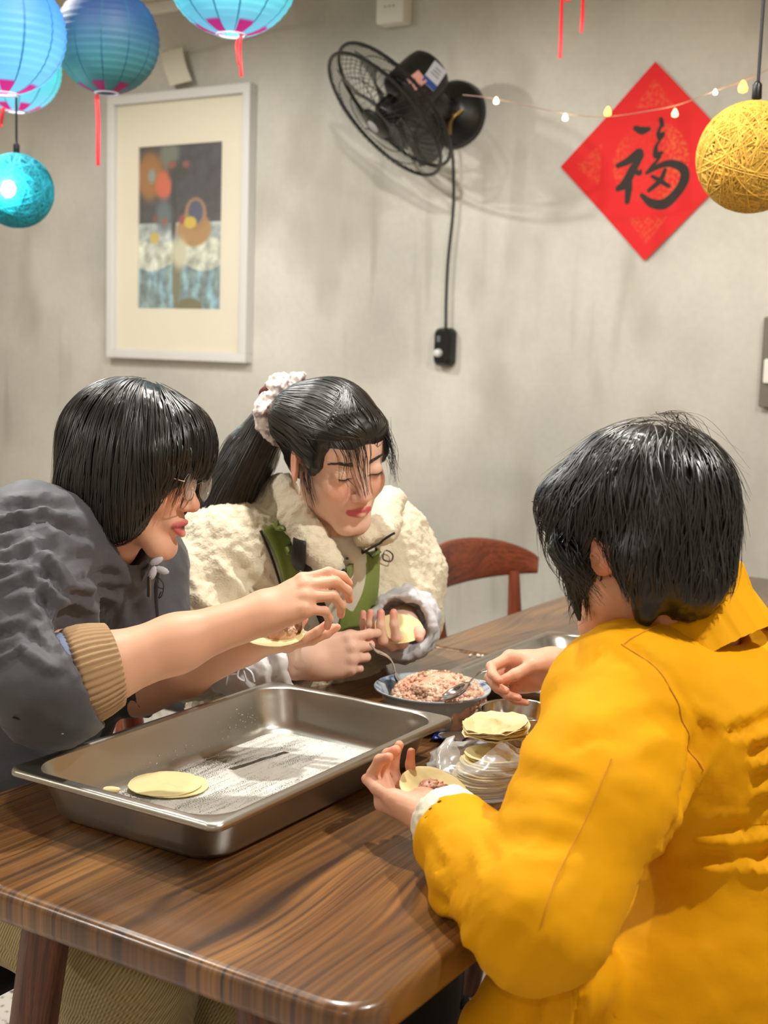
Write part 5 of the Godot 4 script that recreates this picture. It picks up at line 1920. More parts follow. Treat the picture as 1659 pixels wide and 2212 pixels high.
	# the face stays free
	hell(h, hx, Vector3(0.006, -0.024, 0.117), Vector3(0.058, 0.082, 0.075), 0.006, 1)
	for m in [-1.0, 1.0]:
		hell(h, hx, Vector3(0.078 * m, -0.035, 0.0), Vector3(0.022, 0.048, 0.030), 0.006, 1)
		hell(h, hx, Vector3(0.050 * m, -0.06, 0.07), Vector3(0.040, 0.055, 0.060), 0.006, 1)
	var locks := noise(24.0, 79, 3)
	part("hair", skin_mesh([[h, 0.0042]], func(p: Vector3, n: Vector3) -> float:
		var q: Vector3 = hinv * p
		return 0.0022 * locks.get_noise_3d(q.x * 0.8, q.y * 2.4, q.z * 0.6) - 0.001, func(p: Vector3, n: Vector3) -> Color: return Color(0.010, 0.0085, 0.0078)), hair_material(), t)
	var hb := MB.new()
	var tie_q := hinv * tie
	for i in 1500:
		var d := Vector3(rng.randfn(), rng.randfn(), rng.randfn()).normalized()
		if d.y < -0.35:
			continue
		var q := Vector3(0, 0.041, -0.02) + d * Vector3(0.083, 0.0925, 0.105)
		if q.z > 0.055 and q.y < 0.062:
			continue
		var tone := rng.randf()
		var cc := Color(0.0105, 0.009, 0.008) * (0.7 + 1.6 * tone * tone)
		var go := tie - hx * q
		var far := go.length()
		grow_lock(hb, h, hx * q, go + hx.basis * Vector3(0, 0.02, 0), minf(far * 1.05, rng.randf_range(0.06, 0.13)), 9, rng.randf_range(0.0012, 0.0026), rng.randf_range(0.0003, 0.0018), func(p: Vector3) -> Vector3: return (tie - p).normalized() * 0.8, cc)
	# wisps over the forehead and along the cheeks
	for i in 40:
		var g := rng.randf()
		var root := Vector3(lerpf(-0.058, 0.012, g), 0.074 + 0.012 * sin(g * PI), 0.058 + 0.010 * sin(g * PI))
		var crown := Vector3(lerpf(0.0, 0.012, rng.randf()), 0.118, 0.012 + rng.randf_range(-0.02, 0.02))
		var len := rng.randf_range(0.05, 0.115)
		var dx := rng.randf_range(-0.006, 0.010) + 0.012 * (g - 0.3)
		var pts := []
		for k in 6:
			pts.append(h.snap(hx * crown.lerp(root, k / 6.0), 0.0022, 3))
		for k in 9:
			var s := k / 8.0
			var y := root.y - len * s
			var p := hx * Vector3(root.x + dx * s * s * 2.0, y, root.z + 0.075 * sin(minf(s * 1.7, 1.5)) )
			pts.append(hs.snap(p, 0.003 + 0.006 * s * (1.0 - s) * 4.0 * rng.randf_range(0.9, 1.1), 3))
		var nn := []
		for p in pts:
			nn.append((p - hx.origin).normalized())
		ribbon(hb, pts, nn, rng.randf_range(0.0009, 0.0022), Color(0.012, 0.010, 0.009))
	for i in 46:
		var s0 := hx * Vector3(rng.randf_range(0.040, 0.066), rng.randf_range(0.055, 0.085), rng.randf_range(0.045, 0.065))
		var sm := Vector3(-0.0680, 1.1757, -0.4383) + Vector3(rng.randf_range(-0.008, 0.010), rng.randf_range(-0.01, 0.01), rng.randf_range(-0.01, 0.01))
		var s3 := Vector3(-0.0545, 1.1249, -0.4392) + Vector3(rng.randf_range(-0.010, 0.006), rng.randf_range(-0.018, 0.02), rng.randf_range(-0.01, 0.01))
		var pts := spline([s0, sm, s3], 6)
		var nn := []
		for p in pts:
			nn.append((p - hx.origin).normalized())
		ribbon(hb, pts, nn, 0.0014, Color(0.012, 0.010, 0.009))
	for i in 26:
		var s0 := hx * Vector3(-0.074, rng.randf_range(0.0, 0.03), rng.randf_range(0.0, 0.045))
		var s3 := hx * Vector3(-0.070 + rng.randf_range(0, 0.012), rng.randf_range(-0.085, -0.05), rng.randf_range(0.01, 0.05))
		var pts := spline([s0, s0.lerp(s3, 0.5) + hx.basis * Vector3(-0.006, 0, 0.006), s3], 5)
		var nn := []
		for p in pts:
			nn.append((p - hx.origin).normalized())
		ribbon(hb, pts, nn, 0.0011, Color(0.012, 0.010, 0.009))
	part("hair_locks", hb.mesh(), hair_material(), t)
	# ponytail
	var ps := Sdf.new()
	ps.chain([tie, Vector3(-0.3139, 1.1906, -0.4420), Vector3(-0.3471, 1.1415, -0.4379), Vector3(-0.3737, 1.0816, -0.4125), Vector3(-0.3937, 1.0270, -0.3801), Vector3(-0.4074, 0.9953, -0.3669)], [0.020, 0.030, 0.043, 0.045, 0.036, 0.02], 0.02)
	part("ponytail", skin_mesh([[ps, 0.006]], null, func(p: Vector3, n: Vector3) -> Color: return Color(0.009, 0.0078, 0.0072)), hair_material(), t)
	var pb := MB.new()
	for i in 420:
		var side := Vector3(rng.randfn(), rng.randfn(), rng.randfn()).normalized()
		var go := (Vector3(-0.4015, 1.0033, -0.3718) - tie).normalized()
		var tone := rng.randf()
		var cc := Color(0.0105, 0.009, 0.008) * (0.7 + 1.4 * tone * tone)
		if rng.randf() < 0.12:
			cc = Color(0.035, 0.022, 0.014)
		grow_lock(pb, ps, tie + side * 0.02 + go * rng.randf_range(0.0, 0.10), go, rng.randf_range(0.10, 0.19), 10, rng.randf_range(0.0014, 0.0028), rng.randf_range(0.0003, 0.003), func(_p: Vector3) -> Vector3: return go * 0.8 + Vector3(0, -0.25, 0), cc, rng.randf_range(0.0, 0.008) if rng.randf() < 0.15 else 0.0)
	part("ponytail_locks", pb.mesh(), hair_material(), t)
	# frilly pale scrunchie with a dark red bow loop
	var sc := Sdf.new()
	var ax := (tie - hx * Vector3(0, 0.04, -0.03)).normalized()
	var sx := ax.cross(Vector3.UP).normalized()
	var sy := sx.cross(ax)
	for i in 14:
		var a := TAU * i / 14.0
		sc.ell(tie + (sx * cos(a) * 0.026 + sy * sin(a) * 0.040) + ax * 0.006 * sin(i * 2.3), Vector3(0.019, 0.019, 0.016) * (1.0 + 0.2 * sin(i * 1.9)), Basis.IDENTITY, 0.010)
	sc.cap(tie + sy * 0.045, Vector3(-0.2613, 1.2805, -0.4643), 0.018, 0.007, 0.012)
	sc.cap(tie - sx * 0.03, Vector3(-0.3150, 1.2200, -0.4220), 0.018, 0.006, 0.012)
	var frill := noise(70.0, 80, 2)
	var spots := noise(60.0, 81, 2)
	part("scrunchie", skin_mesh([[sc, 0.003]], func(p: Vector3, n: Vector3) -> float: return 0.005 * frill.get_noise_3dv(p), func(p: Vector3, n: Vector3) -> Color:
		return Color(0.84, 0.76, 0.72).lerp(Color(0.20, 0.12, 0.16), smoothstep(0.22, 0.4, spots.get_noise_3dv(p)) * 0.8)), vmat(0.85), t)
	var rd := Sdf.new()
	rd.ell(Vector3(-0.2937, 1.2503, -0.4159), Vector3(0.017, 0.014, 0.010), Basis.from_euler(Vector3(0.2, 0.5, 0.3)), 0.006)
	rd.cap(Vector3(-0.2937, 1.2503, -0.4159), Vector3(-0.2841, 1.2308, -0.4190), 0.010, 0.006, 0.006)
	part("bow_loop", skin_mesh([[rd, 0.0026]]), mat(Color(0.36, 0.02, 0.07), 0.7), t)

# ---------------------------------------------------------------- on the table
func spoon_at(called: String, label: String, bowl: Vector3, grip: Vector3, up: Vector3, size := 1.0) -> void:
	# bowl: middle of the spoon's bowl; grip: end of the handle; up: the way the bowl opens
	var y := (grip - bowl).normalized()
	var z := (up - y * up.dot(y)).normalized()
	var t := thing(called, label, "spoon", bowl, "metal spoons")
	t.basis = Basis(y.cross(z), y, z)
	var len := (grip - bowl).length()
	var rows := []
	for i in 15:
		var f := i / 14.0
		var yy := (-0.026 + 0.052 * f) * size
		var w := 0.0185 * size * pow(maxf(sin(PI * (0.06 + 0.88 * pow(f, 0.85))), 0.0), 0.6)
		var row := []
		for k in 11:
			var g := k / 5.0 - 1.0
			row.append(Vector3(w * g, yy, -0.009 * size * (1.0 - g * g) * sin(PI * (0.05 + 0.9 * f))))
		rows.append(row)
	var b := MB.new()
	b.sheet(rows, 0.0012)
	obj("bowl", b.mesh(), M.spoon, t)
	b = MB.new()
	var rings := []
	for i in 22:
		var f := i / 21.0
		var yy := lerpf(0.022 * size, len, f)
		var w := lerpf(0.0032, 0.0068, smoothstep(0.1, 0.9, f)) * size
		if i == 21:
			w *= 0.6
		var th := 0.0016 * size
		var lift := 0.010 * sin(PI * minf(f * 1.3, 1.0)) * size
		var bead := 0.0006 * absf(sin(f * 40.0)) if f > 0.35 else 0.0
		var ring := []
		for k in 8:
			var a := TAU * k / 8.0
			ring.append(Vector3(cos(a) * (w + bead), yy, sin(a) * (th + bead) + lift))
		rings.append(ring)
	b.skin(rings, true, true, true)
	obj("handle", b.mesh(), M.spoon, t)

func wrapper_mesh(r: float, seed_: int, sag: float, cup := 0.0) -> ArrayMesh:
	var n := noise(14.0, seed_, 2)
	var rows := []
	for i in 9:
		var rr := r * (0.02 + 0.98 * i / 8.0)
		var row := []
		for k in 37:
			var a := TAU * k / 36.0
			var e := 1.0 + 0.03 * n.get_noise_2d(cos(a) * 0.1, sin(a) * 0.1)
			var p := Vector3(cos(a) * rr * e, 0, sin(a) * rr * e)
			p.y = cup * pow(rr / r, 2.0) + sag * n.get_noise_2d(p.x * 2.0, p.z * 2.0)
			row.append(p)
		rows.append(row)
	var b := MB.new()
	b.sheet(rows, 0.0016)
	return b.mesh()

# a heap of minced filling: lumps on a mound
func mince(parent: Node3D, called: String, at: Vector3, r: Vector3, seed_: int, count: int, grain: float) -> void:
	var s := Sdf.new()
	s.ell(at + Vector3(0, -r.y * 0.1, 0), r, Basis.IDENTITY, 0.008)
	s.ell(at + Vector3(r.x * 0.35, r.y * 0.12, -r.z * 0.2), r * 0.62, Basis.IDENTITY, 0.012)
	s.ell(at + Vector3(-r.x * 0.30, 0.0, r.z * 0.25), r * 0.6, Basis.IDENTITY, 0.012)
	var n := noise(1.0 / grain * 0.35, seed_, 3)
	var hue := noise(1.0 / grain * 0.22, seed_ + 1, 2)
	var m := vmat(0.42)
	m.subsurf_scatter_enabled = true
	m.subsurf_scatter_strength = 0.1
	var tone := func(p: Vector3) -> Color:
		var k := hue.get_noise_3dv(p)
		var c := Color(0.62, 0.31, 0.20).lerp(Color(0.72, 0.46, 0.33), smoothstep(-0.3, 0.3, k))
		return c.lerp(Color(0.24, 0.12, 0.065), smoothstep(0.18, 0.42, hue.get_noise_3dv(p * 0.7 + Vector3(3, 1, 2))))
	part(called, skin_mesh([[s, grain * 0.35]], func(p: Vector3, _n: Vector3) -> float: return grain * 0.55 * n.get_noise_3dv(p), func(p: Vector3, _n: Vector3) -> Color: return tone.call(p)), m, parent)
	var lump := MB.new()
	lump.ball(Vector3.ZERO, Vector3(1.0, 0.6, 0.75), Basis.IDENTITY, 8)
	var mm := MultiMesh.new()
	mm.transform_format = MultiMesh.TRANSFORM_3D
	mm.use_colors = true
	mm.mesh = lump.mesh()
	mm.instance_count = count
	var list := s.all()
	for i in count:
		var d := Vector3(rng.randfn(), absf(rng.randfn()) * 0.8 + 0.05, rng.randfn()).normalized()
		var p := s.snap(at + d * r * 1.05, -grain * 0.05)
		var b := Basis.from_euler(Vector3(rng.randf() * TAU, rng.randf() * TAU, rng.randf() * TAU)).scaled(Vector3.ONE * grain * rng.randf_range(0.28, 0.62))
		mm.set_instance_transform(i, Transform3D(b, p - parent.position))
		var c: Color = tone.call(p)
		mm.set_instance_color(i, c * rng.randf_range(0.75, 1.3))
	var o := MultiMeshInstance3D.new()
	o.name = "crumbs"
	o.multimesh = mm
	o.material_override = m
	o.set_meta("kind", "stuff")
	parent.add_child(o, true)

func build_food() -> void:
	# ---- flour in the near pan
	var n1 := noise(1.0, 91, 4)
	var n2 := noise(1.0, 92, 3)
	var n3 := noise(1.0, 93, 1)
	var dust := Image.create(640, 960, false, Image.FORMAT_RGBA8)
	for y in 960:
		for x in 640:
			var u := x / 640.0
			var v := y / 960.0
			# u runs across the pan, v along it from the far end
			var big := 0.62 + 0.55 * n1.get_noise_2d(u * 4.0, v * 3.4) - 1.0 * smoothstep(0.36, 0.06, u) * smoothstep(0.24, 0.42, v) - 0.8 * smoothstep(0.80, 0.97, v) * smoothstep(0.62, 0.2, u)
			var rake := n2.get_noise_2d(u * 22.0, v * 4.5 + u * 2.0) * 0.55
			var speck := n3.get_noise_2d(u * 150.0, v * 225.0) * 1.1
			var k := big + rake + speck
			var slot := absf(u - 0.266 - (0.417 - v) * 0.248) / 0.018
			if slot < 1.0 and v > 0.18 and v < 0.42:
				k = -1.0
			var edge := minf(minf(u, 1.0 - u), minf(v, 1.0 - v))
			k -= smoothstep(0.035, 0.0, edge) * 0.7
			var cu := maxf(absf(u - 0.5) * 0.252 - 0.088, 0.0)
			var cv := maxf(absf(v - 0.5) * 0.458 - 0.191, 0.0)
			if cu * cu + cv * cv > 0.00085:
				k = -1.0
			dust.set_pixel(x, y, Color(0.86, 0.855, 0.83, 1.0 if k > 0.12 else 0.0))
	var fm := mat(Color.WHITE, 0.95)
	fm.albedo_texture = ImageTexture.create_from_image(dust)
	fm.transparency = BaseMaterial3D.TRANSPARENCY_ALPHA_SCISSOR
	fm.alpha_scissor_threshold = 0.5
	var rows := []
	for i in 61:
		var row := []
		for k in 41:
			var x := lerpf(-0.126, 0.126, k / 40.0)
			var z := lerpf(-0.229, 0.229, i / 60.0)
			var e := maxf(absf(x) - 0.112, 0.0) + maxf(absf(z) - 0.215, 0.0)
			row.append(Vector3(x, 0.7532 + e * e * 22.0 + 0.0012 * (0.5 + n1.get_noise_2d(x * 30.0, z * 30.0)), z))
		rows.append(row)
	var b := MB.new()
	b.sheet(rows, 0.0001)
	tag(obj("flour", b.mesh(), fm), "white flour dusted over the bottom of the near steel pan", "flour", "", "stuff")
	# smears and crumbs on the pan's walls
	var mm := MultiMesh.new()
	mm.transform_format = MultiMesh.TRANSFORM_3D
	var crumb := MB.new()
	crumb.ball(Vector3.ZERO, Vector3(1, 0.35, 0.7), Basis.IDENTITY, 6)
	mm.mesh = crumb.mesh()
	mm.instance_count = 150
	for i in 150:
		var far := rng.randf()
		var p := Vector3(-0.1335 - 0.001, 0.76 + 0.04 * pow(rng.randf(), 2.0), rng.randfn() * 0.035 - 0.175)
		if far < 0.3:
			p = Vector3(-0.1335, 0.757 + 0.02 * pow(rng.randf(), 2.0), rng.randfn() * 0.05 - 0.03)
		elif far < 0.5:
			p = Vector3(-0.135, 0.757 + 0.024 * pow(rng.randf(), 2.0), rng.randfn() * 0.012 + 0.165)
		p.x -= (p.y - 0.765) * 0.12
		mm.set_instance_transform(i, Transform3D(Basis.from_euler(Vector3(rng.randf() * 3, rng.randf() * 3, 1.5)).scaled(Vector3.ONE * rng.randf_range(0.0005, 0.0017)), p))
	var o := MultiMeshInstance3D.new()
	o.name = "flour_crumbs"
	o.multimesh = mm
	o.material_override = mat(Color(0.93, 0.92, 0.88), 0.95)
	add_child(o)
	tag(o, "crumbs and smears of flour on the far wall of the near pan", "flour", "", "stuff")
	# ---- dough wrappers in the pan
	for i in 2:
		var w := obj("dough_wrapper", wrapper_mesh(0.0475, 100 + i, 0.0012), M.dough)
		w.position = Vector3(-0.080 + 0.007 * i, 0.7572 + 0.0022 * (1 - i), 0.073 - 0.006 * i)
		tag(w, ["round dough wrapper lying on the flour, topmost of the pair in the pan", "round dough wrapper lying under another one on the flour in the pan"][i], "dumpling wrapper", "dough wrappers")
	b = MB.new()
	b.ball(Vector3.ZERO, Vector3(0.016, 0.004, 0.007), Basis.from_euler(Vector3(0, 0.4, 0.1)), 12)
	b.ball(Vector3(-0.012, 0.001, 0.003), Vector3(0.008, 0.003, 0.006), Basis.from_euler(Vector3(0, 1.0, 0)), 10)
	var scrap := obj("dough_scrap", b.mesh(), M.dough, self, Transform3D(Basis.IDENTITY, Vector3(-0.1257, 0.7570, 0.1277)))
	tag(scrap, "small scrap of dough in the left corner of the near pan", "dough")
	# ---- bowl of filling
	var at := Vector3(0.0513, 0.8120, -0.3927)
	at.y = 0.75
	var t := thing("enamel_bowl", "pale blue-grey enamel bowl with a painted inside, heaped with minced filling", "bowl", at)
	b = MB.new()
	var prof := [Vector2(0.0, 0.006), Vector2(0.045, 0.0065), Vector2(0.058, 0.010), Vector2(0.074, 0.032), Vector2(0.083, 0.056), Vector2(0.088, 0.064), Vector2(0.096, 0.0685), Vector2(0.0975, 0.0705), Vector2(0.099, 0.0698), Vector2(0.0985, 0.0672), Vector2(0.0965, 0.0660), Vector2(0.0885, 0.0615), Vector2(0.0845, 0.054), Vector2(0.0755, 0.030), Vector2(0.0600, 0.008), Vector2(0.046, 0.004), Vector2(0.044, 0.0), Vector2(0.040, 0.0), Vector2(0.038, 0.004), Vector2(0.0, 0.004)]
	b.lathe(prof, 72, Vector3.ZERO, Basis.from_scale(Vector3.ONE * 0.915))
	var brush := noise(38.0, 111, 3)
	var em := vmat(0.18)
	obj("body", b.mesh(func(p: Vector3, n: Vector3) -> Color:
		var r := Vector2(p.x, p.z).length()
		if n.dot(Vector3(p.x, 0, p.z).normalized()) < 0.2 and p.y > 0.008 and r < 0.088 and r > 0.045:
			return Color(0.52, 0.60, 0.66).lerp(Color(0.05, 0.13, 0.30), smoothstep(0.05, 0.3, brush.get_noise_3dv(p)))
		return Color(0.35, 0.42, 0.47)), em, t)
	var f := thing("minced_filling", "heap of pinkish minced meat filling in the enamel bowl", "filling", at + Vector3(0, 0.055, 0))
	mince(f, "mound", at + Vector3(0.008, 0.044, -0.004), Vector3(0.070, 0.045, 0.066), 112, 1100, 0.0098)
	# ---- spoons
	spoon_at("spoon", "metal spoon held by the person in yellow, resting on the heaped filling", Vector3(0.1204, 0.8300, -0.3417), Vector3(0.2025, 0.8791, -0.3548), Vector3(0.1, 1, 0.25))
	spoon_at("spoon", "metal spoon held by the girl in fleece, sunk at the left edge of the filling", Vector3(-0.0075, 0.8150, -0.3955), Vector3(-0.0233, 0.8813, -0.3276), Vector3(0.4, 1, 0.1), 0.85)
	spoon_at("spoon", "metal spoon held by the person in grey over a filled wrapper", Vector3(-0.0191, 0.9489, -0.1266), Vector3(0.0519, 1.0182, -0.0801), Vector3(0.6, 0.6, 0.5), 0.8)
	# ---- wrappers in the hands
	var w1 := thing("dough_wrapper", "dough wrapper with a heap of filling on the palm of the person in grey", "dumpling wrapper", Vector3(-0.0447, 0.9300, -0.1080), "dough wrappers")
	w1.basis = Basis((Vector3(0.8470, 0.0309, -0.5307)).normalized(), 0.22)
	obj("sheet", wrapper_mesh(0.044, 120, 0.0014, 0.004), M.dough, w1)
	mince(w1, "filling", Vector3(-0.0366, 0.9373, -0.1140), Vector3(0.021, 0.015, 0.018), 121, 120, 0.0075)
	for c in w1.get_children():
		if c.name == "crumbs":
			c.transform = Transform3D(w1.basis.inverse(), Vector3.ZERO)
	var w2 := thing("dough_wrapper", "plain dough wrapper lying across the fingers of the girl in fleece", "dumpling wrapper", Vector3(-0.0601, 0.8720, -0.4695), "dough wrappers")
	w2.basis = Basis((Vector3(0.8470, 0.0309, -0.5307)).normalized(), 0.40)
	obj("sheet", wrapper_mesh(0.041, 122, 0.001, 0.006), M.dough, w2)
	var w3 := thing("dough_wrapper", "dough wrapper with a dab of filling in the hand of the person in yellow", "dumpling wrapper", Vector3(0.2840, 0.8070, 0.0086), "dough wrappers")
	w3.basis = Basis((Vector3(0.8470, 0.0309, -0.5307)).normalized(), 0.16) * Basis.from_euler(Vector3(0, 0, -0.28))
	obj("sheet", wrapper_mesh(0.043, 123, 0.001, 0.004), M.dough, w3)
	mince(w3, "filling", Vector3(0.2835, 0.8125, 0.0081), Vector3(0.014, 0.006, 0.010), 124, 40, 0.006)
	for c in w3.get_children():
		if c.name == "crumbs":
			c.transform = Transform3D(w3.basis.inverse(), Vector3.ZERO)
	# ---- small steel bowl
	t = thing("steel_bowl", "small round steel bowl beside the bowl of filling", "bowl", Vector3(0.1949, 0.7970, -0.4058) * Vector3(1, 0, 1) + Vector3(0, 0.75, 0))
	b = MB.new()
	b.lathe([Vector2(0.0, 0.003), Vector2(0.034, 0.003), Vector2(0.047, 0.009), Vector2(0.0545, 0.026), Vector2(0.0565, 0.049), Vector2(0.058, 0.051), Vector2(0.0592, 0.0498), Vector2(0.0580, 0.048), Vector2(0.0556, 0.025), Vector2(0.048, 0.0075), Vector2(0.035, 0.0), Vector2(0.0, 0.0)], 64)
	obj("body", b.mesh(), M.spoon, t)
	# scrap of filling dropped beside it
	t = thing("dropped_filling", "small clump of filling dropped on the table by the steel bowl", "filling", Vector3(0.0788, 0.7520, -0.4970))
	mince(t, "clump", Vector3(0.0820, 0.7540, -0.4907), Vector3(0.013, 0.007, 0.011), 126, 50, 0.007)
	# ---- stack of wrappers, partly in a plastic bag
	var base := Vector3(0.2576, 0.7520, -0.1756)
	for i in 15:
		var lean := 0.0011 * i
		var w := obj("dough_wrapper", wrapper_mesh(0.042, 130 + i % 3, 0.0012, 0.001), M.dough)
		w.position = base + Vector3(-0.010 + lean + 0.002 * sin(i * 2.1), 0.0012 + 0.0031 * i, -lean * 1.6 + 0.002 * cos(i * 1.7))
		tag(w, "dough wrapper in the stack inside the clear plastic bag", "dumpling wrapper", "stacked dough wrappers in the bag")
	for i in 6:
		var w := obj("dough_wrapper", wrapper_mesh(0.044, 134 + i % 3, 0.005, 0.004 - 0.010 * float(i == 5)), M.dough)
		w.position = base + Vector3(-0.006 + 0.0015 * sin(i * 3.0), 0.062 + 0.0042 * i, -0.040 + 0.002 * cos(i * 2.0))
		w.rotation = Vector3(-0.10, 0.5 * i, 0.06)
		tag(w, "topmost wrapper of the loose pile, sagging over the plastic bag" if i == 5 else "loose dough wrapper in the pile that sticks out above the plastic bag", "dumpling wrapper", "loose dough wrappers above the bag")
	var bag_n := noise(24.0, 140, 3)
	rows = []
	for i in 23:
		var fz := i / 22.0
		var row := []
		for k in 61:
			var a := TAU * k / 60.0
			var rr := 0.052 + 0.012 * sin(PI * fz) + 0.006 * (1.0 - fz)
			var y := 0.0015 + 0.062 * fz
			if fz > 0.72:
				rr -= (fz - 0.72) * 0.05
				y = 0.0015 + 0.062 * 0.72 + (fz - 0.72) * 0.06 * (1.0 + 0.8 * sin(a * 3.0 + 0.5))
			if i == 0:
				rr = 0.03
			var p := Vector3(cos(a) * rr, y, sin(a) * rr * 1.1)
			var c := bag_n.get_noise_3d(p.x * 1.4, p.y * 3.0, p.z * 1.4)
			p += Vector3(cos(a), 0.25, sin(a)) * c * 0.009 * smoothstep(0.0, 0.15, fz)
			row.append(base + Vector3(-0.006, -0.001, 0.0) + p)
		rows.append(row)
	b = MB.new()
	b.sheet(rows, 0.0002)
	var film := mat(Color(0.95, 0.95, 0.95, 0.24), 0.2)
	film.transparency = BaseMaterial3D.TRANSPARENCY_ALPHA
	film.metallic_specular = 0.7
	tag(obj("plastic_bag", b.mesh(), film), "crumpled clear plastic bag round the stack of dough wrappers", "plastic bag")
	# ---- printed packet under the pile
	var pk := Image.create(256, 160, false, Image.FORMAT_RGB8)
	pk.fill(Color(0.90, 0.92, 0.95))
	for x in 256:
		for y in 160:
			var q := Vector2(x, y)
			var d1 := absf(q.distance_to(Vector2(70, 120)) - 62.0)
			var d2 := absf(q.distance_to(Vector2(170, 150)) - 80.0)
			var d3 := absf((y - 30) + 14.0 * sin(x * 0.05))
			if d1 < 4.0 or d2 < 4.0 or d3 < 3.0:
				pk.set_pixel(x, y, Color(0.07, 0.20, 0.55))
			elif x < 8 or y < 6:
				pk.set_pixel(x, y, Color(0.12, 0.25, 0.6))
	var pm := mat(Color.WHITE, 0.3)
	pm.albedo_texture = ImageTexture.create_from_image(pk)
	rows = [[], []]
	rows = []
	for i in 9:
		var row := []
		for k in 13:
			row.append(Vector3(0.13 * (k / 12.0 - 0.5), 0.003 + 0.003 * sin(k * 0.9) * (i / 8.0), 0.085 * (i / 8.0 - 0.5)))
		rows.append(row)
	b = MB.new()
	b.sheet(rows, 0.0025)
	tag(obj("printed_packet", b.mesh(), pm, self, Transform3D(Basis.from_euler(Vector3(0, 0.35, 0)), Vector3(0.1400, 0.7525, -0.3845))), "flat white packet with blue printed lines lying behind the wrapper pile", "packet")
	# white crumbs at the joint of the tables
	b = MB.new()
	for i in 5:
		b.ball(Vector3(rng.randf_range(-0.012, 0.012), 0.002, rng.randf_range(-0.012, 0.012)), Vector3.ONE * rng.randf_range(0.002, 0.005), Basis.IDENTITY, 8)
	var cr := obj("dough_crumbs", b.mesh(), mat(Color(0.93, 0.92, 0.88), 0.9), self, Transform3D(Basis.IDENTITY, Vector3(-0.1125, 0.7500, -0.8539)))
	tag(cr, "white dough crumbs at the joint between the two tables", "crumbs", "", "stuff")

# ---------------------------------------------------------------- on the wall
const WALL := -2.49

func brush(im: Image, pts: Array, widths: Array, c: Color) -> void:
	var line := spline(pts, 14)
	var n := line.size()
	for i in n:
		var f := i / float(n - 1) * (widths.size() - 1)
		var k := mini(int(f), widths.size() - 2)
		var r: float = lerpf(widths[k], widths[k + 1], f - k)
		var p: Vector2 = line[i]
		for y in range(int(p.y - r) - 1, int(p.y + r) + 2):
			for x in range(int(p.x - r) - 1, int(p.x + r) + 2):
				if x >= 0 and y >= 0 and x < im.get_width() and y < im.get_height():
					var d := Vector2(x + 0.5, y + 0.5).distance_to(p) - r
					if d < 1.0:
						im.set_pixel(x, y, im.get_pixel(x, y).lerp(c, clampf(1.0 - d, 0.0, 1.0)))

func blob(im: Image, cx: float, cy: float, rx: float, ry: float, c: Color, soft := 0.25, turn := 0.0) -> void:
	var w := im.get_width()
	var h := im.get_height()
	var m := maxf(rx, ry) * (1.0 + soft)
	for y in range(maxi(int((cy - m) * h), 0), mini(int((cy + m) * h) + 1, h)):
		for x in range(maxi(int((cx - m * h / w) * w), 0), mini(int((cx + m * h / w) * w) + 1, w)):
			var q := Vector2(x / float(w) - cx, (y / float(h) - cy) * h / float(w)).rotated(turn)
			var d := Vector2(q.x / rx, q.y / (ry * h / float(w))).length()
			if d < 1.0 + soft:
				im.set_pixel(x, y, im.get_pixel(x, y).lerp(c, (1.0 - smoothstep(1.0 - soft, 1.0 + soft, d)) * c.a))

func build_wall_things() -> void:
	build_picture()
	build_poster()
	build_fan()
	# white emergency box at the top
	var t := thing("wall_box", "small white box with a round dark lens high on the wall above the fan", "wall box", Vector3(-1.352, 2.445, WALL))
	var b := MB.new()
	b.box(Vector3(0, 0.03, 0.030), Vector3(0.105, 0.165, 0.060), 0.005)
	obj("case", b.mesh(), M.white, t)
	b = MB.new()
	b.lathe([Vector2(0.0, 0.004), Vector2(0.018, 0.004), Vector2(0.022, 0.0), Vector2(0.022, -0.002)], 24, Vector3(-0.006, 0.058, 0.060), Basis.from_euler(Vector3(PI / 2, 0, 0)))
	obj("lens", b.mesh(), mat(Color(0.12, 0.13, 0.13), 0.25), t)
	for x in [-0.016, 0.0, 0.016]:
		b = MB.new()
		b.box(Vector3(x, 0.0, 0.0605), Vector3(0.009, 0.005, 0.001), 0.0003)
		obj("mark", b.mesh(), mat(Color(0.6, 0.58, 0.54), 0.6), t)
	# white paper tag above the picture
	var rows := []
	for i in 7:
		var row := []
		for k in 5:
			row.append(Vector3(-0.052 + 0.026 * k + 0.006 * i, 0.062 - 0.021 * i, 0.012 + 0.010 * sin(i * 0.5)))
		rows.append(row)
	b = MB.new()
	b.sheet(rows, 0.0008)
	tag(obj("paper_tag", b.mesh(), mat(Color(0.82, 0.80, 0.74), 0.7), self, Transform3D(Basis.from_euler(Vector3(0, 0, 0.10)), Vector3(-2.2993, 2.3343, -2.4600))), "small blank white paper tag on the wall above the framed picture", "paper tag")

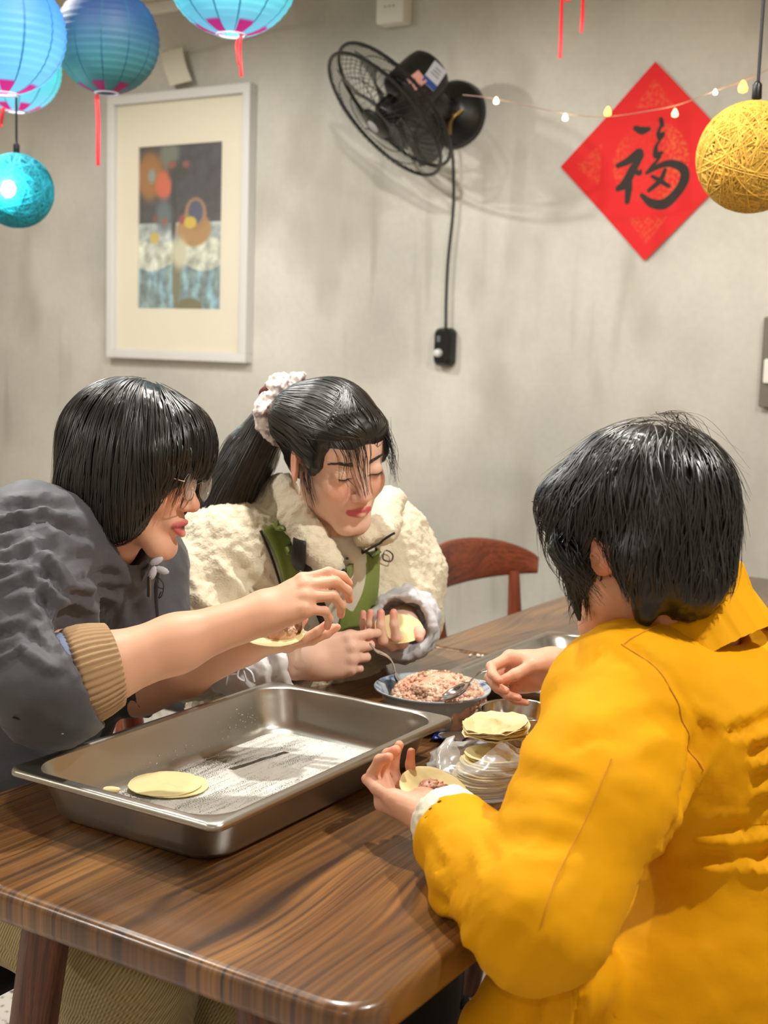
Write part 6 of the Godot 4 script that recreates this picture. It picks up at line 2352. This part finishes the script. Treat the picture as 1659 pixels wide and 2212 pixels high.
func build_picture() -> void:
	var c := Vector3(-2.282, 1.758, WALL)
	var t := thing("framed_picture", "white framed still life print with a wide cream mount behind glass", "framed picture", c)
	var hx := 0.345
	var hy := 0.495
	var z1 := 0.045
	for q in [[Vector3(0, hy - 0.0165, z1 / 2), Vector3(hx * 2, 0.033, z1)], [Vector3(0, -hy + 0.0165, z1 / 2), Vector3(hx * 2, 0.033, z1)], [Vector3(hx - 0.0165, 0, z1 / 2), Vector3(0.033, hy * 2 - 0.066, z1)], [Vector3(-hx + 0.0165, 0, z1 / 2), Vector3(0.033, hy * 2 - 0.066, z1)]]:
		var b := MB.new()
		b.box(q[0], q[1], 0.003)
		obj("frame_bar", b.mesh(), mat(Color(0.84, 0.835, 0.83), 0.4), t)
	var b := MB.new()
	b.box(Vector3(0, 0, 0.006), Vector3(hx * 2 - 0.066, hy * 2 - 0.066, 0.010), 0.001)
	obj("backing", b.mesh(), mat(Color(0.9, 0.87, 0.78), 0.8), t)
	# mount: four bevelled strips round the print
	var px := 0.203
	var py := 0.302
	for q in [[Vector3(0, (hy - 0.033 + py) / 2, 0.016), Vector3(hx * 2 - 0.066, hy - 0.033 - py, 0.010)], [Vector3(0, -(hy - 0.033 + py) / 2, 0.016), Vector3(hx * 2 - 0.066, hy - 0.033 - py, 0.010)], [Vector3((hx - 0.033 + px) / 2, 0, 0.016), Vector3(hx - 0.033 - px, py * 2, 0.010)], [Vector3(-(hx - 0.033 + px) / 2, 0, 0.016), Vector3(hx - 0.033 - px, py * 2, 0.010)]]:
		b = MB.new()
		b.box(q[0], q[1], 0.0012)
		obj("mount", b.mesh(), mat(Color(0.90, 0.87, 0.79), 0.85), t)
	var im := Image.create(224, 336, false, Image.FORMAT_RGB8)
	var n := noise(0.03, 151, 4)
	for y in 336:
		for x in 224:
			var v := y / 336.0
			var k := Color(0.16, 0.17, 0.21).lerp(Color(0.24, 0.23, 0.27), x / 224.0)
			if v > 0.47:
				k = Color(0.66, 0.70, 0.70)
			if v > 0.57 + 0.02 * sin(x * 0.03):
				k = Color(0.78, 0.80, 0.74)
			if v > 0.74 + 0.025 * sin(x * 0.045):
				k = Color(0.44, 0.53, 0.53).lerp(Color(0.52, 0.68, 0.74), smoothstep(-0.2, 0.3, n.get_noise_2d(x * 1.3, y * 0.25)))
			k = k * (1.0 + 0.35 * n.get_noise_2d(x, y))
			im.set_pixel(x, y, k)
	blob(im, 0.36, 0.06, 0.12, 0.10, Color(0.42, 0.46, 0.40), 0.4)
	blob(im, 0.13, 0.18, 0.16, 0.15, Color(0.62, 0.40, 0.14), 0.3)
	blob(im, 0.30, 0.24, 0.10, 0.09, Color(0.82, 0.38, 0.24), 0.3)
	blob(im, 0.15, 0.18, 0.05, 0.045, Color(0.55, 0.58, 0.55), 0.5)
	blob(im, 0.46, 0.16, 0.10, 0.06, Color(0.14, 0.18, 0.14), 0.5)
	blob(im, 0.40, 0.12, 0.05, 0.022, Color(0.58, 0.26, 0.22), 0.5)
	blob(im, 0.56, 0.12, 0.045, 0.022, Color(0.55, 0.27, 0.24), 0.5)
	blob(im, 0.42, 0.36, 0.035, 0.20, Color(0.12, 0.15, 0.15), 0.3)
	blob(im, 0.30, 0.42, 0.10, 0.09, Color(0.35, 0.42, 0.45), 0.5)
	blob(im, 0.66, 0.51, 0.20, 0.105, Color(0.68, 0.52, 0.30), 0.12)
	blob(im, 0.68, 0.42, 0.13, 0.10, Color(0.64, 0.48, 0.32), 0.12)
	blob(im, 0.68, 0.41, 0.085, 0.07, Color(0.26, 0.29, 0.42), 0.15)
	blob(im, 0.62, 0.47, 0.075, 0.036, Color(0.83, 0.72, 0.22), 0.2)
	blob(im, 0.52, 0.45, 0.03, 0.028, Color(0.62, 0.20, 0.24), 0.3)
	blob(im, 0.19, 0.56, 0.055, 0.034, Color(0.80, 0.70, 0.32), 0.2)
	blob(im, 0.20, 0.44, 0.032, 0.026, Color(0.45, 0.24, 0.20), 0.3)
	blob(im, 0.31, 0.46, 0.032, 0.022, Color(0.60, 0.32, 0.22), 0.3)
	blob(im, 0.46, 0.80, 0.05, 0.20, Color(0.45, 0.44, 0.33), 0.3)
	blob(im, 0.62, 0.98, 0.15, 0.05, Color(0.42, 0.40, 0.25), 0.2)
	blob(im, 0.50, 0.66, 0.09, 0.09, Color(0.80, 0.79, 0.68), 0.5)
	var pm := mat(Color.WHITE, 0.8)
	pm.albedo_texture = ImageTexture.create_from_image(im)
	var q2 := QuadMesh.new()
	q2.size = Vector2(px * 2 + 0.004, py * 2 + 0.004)
	obj("print", q2, pm, t, Transform3D(Basis.IDENTITY, Vector3(0, 0, 0.0122)))
	b = MB.new()
	b.box(Vector3(0, 0, 0.030), Vector3(hx * 2 - 0.066, hy * 2 - 0.066, 0.003), 0.0005)
	var gm := mat(Color(1, 1, 1, 0.03), 0.015)
	gm.transparency = BaseMaterial3D.TRANSPARENCY_ALPHA
	gm.metallic_specular = 0.8
	obj("pane", b.mesh(), gm, t)

func build_poster() -> void:
	var im := Image.create(512, 512, false, Image.FORMAT_RGB8)
	im.fill(Color(0.80, 0.035, 0.055))
	var n := noise(0.05, 161, 3)
	# gilded ground in the circle and the corners; the sheet hangs on its corner, so it is drawn upright and laid out turned
	for y in 512:
		for x in 512:
			var u := Vector2(x - 256, y - 256)
			var q := u.rotated(-PI / 4) / 362.0    # q.x right, q.y down on the hung sheet, corners at +-1
			var g := 0.0
			if q.length() < 0.42:
				g = smoothstep(0.42, 0.40, q.length()) * (0.35 + 0.65 * smoothstep(0.05, 0.35, absf(q.x + 0.1)))
			var a := maxf(absf(q.x), absf(q.y))
			if a > 0.55 and a < 0.82 and minf(absf(q.x), absf(q.y)) < (0.84 - a) * 0.75:
				g = maxf(g, 0.75)
			g *= clampf(0.55 + 1.1 * n.get_noise_2d(x, y), 0.0, 1.0)
			im.set_pixel(x, y, im.get_pixel(x, y).lerp(Color(0.80, 0.36, 0.15), g * 0.95))
	var ink := Color(0.13, 0.10, 0.075)
	var at := func(x: float, y: float) -> Vector2: return Vector2(256, 256) + (Vector2((x - 0.03) * 1.24, y * 1.18) * 362.0).rotated(PI / 4)
	# the brushed character: the left radical, then the right side
	for s in [
		[[[-0.12, -0.30], [-0.06, -0.275], [0.0, -0.285]], [8, 13, 7]],
		[[[-0.255, 0.015], [-0.17, -0.02], [-0.08, -0.085], [-0.055, -0.06]], [8, 12, 15, 7]],
		[[[-0.055, -0.06], [-0.12, 0.05], [-0.18, 0.17], [-0.245, 0.215]], [9, 15, 16, 9]],
		[[[-0.145, 0.10], [-0.15, 0.22], [-0.155, 0.33]], [8, 13, 9]],
		[[[-0.10, 0.07], [-0.06, 0.09], [-0.05, 0.06]], [9, 7, 3]],
		[[[0.10, -0.36], [0.115, -0.31]], [7, 7]],
		[[[0.105, -0.31], [0.085, -0.25], [0.10, -0.215], [0.125, -0.235]], [4, 6, 11, 7]],
		[[[0.11, -0.20], [0.07, -0.13], [0.075, -0.06], [0.12, -0.075]], [3, 6, 11, 6]],
		[[[0.11, -0.04], [0.05, 0.03], [0.0, 0.09]], [4, 6, 5]],
		[[[0.0, 0.09], [0.12, 0.03], [0.22, 0.02], [0.315, 0.07], [0.33, 0.16], [0.27, 0.27], [0.17, 0.36], [0.06, 0.35], [-0.03, 0.28]], [5, 9, 12, 15, 16, 15, 17, 14, 7]],
		[[[0.05, 0.12], [0.12, 0.16], [0.20, 0.21]], [5, 8, 6]],
		[[[0.16, 0.07], [0.12, 0.16], [0.03, 0.24]], [6, 9, 7]]]:
		var pts := []
		for p in s[0]:
			pts.append(at.call(p[0], p[1]))
		brush(im, pts, s[1].map(func(k): return k * 1.12), ink)
	var pm := mat(Color.WHITE, 0.75)
	pm.albedo_texture = ImageTexture.create_from_image(im)
	var c := Vector3(-0.443, 1.909, WALL + 0.006)
	var b := MB.new()
	var rows := []
	var side := 0.412
	for i in 9:
		var row := []
		for k in 9:
			var x := (k / 8.0 - 0.5) * side
			var y := (0.5 - i / 8.0) * side
			row.append(Vector3(x, y, 0.004 * (absf(x * y) * 30.0 + 0.2 * sin(k * 1.1))))
		rows.append(row)
	b.sheet(rows, 0.001)
	var p := obj("festive_poster", b.mesh(), pm, self, Transform3D(Basis.from_euler(Vector3(0, 0, PI / 4)), c))
	tag(p, "red diamond-shaped festive paper with a black brushed character on the wall", "poster")

func build_fan() -> void:
	var hub := Vector3(-1.215, 2.080, -2.135) + 0.05 * Vector3(0.8470, 0.0309, -0.5307) - 0.028 * Vector3(-0.0923, 0.9917, -0.0896)
	var axis := (-0.68 * Vector3(0.8470, 0.0309, -0.5307) - 0.72 * Vector3(-0.0923, 0.9917, -0.0896) + 0.17 * Vector3(0.5236, 0.1248, 0.8428)).normalized()   # the way it blows
	var mount := Vector3(-1.118, 2.093, WALL)
	var t := thing("wall_fan", "black wall fan with a wire cage, tilted down to the left", "fan", mount)
	var bs := along(axis, Vector3(0.2, 0, 1))
	var m := mat(Color(0.03, 0.03, 0.032), 0.35)
	var r := 0.232
	var ring := func(rr: float, h: float) -> Array:
		var out := []
		for i in 64:
			var a := TAU * i / 64.0
			out.append(hub + bs * Vector3(cos(a) * rr, h, sin(a) * rr))
		return out
	# cage: front and back halves with a band between
	for half in 2:
		var sgn := 1.0 if half == 0 else -1.0
		var b := MB.new()
		for i in 56:
			var a := TAU * i / 56.0
			var path := []
			for k in 6:
				var f := k / 5.0
				var rr := lerpf(0.055, r, f)
				path.append(hub + bs * Vector3(cos(a + 0.25 * f * sgn) * rr, sgn * (0.022 + 0.040 * sqrt(maxf(1.0 - f * f, 0.0))), sin(a + 0.25 * f * sgn) * rr))
			b.tube(path, 0.0010, 4, false)
		for q in [[0.055, 0.061], [0.11, 0.056], [0.165, 0.048]]:
			b.tube(ring.call(q[0], q[1] * sgn), 0.0016, 5, false, true)
		var w := part("cage", b.mesh(), m, t)
		w.set_meta("kind", "stuff")
		b = MB.new()
		b.tube(ring.call(r, 0.022 * sgn), 0.0058, 8, false, true)
		part("cage_rim", b.mesh(), m, t)
	var b := MB.new()
	b.lathe([Vector2(0.0, 0.073), Vector2(0.030, 0.072), Vector2(0.048, 0.067), Vector2(0.054, 0.060), Vector2(0.054, 0.055), Vector2(0.0, 0.055)], 28, hub, bs)
	part("front_disc", b.mesh(), m, t)
	b = MB.new()
	b.lathe([Vector2(0.0, 0.0755), Vector2(0.020, 0.0752), Vector2(0.024, 0.072), Vector2(0.0, 0.071)], 24, hub, bs)
	part("badge", b.mesh(), mat(Color(0.62, 0.60, 0.62), 0.3), t)
	# five blades
	var bm := mat(Color(0.14, 0.135, 0.12, 0.62), 0.3)
	bm.transparency = BaseMaterial3D.TRANSPARENCY_ALPHA
	bm.roughness = 0.3
	for i in 5:
		var a0 := TAU * i / 5.0 + 0.5
		var rows := []
		for k in 9:
			var f := k / 8.0
			var rr := lerpf(0.045, 0.205, f)
			var row := []
			for q in 7:
				var g := q / 6.0 - 0.5
				var wid := 0.55 + 0.35 * f
				var a := a0 + g * wid * (1.2 - 0.35 * f) + 0.25 * f
				row.append(hub + bs * Vector3(cos(a) * rr, -0.004 + g * 0.040, sin(a) * rr))
			rows.append(row)
		b = MB.new()
		b.sheet(rows, 0.002)
		part("blade", b.mesh(), bm, t)
	b = MB.new()
	b.lathe([Vector2(0.0, 0.03), Vector2(0.036, 0.028), Vector2(0.042, 0.02), Vector2(0.042, -0.03), Vector2(0.0, -0.03)], 24, hub, bs)
	part("hub", b.mesh(), m, t)
	# motor housing behind the cage
	b = MB.new()
	b.lathe([Vector2(0.0, -0.055), Vector2(0.070, -0.056), Vector2(0.080, -0.062), Vector2(0.082, -0.075), Vector2(0.079, -0.165), Vector2(0.074, -0.190), Vector2(0.060, -0.203), Vector2(0.03, -0.207), Vector2(0.0, -0.208)], 40, hub, bs)
	part("motor_housing", b.mesh(), m, t)
	# price label and a pale pink sticker on it
	for q in [[Vector3(0.55, 0.0, 0.84), -0.150, Vector2(0.052, 0.075), Color(0.72, 0.74, 0.78), 0.2], [Vector3(0.15, 0.0, 0.99), -0.098, Vector2(0.042, 0.048), Color(0.78, 0.55, 0.50), -0.1]]:
		var dir: Vector3 = (bs * q[0]).normalized()
		# turn to the side the camera's side of the room sees
		var out: Vector3 = (0.30 * Vector3(0.8470, 0.0309, -0.5307) - 0.12 * Vector3(-0.0923, 0.9917, -0.0896) + 0.95 * Vector3(0.5236, 0.1248, 0.8428) + bs.y * 0.0)
		out = (out + Vector3(0.8470, 0.0309, -0.5307) * (0.25 if q[1] < -0.12 else -0.25))
		out = (out - bs.y * out.dot(bs.y)).normalized()
		var pos: Vector3 = hub + bs.y * q[1] + out * 0.0825
		var xf := Transform3D(look(out, bs.y) * Basis.from_euler(Vector3(0, 0, q[4])), pos)
		b = MB.new()
		b.box(Vector3.ZERO, Vector3(q[2].x, q[2].y, 0.001), 0.0003)
		var lab := part("label", part_mesh(b, xf), mat(q[3], 0.5), t)
		if q[1] < -0.12:
			b = MB.new()
			b.box(Vector3(0, q[2].y * 0.36, 0.0008), Vector3(q[2].x, q[2].y * 0.26, 0.0006), 0.0002)
			part("band", part_mesh(b, xf), mat(Color(0.12, 0.26, 0.55), 0.5), lab)
			b = MB.new()
			for k in 3:
				b.box(Vector3(0.0, -0.002 - 0.010 * k, 0.0008), Vector3(0.034 - 0.006 * k, 0.003, 0.0006), 0.0001)
			var li := part("print_line", part_mesh(b, xf), mat(Color(0.35, 0.36, 0.40), 0.5), lab)
			li.set_meta("kind", "stuff")
	# neck and wall plate
	b = MB.new()
	var end := hub - axis * 0.13
	b.tube(spline([end, end.lerp(mount, 0.45) + Vector3(0.03, -0.02, 0.05), mount + Vector3(0, 0, 0.05)], 6), 0.034, 14)
	part("neck", b.mesh(), m, t)
	b = MB.new()
	b.lathe([Vector2(0.0, 0.075), Vector2(0.045, 0.072), Vector2(0.062, 0.062), Vector2(0.080, 0.050), Vector2(0.100, 0.034), Vector2(0.106, 0.022), Vector2(0.108, 0.0), Vector2(0.0, 0.0)], 44, mount, Basis.from_euler(Vector3(PI / 2, 0, 0)))
	part("wall_plate", b.mesh(), m, t)
	b = MB.new()
	b.tube(spline([mount + Vector3(0.012, -0.07, 0.06), mount + Vector3(0.03, -0.03, 0.085), mount + Vector3(0.06, 0.0, 0.07)], 5), 0.006, 8)
	part("lever", b.mesh(), mat(Color(0.55, 0.45, 0.25), 0.3, 0.8), t)
	# cord down to the hand control on the wall
	b = MB.new()
	b.tube(spline([mount + Vector3(-0.005, -0.07, 0.03), Vector3(-1.1084, 1.9244, -2.4620), Vector3(-1.1049, 1.7920, -2.4660), Vector3(-1.1170, 1.6283, -2.4660), Vector3(-1.1189, 1.5081, -2.4660), Vector3(-1.1161, 1.3991, -2.4660)], 8), 0.0052, 8)
	part("cord", b.mesh(), mat(Color(0.16, 0.16, 0.155), 0.55), t)
	var cx := Vector3(-1.1194, 1.3413, -2.4700)
	var ct := thing("fan_switch", "black hand switch hanging on the wall below the fan cord", "switch", Vector3(cx.x, cx.y, WALL))
	b = MB.new()
	b.loft([[0.032, 0.062, 0.018, 0.0], [0.034, 0.064, 0.018, 0.010], [0.033, 0.062, 0.020, 0.034], [0.026, 0.054, 0.018, 0.046]], Transform3D(Basis.from_euler(Vector3(PI / 2, 0, 0)), Vector3.ZERO))
	obj("case", b.mesh(), mat(Color(0.02, 0.02, 0.022), 0.35), ct)
	b = MB.new()
	b.lathe([Vector2(0.0, 0.018), Vector2(0.010, 0.018), Vector2(0.013, 0.012), Vector2(0.014, 0.0)], 20, Vector3(-0.008, -0.020, 0.046), Basis.from_euler(Vector3(PI / 2, 0, 0)))
	obj("knob", b.mesh(), mat(Color(0.82, 0.82, 0.82), 0.35), ct)
	b = MB.new()
	b.box(Vector3(-0.010, 0.026, 0.047), Vector3(0.014, 0.020, 0.004), 0.001)
	obj("button", b.mesh(), mat(Color(0.35, 0.38, 0.38), 0.4), ct)

func part_mesh(b: MB, xf: Transform3D) -> ArrayMesh:
	for i in b.v.size():
		b.v[i] = xf * b.v[i]
	return b.mesh()

# ---------------------------------------------------------------- hanging from the ceiling
func string_to(t: Node3D, from: Vector3, color: Color, rad := 0.0022) -> void:
	var b := MB.new()
	b.tube([from, from.lerp(Vector3(from.x, CEIL, from.z), 0.5), Vector3(from.x, CEIL - 0.001, from.z)], rad, 6)
	part("cord", b.mesh(), mat(color, 0.6), t)

func paper_lantern(label: String, c: Vector3, r: float, squash: float, kind: int, lit: float, turn: float) -> Node3D:
	var t := thing("paper_lantern", label, "paper lantern", c, "paper lanterns")
	var im := Image.create(512, 256, false, Image.FORMAT_RGB8)
	for y in 256:
		for x in 512:
			var v := y / 255.0
			var k: Color
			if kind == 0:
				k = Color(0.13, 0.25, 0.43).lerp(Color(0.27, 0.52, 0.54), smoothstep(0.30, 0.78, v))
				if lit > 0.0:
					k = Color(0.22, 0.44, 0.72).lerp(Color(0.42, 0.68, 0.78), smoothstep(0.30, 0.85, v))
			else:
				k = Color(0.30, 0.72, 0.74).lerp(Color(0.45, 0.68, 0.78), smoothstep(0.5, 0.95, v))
			var rib := absf(fposmod(x / 512.0 * 12.0, 1.0) - 0.5)
			if rib > 0.465:
				k = k.lerp(Color(0.10, 0.34, 0.44), 0.75)
			if v > 0.86:
				var w := fposmod(x / 512.0 * 6.0, 1.0)
				if w < 0.45:
					k = k.lerp(Color(0.72, 0.12, 0.42), smoothstep(0.86, 0.89, v))
			im.set_pixel(x, y, k)
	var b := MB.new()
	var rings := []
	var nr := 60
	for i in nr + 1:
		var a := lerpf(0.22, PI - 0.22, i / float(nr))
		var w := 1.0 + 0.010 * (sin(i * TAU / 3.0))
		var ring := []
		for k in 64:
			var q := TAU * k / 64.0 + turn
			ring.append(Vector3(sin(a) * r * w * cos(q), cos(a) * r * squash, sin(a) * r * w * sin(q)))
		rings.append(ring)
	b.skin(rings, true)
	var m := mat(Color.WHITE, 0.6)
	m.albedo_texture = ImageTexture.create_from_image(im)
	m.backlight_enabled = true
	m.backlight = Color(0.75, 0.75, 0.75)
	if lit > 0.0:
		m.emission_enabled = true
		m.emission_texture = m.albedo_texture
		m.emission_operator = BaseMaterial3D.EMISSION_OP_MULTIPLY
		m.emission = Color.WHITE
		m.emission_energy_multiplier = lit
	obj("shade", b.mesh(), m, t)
	var wire := MB.new()
	for s in [-1, 1]:
		var circ := []
		for k in 24:
			circ.append(Vector3(sin(0.22) * r * cos(TAU * k / 24.0), s * cos(0.22) * r * squash, sin(0.22) * r * sin(TAU * k / 24.0)))
		wire = MB.new()
		wire.tube(circ, 0.003, 6, false, true)
		obj("ring", wire.mesh(), mat(Color(0.85, 0.80, 0.85) if s < 0 else Color(0.2, 0.35, 0.5), 0.5), t)
	if lit > 0.0:
		var l := OmniLight3D.new()
		l.name = "lantern_glow"
		l.light_color = Color(0.75, 0.93, 1.0)
		l.light_energy = 0.10 * lit
		l.light_size = 0.05
		l.omni_range = 6.0
		l.omni_attenuation = 2.0
		l.shadow_enabled = true
		t.add_child(l)
		l.position = Vector3(0, 0, 0)
	b = MB.new()
	b.tube([c + Vector3(0, r * squash * 0.97, 0), Vector3(c.x, CEIL - 0.001, c.z)], 0.0016, 6)
	if c.y + r * squash < CEIL:
		part("hanging_cord", b.mesh(), mat(Color(0.12, 0.12, 0.14), 0.6), t)
	return t

func tassel(t: Node3D, pts: Array, w: float) -> void:
	var rows := []
	var line := spline(pts, 6)
	for i in line.size():
		var row := []
		for k in 3:
			var a := 0.6 + 0.5 * sin(i * 0.35)
			row.append(line[i] + (k - 1) * w * 0.5 * Vector3(cos(a), 0, -sin(a)))
		rows.append(row)
	var b := MB.new()
	b.sheet(rows, 0.0012)
	part("ribbon", b.mesh(), mat(Color(0.86, 0.12, 0.16), 0.6), t)

func twine_ball(t: Node3D, c: Vector3, r: float, turns: int, thick: float, color: Color, inner: Color) -> void:
	var b := MB.new()
	b.ball(Vector3.ZERO, Vector3.ONE * r * 0.955, Basis.IDENTITY, 40)
	obj("shell", b.mesh(), mat(inner, 0.85), t)
	b = MB.new()
	for i in turns:
		var ax := Vector3(rng.randfn(), rng.randfn() * 0.8, rng.randfn()).normalized()
		var off := rng.randf_range(-0.55, 0.55)
		var u := ax.cross(Vector3(0.3, 0.7, 0.2)).normalized()
		var v := ax.cross(u)
		var a0 := rng.randf() * TAU
		var path := []
		var rr := r * rng.randf_range(0.968, 1.0)
		for k in 20:
			var a := a0 + k * 0.16
			var o := off + 0.05 * sin(a * 1.3)
			path.append((ax * o + (u * cos(a) + v * sin(a)) * sqrt(1.0 - o * o)) * rr)
		b.tube(path, thick, 4, false, false, lin(color * rng.randf_range(0.82, 1.1)))
	var s := obj("twine", b.mesh(), vmat(0.75), t)
	s.set_meta("kind", "stuff")

func build_hanging_things() -> void:
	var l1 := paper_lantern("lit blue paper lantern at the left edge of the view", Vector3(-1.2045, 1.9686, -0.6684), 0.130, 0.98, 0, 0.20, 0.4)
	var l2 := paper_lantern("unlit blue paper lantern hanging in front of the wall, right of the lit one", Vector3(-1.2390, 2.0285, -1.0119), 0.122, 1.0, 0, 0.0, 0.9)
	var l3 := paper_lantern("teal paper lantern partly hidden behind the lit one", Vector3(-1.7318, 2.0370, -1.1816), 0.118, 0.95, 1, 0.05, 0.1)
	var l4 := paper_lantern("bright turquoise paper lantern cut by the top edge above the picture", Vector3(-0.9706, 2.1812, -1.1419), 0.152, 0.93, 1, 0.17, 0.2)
	tassel(l2, [Vector3(-1.2477, 1.9025, -0.9878), Vector3(-1.2383, 1.8313, -0.9831), Vector3(-1.2294, 1.7362, -0.9745)], 0.010)
	tassel(l4, [Vector3(-0.9405, 2.0437, -1.1402), Vector3(-0.9395, 2.0032, -1.1348), Vector3(-0.9303, 1.9438, -1.1317)], 0.008)
	tassel(l4, [Vector3(-0.9376, 2.0416, -1.1417), Vector3(-0.9473, 2.0189, -1.1323), Vector3(-0.9383, 1.9712, -1.1308)], 0.006)
	tassel(l3, [Vector3(-1.7106, 1.9270, -1.1191), Vector3(-1.7126, 1.8931, -1.1129), Vector3(-1.7130, 1.8749, -1.1100)], 0.010)
	# ribbons of a lantern above the view
	var rb := thing("red_ribbon", "pair of red ribbons hanging from above the view, left of the red paper", "ribbon", Vector3(-0.3543, 2.2366, -1.6516))
	tassel(rb, [Vector3(-0.3713, 2.2580, -1.6442), Vector3(-0.3620, 2.1482, -1.6337), Vector3(-0.3540, 2.0317, -1.6214)], 0.009)
	tassel(rb, [Vector3(-0.3300, 2.2595, -1.6701), Vector3(-0.3199, 2.1607, -1.6617), Vector3(-0.3166, 2.0948, -1.6540)], 0.009)
	tassel(rb, [Vector3(-0.3642, 2.1812, -1.6373), Vector3(-0.3533, 2.1661, -1.6418), Vector3(-0.3433, 2.1797, -1.6500)], 0.006)
	# turquoise ball lamp
	var c := Vector3(-1.5830, 1.7000, -1.0462)
	var t := thing("ball_lamp", "glowing turquoise fibre ball lamp at the left edge", "pendant lamp", c, "ball lamps")
	twine_ball(t, c, 0.092, 420, 0.0022, Color(0.12, 0.62, 0.70), Color(0.08, 0.50, 0.58))
	(t.get_node("shell") as MeshInstance3D).material_override = lamp_shell(Color(0.10, 0.62, 0.72), 0.10)
	var b := MB.new()
	b.ball(Vector3(-1.5836, 1.6848, -1.0435) + 0.078 * (Vector3(0.5236, 0.1248, 0.8428)), Vector3(0.030, 0.024, 0.016), Basis.IDENTITY, 14)
	part("bulb", b.mesh(), glow(Color(1.0, 1.0, 0.92), 2.0), t)
	var ol := OmniLight3D.new()
	ol.name = "bulb_light"
	ol.light_color = Color(0.7, 1.0, 1.0)
	ol.light_energy = 0.05
	ol.light_size = 0.02
	ol.shadow_enabled = true
	t.add_child(ol)
	ol.global_position = Vector3(-1.5836, 1.6848, -1.0435) + 0.125 * (Vector3(0.5236, 0.1248, 0.8428))
	string_to(t, c + Vector3(0, 0.09, 0), Color(0.05, 0.05, 0.06), 0.003)
	b = MB.new()
	b.lathe([Vector2(0.004, 0.03), Vector2(0.008, 0.025), Vector2(0.008, 0.0), Vector2(0.0, 0.0)], 12, c + Vector3(0, 0.088, 0))
	part("socket", b.mesh(), M.black, t)
	# straw-yellow twine ball lamp
	c = Vector3(0.2566, 1.7100, -1.1818)
	t = thing("ball_lamp", "straw yellow twine ball lamp in front of the red paper", "pendant lamp", c, "ball lamps")
	twine_ball(t, c, 0.1025, 620, 0.0016, Color(0.86, 0.68, 0.27), Color(0.62, 0.46, 0.14))
	string_to(t, c + Vector3(0.003, 0.10, 0), Color(0.06, 0.07, 0.10), 0.0032)
	b = MB.new()
	b.lathe([Vector2(0.004, 0.036), Vector2(0.0085, 0.030), Vector2(0.0095, 0.004), Vector2(0.0, 0.0)], 14, c + Vector3(0.002, 0.103, 0))
	part("socket", b.mesh(), M.black, t)
	# fairy lights in front of the red paper
	var fl := thing("fairy_lights", "thin string of small warm bulbs strung across the red paper", "fairy lights", Vector3(-0.3402, 1.9571, -1.9156))
	var path := [Vector3(-0.7686, 2.0261, -1.8970), Vector3(-0.6663, 2.0079, -1.8985), Vector3(-0.4843, 1.9659, -1.9460), Vector3(-0.3774, 1.9553, -1.9753), Vector3(-0.2781, 1.9695, -2.0154), Vector3(-0.2006, 1.9863, -2.0423), Vector3(-0.1204, 2.0197, -2.0733), Vector3(-0.0543, 2.0427, -2.0940), Vector3(0.0285, 2.0777, -2.1032)]
	b = MB.new()
	b.tube(spline(path, 6), 0.0013, 6)
	part("wire", b.mesh(), mat(Color(0.62, 0.52, 0.46), 0.5), fl)
	for q in [[Vector3(-0.6657, 2.0017, -1.8980), 0.0065, Color(1.0, 0.93, 0.75)], [Vector3(-0.4821, 1.9538, -1.9456), 0.0065, Color(1.0, 0.95, 0.82)], [Vector3(-0.3713, 1.9645, -1.9686), 0.0085, Color(1.0, 0.66, 0.30)], [Vector3(-0.2105, 1.9607, -2.0323), 0.0075, Color(1.0, 0.80, 0.55)], [Vector3(-0.1199, 2.0149, -2.0729), 0.0050, Color(1.0, 0.97, 0.9)], [Vector3(-0.0537, 2.0249, -2.0918), 0.0105, Color(1.0, 0.72, 0.30)]]:
		b = MB.new()
		b.lathe([Vector2(0.0, 1.5), Vector2(0.35, 1.3), Vector2(0.7, 0.6), Vector2(0.95, 0.0), Vector2(0.8, -0.7), Vector2(0.0, -1.0)], 12, q[0], Basis.from_scale(Vector3.ONE * q[1] * 1.25))
		part("bulb", b.mesh(), glow(q[2], 3.0), fl)
		var s := OmniLight3D.new()
		s.name = "bulb_light"
		s.light_color = q[2]
		s.light_energy = 0.006
		s.light_size = 0.006
		s.shadow_enabled = true
		fl.add_child(s, true)
		s.global_position = q[0]
	# bare wire that runs along the top of the wall
	b = MB.new()
	b.tube(spline([Vector3(-2.3723, 2.4040, -2.4700), Vector3(-2.1936, 2.3911, -2.4700), Vector3(-1.9185, 2.4229, -2.4700), Vector3(-1.6402, 2.4355, -2.4700)], 8), 0.002, 5)
	tag(obj("thin_wire", b.mesh(), mat(Color(0.72, 0.70, 0.66), 0.5)), "thin pale wire running along the wall above the picture", "wire")

func lamp_shell(c: Color, e: float) -> StandardMaterial3D:
	var m := mat(c, 0.8)
	m.emission_enabled = true
	m.emission = c
	m.emission_energy_multiplier = e
	return m
